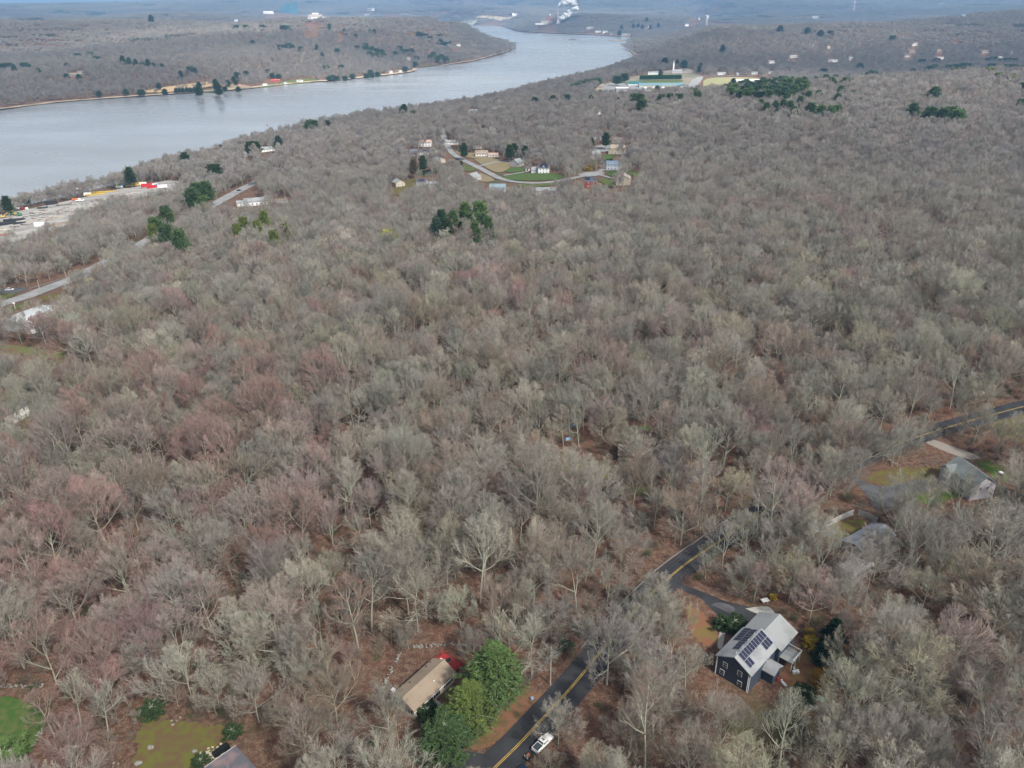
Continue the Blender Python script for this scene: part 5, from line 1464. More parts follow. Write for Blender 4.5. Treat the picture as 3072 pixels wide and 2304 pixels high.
# ---- scattered houses beyond: (X, Y, width px, wall, roof, label)
FARH = [(2098, 218, 0, 0, 0, 0)]
WG, WT, WW = GREYW, TANW, WHITE
for (X, Y, w_, wl, rf, lb) in [
    (2165, 224, 30, WW, R_LG, 'white long house left of the row beyond the school field'), (2213, 226, 10, WG, R_GREY, 'small grey house between two white houses beyond the school field'),
    (2265, 223, 22, WW, R_GREY, 'white house above the long white warehouse'), (2316, 222, 22, WW, R_LG, 'pale gabled house right of the warehouse'), (2362, 222, 24, WT, R_BROWN, 'tan house at the right end of the row beyond the warehouse'),
    (2315, 190, 24, WW, R_GREY, 'white strip of a house in the wooded valley on the right'), (2380, 174, 30, WG, R_LG, 'long pale house high in the wooded valley on the right'),
    (2440, 143, 7, WW, R_DGREY, 'bright white speck of a house on the valley slope'), (2485, 147, 12, WT, R_TAN, 'tan house on the valley slope right of the bright white one'),
    (2500, 187, 30, WW, R_LG, 'white house pair roof in the valley centre'), (2552, 180, 14, WG, R_GREY, 'grey gabled house right of the valley centre'),
    (2745, 138, 16, WW, R_LG, 'white gabled house high on the right wood slope'), (2738, 160, 20, WT, R_BROWN, 'brown-roofed house below the high white gable'),
    (2720, 172, 18, WG, R_DGREY, 'dark grey house left in the right-hand valley'), (2822, 178, 20, WW, R_PINK, 'pinkish-roofed white house in the right-hand valley'),
    (2818, 158, 16, WT, R_TAN, 'tan-roofed house above the pinkish-roofed one'), (2955, 160, 28, WT, R_BROWN, 'long brown house toward the right edge'),
    (3000, 178, 18, WW, R_LG, 'white low house near the right edge'), (3036, 165, 8, BLUEW, R_BLUE, 'narrow pale blue house near the right edge'),
    (2896, 53, 22, WW, R_LG, 'big pale house on the far right hillside'), (2825, 19, 12, WW, R_LG, 'white house on the right skyline ridge'), (2445, 57, 16, WT, R_LG, 'pale farmhouse beside the far green field'),
    (650, 272, 30, WW, R_LG, 'large white mansion on the lawn by the far river bank'), (709, 240, 14, WW, R_GREY, 'white house in trees behind the far bank field'),
    (794, 260, 13, WW, R_WHITE, 'little white boathouse on the far bank lawn'), (825, 246, 32, REDW, shingle((.40, .10, .09)), 'long red-roofed house on the far river bank'),
    (855, 254, 12, WW, R_LG, 'small white cottage between the red roof and the white-gabled house'), (898, 248, 20, WW, R_LG, 'white-gabled house on the far bank green lawn'),
    (952, 252, 14, WG, R_LG, 'grey boathouse at the water edge of the far bank'), (1172, 220, 8, WW, R_LG, 'white hut at the tip of the wooded far bank'),
    (1200, 218, 8, WW, R_LG, 'second white hut at the tip of the wooded far bank'), (1226, 181, 14, WG, R_LG, 'pale roof in the trees behind the far bank cove'),
    (1375, 139, 12, WW, R_LG, 'white-roofed house on the wooded peninsula'), (1421, 140, 16, WW, R_LG, 'long white-roofed house toward the peninsula tip'),
    (218, 228, 26, WT, R_TAN, 'tan manor house in the left far wood'), (240, 222, 18, WT, R_BROWN, 'brown-roofed wing beside the tan manor house'), (708, 66, 8, WW, R_LG, 'white dot of a house on the brown ridge'),
    (772, 96, 14, WW, R_LG, 'white house pair on the brown ridge'), (1795, 98, 16, WW, R_GREY, 'white gabled house at the left of the far shore village'),
    (1816, 100, 14, WW, R_LG, 'second white house in the far shore village'), (1840, 104, 16, WW, R_LG, 'third white house in the far shore village'),
    (1870, 109, 14, WT, R_GREY, 'tan house on the shore of the far village'), (1880, 108, 20, WG, R_GREEN, 'green-roofed house in the far shore village'),
    (1915, 88, 8, WW, R_LG, 'white house above the far village by blue conifers'), (1942, 92, 16, WT, R_TAN, 'tan house at the right of the far village'), (1948, 84, 7, WW, R_LG, 'bright white house above the far village'),
    (1770, 88, 20, WG, R_LG, 'low grey roof in trees behind the far village'), (2060, 79, 10, WW, R_LG, 'white house near the pylon'),
    (805, 42, 28, WW, R_WHITE, 'long white hotel block left of the glass tower'), (1545, 48, 14, WW, R_WHITE, 'white building at the end of the far sand bank'),
    (1100, 50, 12, WW, R_LG, 'white shed left of the far pond'), (1112, 32, 20, WW, R_LG, 'white warehouse on the far hills'), (2098, 60, 4, WW, R_LG, 'tiny white hut by the left far pond')]:
    x, y, z = G(X, Y); D = math.hypot(x, y)
    hd = max(7, min(14, D * .005))
    if wl is WT: wl = paint((.34, .31, .26))
    if D > 1500 and rf is R_PINK: rf = shingle((.24, .18, .16))
    ax_ = 'x'
    hood(lb, X, Y, w_ * (.75 if 1500 < D < 3400 else 1), rd.uniform(-14, 14), hd, max(4, D * .0018), max(2, D * .0009), wl, rf, ax=ax_, wins=wins_row('f', 4, w_ * D / (FPX * 3) * .85, 2.4, 1.3, 1.5) if D < 2600 else [], clear=1, group='houses scattered in the far woods')
    CLEARINGS.append(([(X - w_ * .6, Y - 6), (X + w_ * .6, Y - 6), (X + w_ * .6, Y + 2), (X - w_ * .6, Y + 2)], .75 if D < 1500 else .3))

# ---- far landmarks
def far_thing(name, label, cat, X, Y, rz=0.0):
    x, y, z = G(X, Y); s_ = math.sqrt(x * x + y * y + (z - CAM_H) ** 2) / (FPX * 3)     # metres per photo pixel
    return thing(name, (x, y, z), label, cat, rz), s_
TEALG = mat('teal_glass', (.05, .13, .17), .35, noise_mix((.07, .16, .19), .02), spec=.6)
t, s = far_thing('glass_tower', 'blue-green glass high-rise towers on the far left horizon', 'tower', 868, 40)
for (a, b, h0, h1_) in ((-21, -10, 17, 18), (-9, -1, 24, 24), (0, 22, 21, 27)):
    m = MB(); x0, x1 = a * s, b * s
    m.add([(x0, -12, -20), (x1, -12, -20), (x1, 14, -20), (x0, 14, -20), (x0, -12, h0 * s), (x1, -12, h1_ * s), (x1, 14, h1_ * s), (x0, 14, h0 * s)], [(3, 2, 1, 0), (4, 5, 6, 7), (0, 1, 5, 4), (1, 2, 6, 5), (2, 3, 7, 6), (3, 0, 4, 7)])
    m.build('tower_block', TEALG, t)
CLEARINGS.append(([(780, 40), (900, 36), (905, 42), (780, 46)], .9))
t, s = far_thing('hospital_complex', 'broad stepped building with terracotta roof on the far ridge', 'large building', 945, 56)
for (cx, w_, z_, h_, mm) in ((0, 62, 0, 4, WHITE), (0, 60, 4, 1.2, shingle((.42, .25, .2))), (2, 34, 5, 4, TANW), (2, 40, 9, 1.2, shingle((.5, .3, .24))), (2, 16, 10, 4, WHITE), (-26, 24, -3, 3, WHITE)):
    MB().box(cx * s, 0, (z_ + h_ / 2) * s, w_ * s, 26, h_ * s).build('storey' if mm in (WHITE, TANW) else 'roof', mm, t)
CLEARINGS.append(([(900, 56), (1000, 54), (1000, 62), (905, 64)], .9))
t, s = far_thing('paper_mill', 'cream and brick factory with flat roofs behind the river', 'factory', 1640, 74)
BRK = paint((.34, .17, .13))
for (cx, w_, h_, mm) in ((-20, 22, 4, WHITE), (0, 32, 10, TANW), (14, 16, 17, BRK), (4, 12, 21, BRK), (22, 20, 5, TANW)):
    MB().box(cx * s, rd.uniform(-5, 5), h_ * s / 2, w_ * s, 30, h_ * s).build('block', mm, t)
MB().blob((9 * s, 0, 24 * s), 2.2 * s, 3, (1, 1, 1), 2, 0).build('dome', WHITE, t)
CLEARINGS.append(([(1605, 70), (1690, 68), (1690, 78), (1605, 80)], .7))
t, s = far_thing('factory_chimney', 'tall pale factory chimney giving off white steam', 'chimney', 1673, 74)
MB().tube((0, 0, 0), (0, 0, 42 * s), 1.5 * s, .95 * s, n=16).build('stack', paint((.62, .52, .48)), t)
MB().tube((0, 0, 41 * s), (0, 0, 42.4 * s), 1.1 * s, n=16).build('rim', WHITE, t)
STEAM = bpy.data.materials.new('steam'); STEAM.use_nodes = True
nt = STEAM.node_tree; nt.nodes.clear(); so = nt.nodes.new('ShaderNodeOutputMaterial')
df = nt.nodes.new('ShaderNodeBsdfDiffuse'); df.inputs[0].default_value = (.93, .93, .93, 1)
tl = nt.nodes.new('ShaderNodeBsdfTranslucent'); tl.inputs[0].default_value = (.93, .93, .93, 1)
ms = nt.nodes.new('ShaderNodeMixShader'); ms.inputs[0].default_value = .45
nt.links.new(df.outputs[0], ms.inputs[1]); nt.links.new(tl.outputs[0], ms.inputs[2]); nt.links.new(ms.outputs[0], so.inputs['Surface'])
def plume(label, X, Y, path, s_, seed):
    x, y, z = G(X, Y); m = MB(); r_ = random.Random(seed)
    mid = []
    for q0, q1 in zip(path[:-1], path[1:]): mid += [q0, tuple((u + v) / 2 for u, v in zip(q0, q1))]
    for (a, b, w_) in mid + [path[-1]]:
        for k in range(6):
            m.blob(((a + r_.gauss(0, w_ * .42)) * s_, r_.gauss(0, w_ * .35) * s_, (b + r_.gauss(0, w_ * .32)) * s_), w_ * s_ * r_.uniform(.55, .95), r_.randint(0, 9999), (1, 1, .9), 3, .05)
    o = m.build('steam_plume', STEAM, None, smooth=True, label=label, cat='steam', kind='stuff'); o.location = (x, y, z); return o
plume('white steam drifting right and up from the factory chimney', 1673, 74, [(3, 45, 2.5), (7, 48, 4), (12, 52, 6), (18, 55, 8), (25, 56, 9), (32, 55, 9), (38, 56, 8), (44, 51, 6), (51, 60, 6), (55, 66, 6.5), (60, 70, 7), (66, 76, 7), (74, 79, 5), (84, 82, 5), (94, 84, 5)], s, 3)
plume('low cloud of steam rising beside the factory walls', 1673, 74, [(0, 3, 3), (3, 8, 4), (7, 13, 5), (12, 18, 6), (18, 20, 6), (24, 22, 6), (30, 26, 5), (34, 33, 5), (40, 37, 4.5), (47, 40, 5), (52, 38, 4)], s, 8)
# causeway and swing bridge
pl = [U(a, b, WATER) for a, b in [(1304, 70.5), (1380, 70), (1440, 68.5), (1500, 66.5)]]
t = thing('causeway_bridge', (*pl[0], WATER), 'long pale railway causeway crossing the far river arm', 'bridge')
o = Vector((*pl[0], 0))
for a, b in zip(pl[:-1], pl[1:]):
    d_ = Vector(b) - Vector(a); n = Vector((-d_.y, d_.x)).normalized() * 6
    q = [(a[0] - n.x - o.x, a[1] - n.y - o.y), (b[0] - n.x - o.x, b[1] - n.y - o.y), (b[0] + n.x - o.x, b[1] + n.y - o.y), (a[0] + n.x - o.x, a[1] + n.y - o.y)]
    MB().add([(*k, 5) for k in q] + [(*k, 9) for k in q], [(3, 2, 1, 0), (4, 5, 6, 7), (0, 1, 5, 4), (1, 2, 6, 5), (2, 3, 7, 6), (3, 0, 4, 7)]).build('deck', paint((.6, .6, .56)), t)
    n_ = max(2, int(d_.length / 60))
    for k in range(n_):
        p = Vector(a) + d_ * (k + .5) / n_
        MB().box(p.x - o.x, p.y - o.y, 1, 8, 10, 9).build('pier', paint((.25, .22, .2)), t)
t, s = far_thing('lattice_pylon', 'white transmission pylon rising between the two far ponds', 'pylon', 2119, 79)
for dx in (-1, 1):
    for dy in (-1, 1): MB().tube((dx * 1.8 * s, dy * 1.8 * s, 0), (dx * 1.0 * s, dy * .6 * s, 26 * s), .35 * s, n=4).build('leg', WHITE, t)
MB().box(0, 0, 26 * s, 9 * s, 1.5 * s, 1.5 * s).box(1.5 * s, 0, 22 * s, 4.5 * s, 1.2 * s, 5 * s).build('crossarm', WHITE, t)
t, s = far_thing('radio_mast', 'thin white mast on the far right hillside', 'mast', 2560, 38)
MB().tube((0, 0, 0), (0, 0, 26 * s), .5 * s, n=4).box(0, 0, 25 * s, 5 * s, s, s).build('mast_pole', WHITE, t)
t, s = far_thing('radio_mast', 'tiny white mast on the left skyline', 'mast', 523, 9)
MB().tube((0, 0, 0), (0, 0, 9 * s), .6 * s, n=4).box(0, 0, 8.5 * s, 2 * s, s, s).build('mast_pole', WHITE, t)
# river islet, buoy, boats
x, y = U(1716, 120, WATER)
m = MB()
for k in range(9): m.blob((rd.gauss(0, 9), rd.gauss(0, 9), 1), rd.uniform(5, 9), k, (1.3, 1.1, .5), 2, .2)
m.build('islet', paint((.16, .13, .10)), None, label='tiny rocky islet with a bush in the far river', cat='islet').location = (x, y, WATER)
def boat(label, X, Y, L_, m_, grp=None):
    x, y = U(X, Y, WATER); t = thing('boat', (x, y, WATER + .05), label, 'boat', .3, grp)
    MB().prism([(-L_ / 2, 1.3), (-L_ * .46, .0), (L_ * .38, .0), (L_ / 2, 1.5)], -L_ * .16, L_ * .16, 'y').build('hull', m_, t)
    MB().box(-L_ * .1, 0, 1.9, L_ * .35, L_ * .22, 1.2).build('cabin', WHITE, t)
boat('dark barge on the river near the wooded near bank', 1445, 290, 11, paint((.30, .14, .11)))
boat('low dark boat off the far village shore', 1797, 109.5, 30, paint((.15, .1, .1)))
boat('left of two dark barges in the far river arm', 1329, 81, 40, paint((.2, .2, .22))); boat('right of two dark barges in the far river arm', 1367, 80, 40, paint((.2, .2, .22)))
x, y = U(802, 376, WATER)
t = thing('channel_buoy', (x, y, WATER), 'tiny red channel buoy on the open river', 'buoy')
MB().tube((0, 0, -.3), (0, 0, .8), 1.2, n=12).build('float', paint((.5, .04, .03)), t); MB().tube((0, 0, .8), (0, 0, 4), .35, .15, n=8).build('top_mark', paint((.5, .04, .03)), t)

# ---- storage yard by the river
def yd(kind, label, X, Y, L_, W_, H_, rz, m_, cat, roofm=None, bulge=False):
    x, y, z = G(X, Y)
    t = thing(kind, (x, y, z + .3), label, cat, R(rz))
    if kind in ('shipping_container', 'box_trailer'):
        z_ = .2 if kind == 'shipping_container' else 1.1
        MB().box(0, 0, z_ + H_ / 2, L_, W_, H_).build('body', m_, t)
        r = MB()
        for k in range(int(L_ / .6)): r.box(-L_ / 2 + .3 + k * .6, -W_ / 2 - .04, z_ + H_ / 2, .25, .08, H_ * .94).box(-L_ / 2 + .3 + k * .6, W_ / 2 + .04, z_ + H_ / 2, .25, .08, H_ * .94)
        r.build('ribs', m_, t)
        MB().box(L_ / 2 + .03, 0, z_ + H_ / 2, .06, W_ * .94, H_ * .94).build('door', m_, t)
        if kind == 'box_trailer':
            for s_ in (-1, 1):
                for xx in (-L_ * .36, -L_ * .26): wheel(t, xx, s_ * W_ * .42, .5, .3)
    elif kind == 'flatbed_trailer':
        MB().box(0, 0, 1.25, L_, W_, .3).build('bed', m_, t); MB().box(L_ / 2 - .2, 0, 1.8, .3, W_, 1.1).build('headboard', m_, t)
        for s_ in (-1, 1):
            for xx in (-L_ * .36, -L_ * .26): wheel(t, xx, s_ * W_ * .42, .5, .3)
    elif kind in ('beam_stack', 'pipe_stack'):
        r = MB(); r_ = random.Random(int(X))
        n = 5
        for k in range(n):
            for j in range(2): r.box(r_.uniform(-.6, .6), -W_ / 2 + W_ * (k + .5) / n, .3 + j * H_ / 2, L_ * r_.uniform(.8, 1), W_ / n * .7, H_ / 2 * .85, r_.uniform(-.03, .03))
        r.build('beams', m_, t)
        MB().box(-L_ * .3, 0, .05, .3, W_, .2).box(L_ * .3, 0, .05, .3, W_, .2).build('bearers', WOOD, t)
    elif kind == 'excavator':
        MB().box(0, 0, 1.5, 3, 2.4, 1.2).box(-.9, 0, 2.1, 1.2, 2.3, .9).build('body', m_, t); MB().box(.6, .6, 2.5, 1.3, 1.1, 1.3).build('cab', GLASS, t)
        for s_ in (-1, 1): MB().box(0, s_ * 1.1, .5, 3.8, .55, .9).build('track', TYRE, t)
        b_ = MB(); b_.tube((1.2, -.3, 2), (4, -.3, 4.6), .3, .25, 6).tube((4, -.3, 4.6), (6, -.3, 2), .24, .2, 6); b_.build('boom', m_, t); MB().box(6, -.3, 1.6, .9, 1, .9).build('bucket', DARKM, t)
    elif kind == 'fabric_dome':
        prof = [(-W_ / 2, 0)] + [(math.cos(math.pi - k * math.pi / 10) * W_ / 2, math.sin(math.pi - k * math.pi / 10) * H_) for k in range(1, 10)] + [(W_ / 2, 0)]
        MB().prism(prof, -L_ / 2, L_ / 2, 'y').build('cover', m_, t)
        MB().box(0, -L_ / 2 - .05, H_ * .35, W_ * .4, .1, H_ * .7).build('door', GREYW, t)
    elif kind == 'work_truck':
        MB().box(-.6, 0, 1.5, L_ * .62, W_, 1.5).build('box', m_, t); MB().box(L_ * .36, 0, 1.3, L_ * .25, W_ * .95, 1.7, 0, .8, .9).build('cab', roofm or WHITE, t)
        for s_ in (-1, 1):
            for xx in (-L_ * .3, L_ * .33): wheel(t, xx, s_ * W_ * .42, .5, .3)
    elif kind == 'tower_light':
        MB().tube((0, 0, 0), (0, 0, H_), .15, n=6).build('mast_pole', WOOD, t); MB().box(0, 0, H_, 1.4, .4, .4).build('lamp_head', WHITE, t)
    return t
ORG = paint((.55, .16, .05)); YE = paint((.55, .38, .07)); GRN = paint((.03, .22, .12)); RD = paint((.5, .03, .035)); BK = paint((.03, .032, .035)); TL = paint((.13, .25, .33))
Y = [('shipping_container', 'red container beside the white one at the top of the yard', 446, 561, 14, 3, 3, 12, RD, 'container'), ('shipping_container', 'second red container in front, at the top of the yard', 460, 565, 12, 3, 2.8, 12, RD, 'container'),
     ('shipping_container', 'white container at the left end of the red containers', 430, 557, 7, 3, 3, 15, WHITE, 'container'), ('shipping_container', 'teal container right of the red containers', 473, 563, 5, 3, 3, 12, TL, 'container'),
     ('box_trailer', 'white box trailer at the right end of the container row', 489, 567, 9, 3, 2.8, 12, WHITE, 'trailer'), ('shipping_container', 'pale container between teal and white at the row end', 466, 560, 5, 2.6, 2.6, 12, WHITE, 'container'),
     ('shipping_container', 'blue-grey container left of the yellow machines', 372, 561, 5, 3, 2.8, 16, TL, 'container'), ('work_truck', 'green and white truck near the river at the yard top', 358, 565, 8, 2.6, 3, 18, paint((.35, .5, .42)), 'truck'),
     ('beam_stack', 'upper long stack of yellow beams on the yard edge', 310, 579, 30, 3, 1.6, 17, YE, 'stack'), ('beam_stack', 'lower long stack of yellow beams beside the white tank', 288, 586, 22, 3, 1.4, 17, YE, 'stack'),
     ('shipping_container', 'white container at the left end of the yellow beams', 264, 588, 7, 3.4, 3, 17, WHITE, 'container'), ('work_truck', 'orange-red truck in the middle of the yard', 229, 603, 9, 3, 3, 10, ORG, 'truck'),
     ('flatbed_trailer', 'white flatbed trailer right of the orange truck', 240, 606, 8, 2.6, 1, 15, WHITE, 'trailer'), ('shipping_container', 'black open container on the river side of the yard', 156, 615, 10, 3.4, 3.2, 14, BK, 'container'),
     ('flatbed_trailer', 'long dark flatbed trailer with pipes right of the black container', 190, 617, 15, 3, 1, 16, WOOD, 'trailer'), ('flatbed_trailer', 'black flatbed trailer left of the black container', 128, 627, 9, 2.8, 1, 15, BK, 'trailer'),
     ('work_truck', 'dark red truck near the river at the left of the yard', 72, 630, 8, 2.6, 2.6, 5, paint((.25, .03, .03)), 'truck'), ('work_truck', 'white pickup beside the dark red truck in the yard', 56, 630, 4, 2, 2, 5, WHITE, 'truck'),
     ('excavator', 'left green machine with a boom in the yard', 33, 646, 1, 1, 1, 20, GRN, 'machine'), ('excavator', 'right green machine with a boom in the yard', 60, 649, 1, 1, 1, 200, GRN, 'machine'),
     ('excavator', 'yellow machine at the left edge of the yard', 10, 655, 1, 1, 1, 30, YE, 'machine'), ('excavator', 'yellow machine between the green machines', 46, 646, 1, 1, 1, 150, YE, 'machine'),
     ('pipe_stack', 'upper heap of black beams at the left of the yard', 45, 664, 18, 6, 2, 18, BK, 'stack'), ('pipe_stack', 'lower heap of black beams at the left of the yard', 18, 675, 16, 7, 2.2, 14, BK, 'stack'), ('pipe_stack', 'small heap of black beams nearest the yard entrance', 60, 672, 10, 4, 1.4, 20, BK, 'stack'),
     ('shipping_container', 'white box container alone in the lower yard', 121, 680, 8, 3.2, 3, 10, WHITE, 'container'), ('beam_stack', 'rusty brown beam row along the lower yard edge', 175, 676, 26, 1.6, .9, 24, paint((.35, .22, .12)), 'stack'),
     ('beam_stack', 'pale timber stack in the middle of the yard', 180, 652, 10, 4, .8, 12, paint((.42, .36, .28)), 'stack'), ('beam_stack', 'grey timber stack right of the pale one in the yard', 205, 640, 12, 4, .8, 16, paint((.30, .28, .25)), 'stack'),
     ('beam_stack', 'reddish plate stack at the lower left yard corner', 20, 706, 12, 5, .8, 10, paint((.32, .16, .12)), 'stack'), ('beam_stack', 'cream plate stack below the black beam heaps', 14, 692, 12, 5, .8, 10, paint((.5, .46, .36)), 'stack'),
     ('fabric_dome', 'left white fabric dome behind the yard conifers', 558, 576, 9, 9, 4.2, 20, WHITE, 'dome shelter'), ('fabric_dome', 'right white fabric dome behind the yard conifers', 581, 577, 9, 9, 4.2, 20, WHITE, 'dome shelter'),
     ('tower_light', 'thin pole with a lamp near the orange truck', 240, 600, 1, 1, 11, 0, WHITE, 'lamp'), ('work_truck', 'blue tarp-covered truck at the wooded edge of the yard', 318, 612, 8, 2.8, 2.6, 10, paint((.12, .25, .5)), 'truck')]
for q in Y: yd(*q)
for k in range(6): yd('excavator', '%s of six yellow machines parked in a row at the yard top' % ('leftmost', 'second from left', 'third from left', 'fourth from left', 'fifth from left', 'rightmost')[k], 384 + k * 6.5, 563 - k * .8, 1, 1, 1, 25, YE, 'machine')['group'] = 'yellow machines parked in a row'

# small loose stock strewn over the yard: bundles, pallets and scrap too many to count
for nm, mm, sd in (('pale', paint((.45, .42, .36)), 1), ('rusty', paint((.26, .14, .09)), 2), ('dark', paint((.07, .07, .075)), 3)):
    m = MB(); r_ = random.Random(sd); o = Vector(G(150, 650))
    for k in range(70):
        X_ = r_.uniform(0, 420); Y_ = 700 - X_ * .27 + r_.uniform(-45, 4) * (1 - X_ / 560)
        x, y, z = G(X_, Y_); m.box(x - o.x, y - o.y, z - o.z + .4, r_.uniform(1, 6), r_.uniform(.5, 2), r_.uniform(.3, 1.0), r_.uniform(0, .6))
    m.build('loose_stock', mm, None, label='%s loose stock and pallets strewn over the riverside yard' % nm, cat='yard stock', kind='stuff').location = o

# ------------------------------------------------------------------ landmarks used to tell plants apart
LANDMARKS = [('tan-roofed house', 1270, 2060), ('white pickup', 1630, 2240), ('navy solar house', 2270, 1940), ('utility pole', 1651, 2054), ('bright green lawn', 50, 2190), ('yellow-green lawn', 560, 2230),
             ('guard rail end', 2200, 1551), ('asphalt driveway', 2150, 1800), ('grey-green-roofed house', 2920, 1430), ('fenced garden', 2520, 1590), ('yellow-green yard', 1770, 1410), ('white garage', 10, 1320),
             ('leaf-strewn hollow', 1330, 1500), ('red maple thicket', 700, 1650), ('open red clearing', 1000, 1800), ('lower left wood edge', 250, 1850), ('right frame edge', 3040, 1850), ('lower right corner', 2950, 2250),
             ('stone wall', 1330, 1936), ('raised deck', 2565, 1705), ('road bend', 2520, 1400), ('wooded slope', 700, 1250), ('dark forsythia corner', 2480, 2050), ('bottom frame edge', 2100, 2280)]
HAZE = 7e-5
NEAR_N = 300
# ------------------------------------------------------------------ evergreens and other plants that stand alone
PG = (.066, .108, .042); PD = (.038, .066, .026); PB = (.09, .145, .045); PO = (.12, .15, .035); PBL = (.05, .085, .055)
rp = random.Random(21)
def plant(name, label, cat, X, Y, H, W, meshes, mi, tint, group=None):
    """meshes: (trunk, crown) set with native size; H, W wanted height and half width in metres"""
    x, y, z = G(X, Y)
    tr, cr = meshes[mi]
    if 'sz' not in cr:
        co = np.empty(len(cr.vertices) * 3, np.float32); cr.vertices.foreach_get('co', co); co = co.reshape(-1, 3)
        cr['sz'] = [float(np.percentile(co[:, 2], 99.5)), float(np.percentile(np.abs(co[:, 0]), 98))]
    h0, w0 = cr['sz'][0], cr['sz'][1]
    t = thing(name, (x, y, z - .1), label, cat, rp.uniform(0, 6.28), group)
    t.scale = (W / w0, W / w0, H / h0)
    v = rp.uniform(.85, 1.15); tc = [tint[0] * v, tint[1] * v, tint[2] * v]
    for nm, me in (('trunk', tr), ('crown', cr)):
        q = link(nm, me, t); q['tint'] = tc
    DISCS.append((x, y, W * .75))
    return t
plant('pine_tree', 'tallest bright green pine between the tan-roofed house and the utility pole', 'tree', 1483, 2137, 18, 5.3, PINES, 0, (.085, .135, .045))
plant('pine_tree', 'bright green pine at the middle of the row before the tan-roofed house', 'tree', 1409, 2211, 14, 4.4, PINES, 1, (.11, .15, .04))
plant('pine_tree', 'small pine between the two larger pines before the tan-roofed house', 'tree', 1446, 2178, 12, 3.6, PINES, 2, (.085, .13, .04))
plant('pine_tree', 'dark green pine at the bottom end of the row before the tan-roofed house', 'tree', 1342, 2296, 12, 4.6, PINES, 2, (.055, .095, .035))
plant('shrub', 'dark clipped bush by the front corner of the tan-roofed house', 'shrub', 1282, 2148, 3, 2.2, CONIFERS, 1, PD)
plant('shrub', 'bright yellow-green bush at the lower left corner of the frame', 'shrub', 20, 2300, 5, 4.5, CONIFERS, 1, PB)
plant('shrub', 'larger dark round bush beside the driveway of the navy house', 'shrub', 2200, 1890, 3.6, 2.7, CONIFERS, 1, PD)
plant('shrub', 'smaller dark round bush left of the other by the navy house', 'shrub', 2166, 1884, 2.8, 2.1, CONIFERS, 1, PD)
plant('conifer', 'dark tall conifer right of the navy house beyond the yellow bushes', 'tree', 2488, 1960, 10, 2.8, CONIFERS, 0, (.012, .03, .014))
plant('conifer', 'second dark conifer right of the navy house, nearer the frame edge', 'tree', 2466, 1990, 6, 2.4, CONIFERS, 0, (.014, .034, .016))
plant('conifer', 'dark shrubby conifer below the orange grass of the navy house', 'tree', 2410, 2105, 4, 2.4, CONIFERS, 1, PD)
plant('conifer', 'dark conifer in the gap between bare trees right of the navy house', 'tree', 2556, 2050, 9, 3.2, CONIFERS, 0, (.014, .034, .016))
YF = (.48, .34, .03)
for k, (X, Y, h, w_, lb) in enumerate(((2425, 1908, 2.2, 1.0, 'topmost yellow forsythia bush right of the navy house'), (2430, 1938, 2.6, 1.6, 'second yellow forsythia bush right of the navy house'), (2444, 1962, 2.2, 1.2, 'third yellow forsythia bush right of the navy house'),
                          (2462, 2048, 3.2, 2.0, 'amber bush at the lower end of the orange grass'), (2318, 1796, 1.4, .9, 'small yellow bush at the end of the curving stones'))):
    plant('forsythia_bush', lb, 'bush', X, Y, h, w_, CONIFERS, 1, YF if k != 3 else (.30, .17, .03))
for (X, Y, r_, lb) in ((460, 2080 + 60, 2.4, 'dark rhododendron clump beside the bare trunk left of the yellow-green lawn'), (605, 2290, 1.6, 'dark bush between the yellow-green lawn and the black shed'), (700, 2205, 1.8, 'dark green bush at the upper right of the yellow-green lawn'),
                       (1700, 1945, 1.6, 'green bush at the end of the stone wall near the guard rail'), (2040, 1560, 2.2, 'green bush under bare trees beyond the guard rail')):
    plant('shrub', lb, 'shrub', X, Y, r_ * 1.1, r_, CONIFERS, 1, PD)
plant('willow_tree', 'bright yellow-green budding willow in the wood below the hamlet', 'tree', 1170, 750, 13, 6, FAR_PINES, 1, (.30, .29, .05))
for k, (X, Y, w_) in enumerate(((1775, 506, 5), (1765, 512, 4), (1735, 508, 3), (1795, 560, 3.5), (1803, 568, 3), (1772, 482, 3))):
    plant('forsythia_bush', '%s yellow forsythia bush of the hamlet cul-de-sac' % ('largest', 'second largest', 'leftmost', 'upper', 'lower', 'topmost')[k], 'bush', X, Y, w_ * .9, w_ * .8, CONIFERS, 1, (.42, .30, .04), 'forsythia bushes of the hamlet')
# (X, Y of crown centre, crown width in photo pixels, tint, form)
E_ = [(1327, 665, 34, PBL, 0), (1362, 668, 34, PG, 0), (1396, 643, 36, PB, 0), (1409, 675, 34, PG, 0), (1441, 640, 38, PB, 1), (1447, 675, 38, PG, 0), (1385, 690, 30, PG, 2), (1312, 690, 32, PBL, 0), (1468, 688, 32, PG, 0), (1345, 692, 32, PD, 0), (1428, 702, 32, PG, 0)]
def S(w, tint, form, *xy):
    for a, b in xy: E_.append((a, b, w, tint, form))
S(11, PD, 2, (1319, 452), (1384, 496), (1343, 550))
S(24, PD, 0, (1270, 487), (1529, 454), (1543, 450), (1576, 458), (1816, 418), (1393, 449)); S(26, (.09, .07, .035), 0, (1242, 500))
S(16, PG, 1, (1258, 520), (1270, 522), (1282, 520), (1294, 519), (1306, 516)); S(15, PD, 2, (1775, 434)); S(14, PG, 1, (1803, 486), (1812, 487), (1822, 487), (1832, 485))
S(40, PG, 1, (939, 388)); S(24, PD, 0, (984, 380)); S(22, PBL, 2, (839, 430)); S(22, PD, 0, (751, 446), (776, 446), (764, 444)); S(18, PD, 0, (1090, 413), (1112, 410))
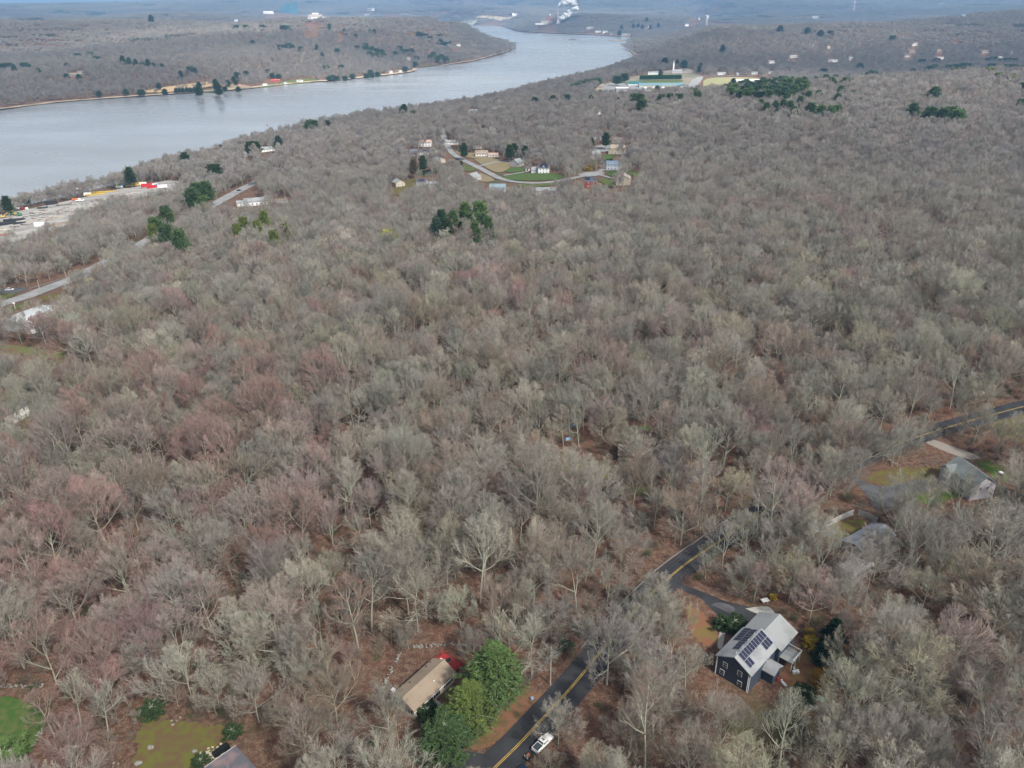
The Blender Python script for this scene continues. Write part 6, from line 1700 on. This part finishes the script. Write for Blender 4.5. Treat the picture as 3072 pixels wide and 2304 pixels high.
S(22, PD, 2, (1214, 338)); S(16, PD, 2, (1203, 342)); S(28, PG, 1, (1246, 352)); S(26, PD, 0, (560, 480)); S(14, PD, 2, (665, 455)); S(38, PD, 1, (651, 526)); S(40, PG, 0, (600, 585), (586, 600), (625, 580)); S(26, PB, 1, (618, 614))
S(34, PG, 1, (510, 655), (513, 712), (553, 726), (480, 690)); S(28, PO, 1, (470, 700), (780, 690), (740, 680), (830, 720), (720, 700), (860, 700), (800, 660)); S(26, PD, 2, (398, 531)); S(14, PD, 2, (85, 610)); S(24, PD, 0, (31, 616))
S(26, PG, 1, (1733, 264), (1745, 258), (1780, 252), (1792, 250), (1762, 254), (1720, 268)); S(34, PD, 1, (1850, 246), (1872, 238)); S(34, PG, 1, (1914, 309)); S(30, PG, 1, (1924, 324)); S(26, PG, 1, (1899, 303))
S(26, PG, 1, (1982, 304), (2008, 302), (2035, 302), (2076, 291), (2138, 277), (2090, 296)); S(18, PG, 0, (1971, 270)); S(14, PBL, 2, (1736, 335), (1852, 306), (1800, 283), (1772, 302)); S(22, PBL, 0, (1604, 312), (1702, 304), (1660, 307))
S(16, PBL, 2, (2165, 150)); S(22, PBL, 0, (2051, 197), (1993, 190)); S(12, PBL, 2, (1980, 220), (2030, 190), (2096, 208), (2100, 200))
S(22, PG, 0, (2442, 248), (2474, 242), (2502, 244), (2489, 262), (2518, 277), (2531, 262), (2509, 300), (2545, 242), (2576, 241), (2598, 235), (2608, 230), (2619, 232), (2357, 297), (2397, 308), (2346, 317), (2366, 322), (2323, 322), (2297, 327), (2279, 317), (2377, 340), (2422, 293), (2451, 291))
S(30, PG, 0, (2427, 336), (2796, 289)); S(28, PB, 1, (2460, 338), (2489, 340), (2507, 338)); S(30, PG, 0, (2733, 338)); S(32, PG, 1, (2784, 351), (2822, 355), (2843, 350)); S(34, PB, 1, (2865, 360))
S(22, PBL, 1, (2762, 192), (2807, 190), (2970, 208), (2959, 190), (2977, 186), (2999, 192), (3020, 190), (3037, 192)); S(24, PG, 1, (2785, 215), (2800, 210), (2843, 212), (2865, 210), (2887, 206), (2901, 208), (3017, 212), (3035, 212), (3060, 215)); S(22, PO, 1, (2865, 230), (2988, 239), (3028, 242), (2964, 230)); S(28, PG, 1, (3064, 272), (3058, 322))
S(26, PBL, 1, (2675, 120), (2489, 105), (2469, 223)); S(20, PBL, 0, (2420, 98), (2339, 92), (2576, 206), (2735, 223), (2554, 292), (2460, 106))
S(24, PBL, 1, (14, 208), (32, 206), (78, 205), (88, 210), (237, 175), (273, 171), (573, 215), (583, 219)); S(14, PBL, 2, (49, 212), (373, 186), (392, 190), (448, 194), (546, 226), (412, 195)); S(16, PBL, 0, (119, 219), (204, 203), (300, 183), (290, 182), (430, 199), (465, 201), (488, 203), (479, 261), (497, 279), (380, 279), (300, 284), (740, 224), (760, 132), (203, 234), (240, 236), (430, 281), (422, 281), (685, 252), (717, 230))
S(12, PBL, 0, (530, 277), (540, 276), (551, 276), (562, 275), (573, 275), (584, 274)); S(18, PD, 2, (602, 266), (600, 274), (651, 256), (657, 268), (660, 272)); S(14, PD, 0, (676, 270), (716, 270), (709, 248), (702, 240), (710, 226))
S(20, PBL, 1, (859, 89), (851, 88), (868, 90), (711, 87), (738, 87), (789, 87), (859, 147), (841, 147), (877, 147), (868, 142), (1013, 158), (905, 152)); S(12, PBL, 2, (968, 168), (952, 145), (457, 67), (990, 83))
S(28, PG, 1, (1116, 152), (1130, 158), (1145, 161), (1098, 150), (1110, 168), (1128, 172), (1150, 172)); S(18, PBL, 1, (1072, 148), (1098, 141), (1206, 158), (1221, 158), (1235, 156), (1185, 165), (1250, 179), (1200, 148))
S(24, PG, 1, (1293, 176), (1315, 179), (1337, 181), (1300, 168), (1325, 175)); S(18, PBL, 1, (1257, 107), (1279, 112), (1322, 129), (1337, 136), (1320, 114), (1265, 110), (1290, 118), (1345, 132))
S(18, PBL, 1, (805, 219), (819, 230), (837, 233), (1025, 205), (971, 208), (982, 208), (1011, 239), (1036, 239), (989, 239), (1101, 232), (1116, 230), (1134, 227), (1058, 233), (1217, 210), (1245, 196), (740, 226), (1000, 236), (1112, 220)); S(12, PBL, 0, (1047, 95), (1060, 95), (1112, 96), (1124, 96), (1035, 94), (1068, 110), (1040, 109))
S(12, PBL, 2, (1858, 101), (1864, 84), (1940, 60), (1950, 84), (1900, 80), (1914, 78), (1927, 82), (1975, 78))
names_p = {}
P_ = []
for (X, Y, w_, tint, form) in E_:
    x, y, z = G(X, Y)
    D = math.sqrt(x * x + y * y + (z - CAM_H) ** 2); mpp = D / (FPX * 3)
    W = max(1.6, min(w_ * mpp * (.5 if w_ > 29 else .44), 11)); H = {0: 2.7, 1: 2.05, 2: 4.2}[form] * W
    H = min(H, 26 + W)
    if form < 2 and w_ > 20: H = max(H, 22 if w_ > 29 else 18.5)
    vis = math.sqrt(x * x + y * y) / D
    Yb = Y + (H - W * .9) / mpp * (z - CAM_H) ** 0 * vis * (.9 if H > 14 else .5)           # foot of the tree lies below the crown centre
    P_.append((X, min(Yb, Y + 95), H, W, tint, form))
rq = random.Random(3)
mass = np.array([(2168, 268), (2180, 258), (2230, 250), (2300, 245), (2350, 240), (2412, 252), (2415, 285), (2380, 300), (2300, 303), (2210, 303), (2172, 290)], float)
yy = 246
while yy < 305:
    xx = 2165 + rq.uniform(0, 10)
    while xx < 2420:
        if inside(mass, np.array([xx]), np.array([float(yy)]))[0]: P_.append((xx + rq.uniform(-3, 3), yy + 16 + rq.uniform(-2, 2), rq.uniform(16, 24), rq.uniform(5.5, 8.5), rq.choice([PG, PG, PD, PB, PBL]), rq.choice([0, 0, 1])))
        xx += 17
    yy += 9
LMP = [('hamlet street', 1560, 549), ('yellow willow', 1170, 750), ('storage yard', 300, 600), ('highway', 640, 616), ('white steeple', 2020, 222), ('long white warehouse', 2258, 250), ('teal-roofed school', 1985, 262), ('flat-roofed school', 1880, 282),
       ('river bend beach', 1905, 165), ('right valley houses', 2740, 165), ('tall wooded rise', 2900, 300), ('far bank mansion', 650, 272), ('red-roofed far bank house', 825, 246), ('tan manor house', 218, 228), ('far bank cove', 1240, 215),
       ('peninsula tip', 1541, 148), ('glass tower', 868, 40), ('far shore village', 1840, 104), ('riverside wood edge', 880, 400), ('three-dormer house', 1445, 470), ('cul-de-sac', 1775, 522), ('river boathouse', 1420, 338), ('far green field', 2440, 55), ('right frame edge', 3060, 240), ('wooded near shore', 1600, 290)]
FN = ['rounded pine', 'broad pine', 'narrow conifer']
TNm = {PG: 'green', PD: 'dark green', PB: 'bright green', PO: 'olive green', PBL: 'blue-green'}
grp = {}
for k, p in enumerate(P_):
    li = min(range(len(LMP)), key=lambda j: math.hypot(LMP[j][1] - p[0], (LMP[j][2] - p[1]) * 2))
    dx, dy = p[0] - LMP[li][1], (p[1] - LMP[li][2]) * 2
    side = ('beyond' if dy < 0 else 'in front of') if abs(dy) > abs(dx) else ('right of' if dx > 0 else 'left of')
    grp.setdefault((li, side, p[5], TNm.get(p[4], 'brownish')), []).append((math.hypot(dx, dy), k))
NTH = ['nearest', 'second nearest', 'third nearest', 'fourth nearest', 'fifth nearest', 'sixth nearest', 'seventh nearest', 'eighth nearest', 'ninth nearest', 'tenth nearest', 'eleventh nearest', 'twelfth nearest'] + ['%dth nearest' % j for j in range(13, 90)]
for (li, side, form, tn), lst in grp.items():
    lst.sort()
    for j, (d_, k) in enumerate(lst):
        X, Y, H, W, tint, _ = P_[k]
        lb = '%s %s %s the %s' % (tn, FN[form], side, LMP[li][0]) + (', %s of its kind' % NTH[j] if len(lst) > 1 else '')
        plant('pine_tree' if form < 2 else 'conifer', lb, 'tree', X, Y, H, W, FAR_PINES, {0: 0, 1: 1, 2: 2}[form], tint, 'evergreens standing among the bare woods')
# clipped row of tall arborvitae behind the school
n = 34
for k in range(n):
    X = 1921 + k * 3.65; Y = 243 - k * .06
    plant('arborvitae', '%s tree from the left in the clipped evergreen row behind the school' % ('first' if k == 0 else NTH[k].split()[0] if 0 < k < 12 else '%dth' % (k + 1)), 'tree', X, Y, 13, 2.6, FAR_PINES, 2, (.03, .10, .03), 'clipped evergreen row behind the school')
# ------------------------------------------------------------------ forest
rs = np.random.RandomState(11)
CLEAR_W = [(poly_ground(c), f) for c, f in CLEARINGS]
def keep_mask(x, y):
    k = sdist(river_w, x, y) > 6
    for q in ponds_w: k &= sdist(q, x, y) > 8
    D = np.hypot(x, y) + 1e-6; z = hgt(x, y)
    Hs = np.minimum(20 * D / (CAM_H - np.minimum(z, 80) - 20), 620)    # ground that a 14 m tree hides from up here
    for c, f in CLEAR_W:
        hm = 620 * f if D.max() > 1500 else 300 * f
        lo = c.min(0) - 5 - hm; hi = c.max(0) + 5
        s = (x > lo[0]) & (x < hi[0] + hm) & (y > lo[1]) & (y < hi[1])
        if s.any():
            ins = inside(c, x[s], y[s])
            if f:
                for t in (.33, .66, 1.0):
                    q = 1 + Hs[s] * f * t / D[s]
                    ins |= inside(c, x[s] * q, y[s] * q)
            idx = np.where(s)[0][ins]; k[idx] = False
    for (dx, dy, r) in DISCS: k &= (x - dx) ** 2 + (y - dy) ** 2 > r * r
    for pl, hw in ROADLINES:
        pa = np.array(pl); lo = pa.min(0) - hw; hi = pa.max(0) + hw
        s = (x > lo[0]) & (x < hi[0]) & (y > lo[1]) & (y < hi[1])
        if not s.any(): continue
        xs, ys = x[s], y[s]; d = np.full(xs.shape, 1e9)
        for (x1, y1), (x2, y2) in zip(pl[:-1], pl[1:]):
            dx, dy = x2 - x1, y2 - y1
            t = np.clip(((xs - x1) * dx + (ys - y1) * dy) / (dx * dx + dy * dy + 1e-9), 0, 1)
            d = np.minimum(d, np.hypot(xs - x1 - t * dx, ys - y1 - t * dy))
        k[np.where(s)[0][d <= hw]] = False
    return k

def scatter(r0, r1, sp, jit=.42, azmax=37.5):
    X = r1 * math.sin(R(azmax)) + sp
    xs = np.arange(-X, X, sp); ys = np.arange(r0 * math.cos(R(azmax)) * .9, r1, sp * .9)
    gx, gy = np.meshgrid(xs, ys)
    gx[1::2] += sp / 2
    x = (gx + rs.uniform(-jit, jit, gx.shape) * sp).ravel(); y = (gy + rs.uniform(-jit, jit, gx.shape) * sp).ravel()
    r = np.hypot(x, y); a = np.degrees(np.arctan2(x, y))
    k = (r >= r0) & (r < r1) & (np.abs(a) < azmax)
    x, y = x[k], y[k]
    k = keep_mask(x, y)
    return x[k], y[k]

def fbm(x, y, lam, seed):
    g = np.random.RandomState(seed); v = np.zeros(x.shape); s = 0
    for o in range(3):
        l = lam / 1.9 ** o
        for k in range(4):
            th = g.rand() * 6.28
            v += np.sin((x * math.cos(th) + y * math.sin(th)) * 6.28 / l + g.rand() * 6.28) / (1.5 ** o); s += .5 / 1.5 ** o
    return v / s

GREY = np.array([.265, .247, .21]); PALE = np.array([.35, .33, .265]); RED = np.array([.285, .17, .15])
BROWN = np.array([.24, .18, .14]); PINK = np.array([.315, .245, .215]); OLIVE = np.array([.31, .29, .20])
TN = ['grey', 'pale grey-green', 'red-budded', 'brown', 'pinkish grey', 'olive-tinged']
TC = [GREY, PALE, RED, BROWN, PINK, OLIVE]
def tints(x, y):
    n = len(x)
    red = fbm(x, y, 260, 3) * .55 + rs.normal(size=n) * .55
    r = np.hypot(x, y)
    leftred = sstep(60, -120, x) * sstep(520, 320, r) * .75
    red = red + leftred - .15
    c = np.zeros(n, int)
    u = rs.rand(n)
    c[u < .22] = 1; c[(u > .86)] = 3; c[(u > .80) & (u <= .86)] = 5
    c[(red > .62)] = 4; c[red > 1.0] = 2
    t = np.array(TC)[c]
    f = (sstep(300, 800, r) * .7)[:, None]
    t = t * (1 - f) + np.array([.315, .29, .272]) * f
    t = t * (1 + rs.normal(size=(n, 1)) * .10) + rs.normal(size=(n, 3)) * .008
    # coarser distant crowns lack self-shading, so that shade is put into their tint
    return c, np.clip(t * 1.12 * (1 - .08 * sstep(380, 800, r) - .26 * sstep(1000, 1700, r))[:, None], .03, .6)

# the nearest 300 bare trees are things; the wood behind them is one mass
x, y = scatter(62, 460, 8.7, azmax=48)
x2, y2 = scatter(460, 1250, 7.6)
x = np.concatenate([x, x2]); y = np.concatenate([y, y2])
k = (np.abs(np.degrees(np.arctan2(x, y))) < np.where(np.hypot(x, y) < 330, 48, 37.5)) & (fbm(x, y, 75, 31) < .74)
x, y = x[k], y[k]
ex = []
for q0, q1 in zip(road_c[:-4], road_c[4:]):          # close-set trees along the lower verge of the road beyond the driveway
    X_, Y_ = proj(q0.x, q0.y, 0)
    if 1680 < X_ < 2120 or 2180 < X_ < 2760:
        d_ = (q1 - q0).normalized(); nn = Vector((d_.y, -d_.x))
        if rs.rand() < (.12 if X_ < 2120 else .24): w_ = q0 + nn * rs.uniform(5.2, 8.5); ex.append((w_.x, w_.y))
ex = np.array(ex); ek = keep_mask(ex[:, 0], ex[:, 1]); x = np.concatenate([x, ex[ek, 0]]); y = np.concatenate([y, ex[ek, 1]])
z = hgt(x, y)
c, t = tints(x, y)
kind = rs.choice(8, len(x), p=[.17, .2, .14, .13, .1, .1, .1, .06])
scl = np.clip(np.exp(rs.normal(-.03, .20, len(x))), .5, 1.32) * (1 - .14 * fbm(x, y, 230, 17)) * (1.12 - .26 * sstep(280, 560, np.hypot(x, y)))
r3 = np.sqrt(x ** 2 + y ** 2 + (z - CAM_H) ** 2)
vx = x * RT.x + y * RT.y + (z + 9 - CAM_H) * RT.z
vy = x * UP.x + y * UP.y + (z + 9 - CAM_H) * UP.z
vd = x * FW.x + y * FW.y + (z + 9 - CAM_H) * FW.z
px = 512 + FPX * vx / vd; py = 384 - FPX * vy / vd
inview = (px > -14) & (px < 1038) & (py > -20) & (py < 790)
rank = np.where(inview, r3, 1e6)
order = np.argsort(rank)[:NEAR_N]
isnear = np.zeros(len(x), bool); isnear[order] = True
near_list = []
LM = [(n, U(a, b, 0)) for n, a, b in LANDMARKS]
names_used = {}
info = []
for i in order:
    li = min(range(len(LM)), key=lambda k: math.hypot(LM[k][1][0] - x[i], LM[k][1][1] - y[i]))
    dx, dy = x[i] - LM[li][1][0], y[i] - LM[li][1][1]
    side = ('beyond' if dy > 0 else 'in front of') if abs(dy) > abs(dx) else ('right of' if dx > 0 else 'left of')
    key = (kind[i], c[i], li, side)
    names_used.setdefault(key, []).append((math.hypot(dx, dy), i))
ordn = ['nearest', 'second nearest', 'third nearest', 'fourth nearest', 'fifth nearest', 'sixth nearest', 'seventh nearest', 'eighth nearest', 'ninth nearest', 'tenth nearest', 'eleventh nearest', 'twelfth nearest'] + ['farthest'] * 60
lab = {}
for key, lst in names_used.items():
    lst.sort()
    for k, (dd, i) in enumerate(lst):
        o_ = ordn[k] + ' ' if len(lst) > 1 else ''
        s_ = ', ' + o_.strip() + ' such' if o_ else ''
        lab[i] = '%s %s bare tree %s the %s%s' % (TN[key[1]].replace('pale grey-green', 'pale'), NEAR[key[0]][0], key[3], LM[key[2]][0], s_)
for i in order:
    tc_ = [float(v) for v in t[i]]
    o = thing('bare_tree', (float(x[i]), float(y[i]), float(gz(x[i], y[i])) - .15), lab[i], 'tree', rs.uniform(0, 6.28), 'bare trees of the near wood')
    s_ = float(scl[i]); o.scale = (s_, s_, s_ * float(rs.uniform(.9, 1.1)))
    for nm, me in zip(('trunk', 'crown'), near_meshes[kind[i]]):
        q = link(nm, me, o); q['tint'] = tc_
m = ~isnear & (r3 < 420)
rot = rs.uniform(0, 6.28, len(x))
both = [join_meshes('bare_tree_near', a, b) for a, b in near_meshes]
kk = np.where(m, kind, kind + 8)
kk = np.where(r3 > 820, kind + 16, kk)
P = np.stack([x, y, z - .2], 1)
s = ~isnear
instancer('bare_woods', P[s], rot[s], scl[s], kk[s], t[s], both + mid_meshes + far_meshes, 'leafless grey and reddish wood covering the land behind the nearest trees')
x, y = scatter(1250, 3000, 12.5)
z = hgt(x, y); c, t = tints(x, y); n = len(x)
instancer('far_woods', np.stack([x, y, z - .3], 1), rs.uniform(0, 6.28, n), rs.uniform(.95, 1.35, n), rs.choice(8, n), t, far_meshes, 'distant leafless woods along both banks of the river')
x, y = scatter(3000, 8500, 48)
x2, y2 = scatter(8500, 17000, 85)
x = np.concatenate([x, x2]); y = np.concatenate([y, y2])
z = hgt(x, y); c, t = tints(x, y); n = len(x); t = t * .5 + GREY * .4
con = fbm(x, y, 900, 51) + .35 * fbm(x, y, 260, 52) > .86        # stands of conifers on the far hills
t[con] = np.array([.035, .06, .045]) * rs.uniform(.8, 1.3, (int(con.sum()), 1))
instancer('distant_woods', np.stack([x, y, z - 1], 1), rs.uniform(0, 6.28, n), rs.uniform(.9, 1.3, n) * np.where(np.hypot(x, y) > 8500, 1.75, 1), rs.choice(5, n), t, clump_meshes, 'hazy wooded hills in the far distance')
# young trees under the canopy
x, y = scatter(60, 620, 7.5, .5, azmax=48)
k = rs.rand(len(x)) < .7
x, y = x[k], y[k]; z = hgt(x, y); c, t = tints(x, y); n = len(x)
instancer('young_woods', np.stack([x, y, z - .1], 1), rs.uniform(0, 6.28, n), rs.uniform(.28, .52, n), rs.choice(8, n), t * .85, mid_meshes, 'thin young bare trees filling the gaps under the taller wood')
# undergrowth
x, y = scatter(60, 430, 3.6, .5, azmax=48)
k = rs.rand(len(x)) < .42 + .35 * (fbm(x, y, 60, 8) > 0)
x, y = x[k], y[k]; n = len(x); z = hgt(x, y)
ut = np.array([[.20, .115, .09], [.24, .19, .14], [.17, .13, .09], [.075, .10, .035], [.28, .13, .10]])[rs.choice(5, n, p=[.3, .3, .22, .06, .12])] * rs.uniform(.8, 1.2, (n, 1))
uk = rs.choice(6, n, p=[.33, .25, .27, .06, .04, .05]); ut[uk >= 3] = np.array([.17, .155, .13]) * rs.uniform(.6, 1.3, (int((uk >= 3).sum()), 1))
instancer('undergrowth', np.stack([x, y, z], 1), rs.uniform(0, 6.28, n), rs.uniform(.6, 1.3, n), uk, ut, shrub_meshes, 'brown and reddish brush growing on the forest floor', 'undergrowth')

# ------------------------------------------------------------------ air
if HAZE:
    hz = bpy.data.materials.new('haze'); hz.use_nodes = True
    nt = hz.node_tree; nt.nodes.clear()
    ho = nt.nodes.new('ShaderNodeOutputMaterial'); pv = nt.nodes.new('ShaderNodeVolumePrincipled')
    pv.inputs['Color'].default_value = (.30, .60, 1.0, 1)
    pv.inputs['Density'].default_value = HAZE
    pv.inputs['Density Attribute'].default_value = ''; pv.inputs['Temperature Attribute'].default_value = ''
    pv.inputs['Anisotropy'].default_value = .0
    nt.links.new(pv.outputs[0], ho.inputs['Volume'])
    bm = bmesh.new(); bmesh.ops.create_cube(bm, size=1)
    for v in bm.verts: v.co = Vector((v.co.x * 37000, v.co.y * 36500, (WATER - 25) if v.co.z < 0 else 300))
    me = bpy.data.meshes.new('haze'); bm.to_mesh(me); bm.free(); me.materials.append(hz)
    link('haze', me, kind='stuff', label='blue haze filling the air over the far hills', cat='haze')
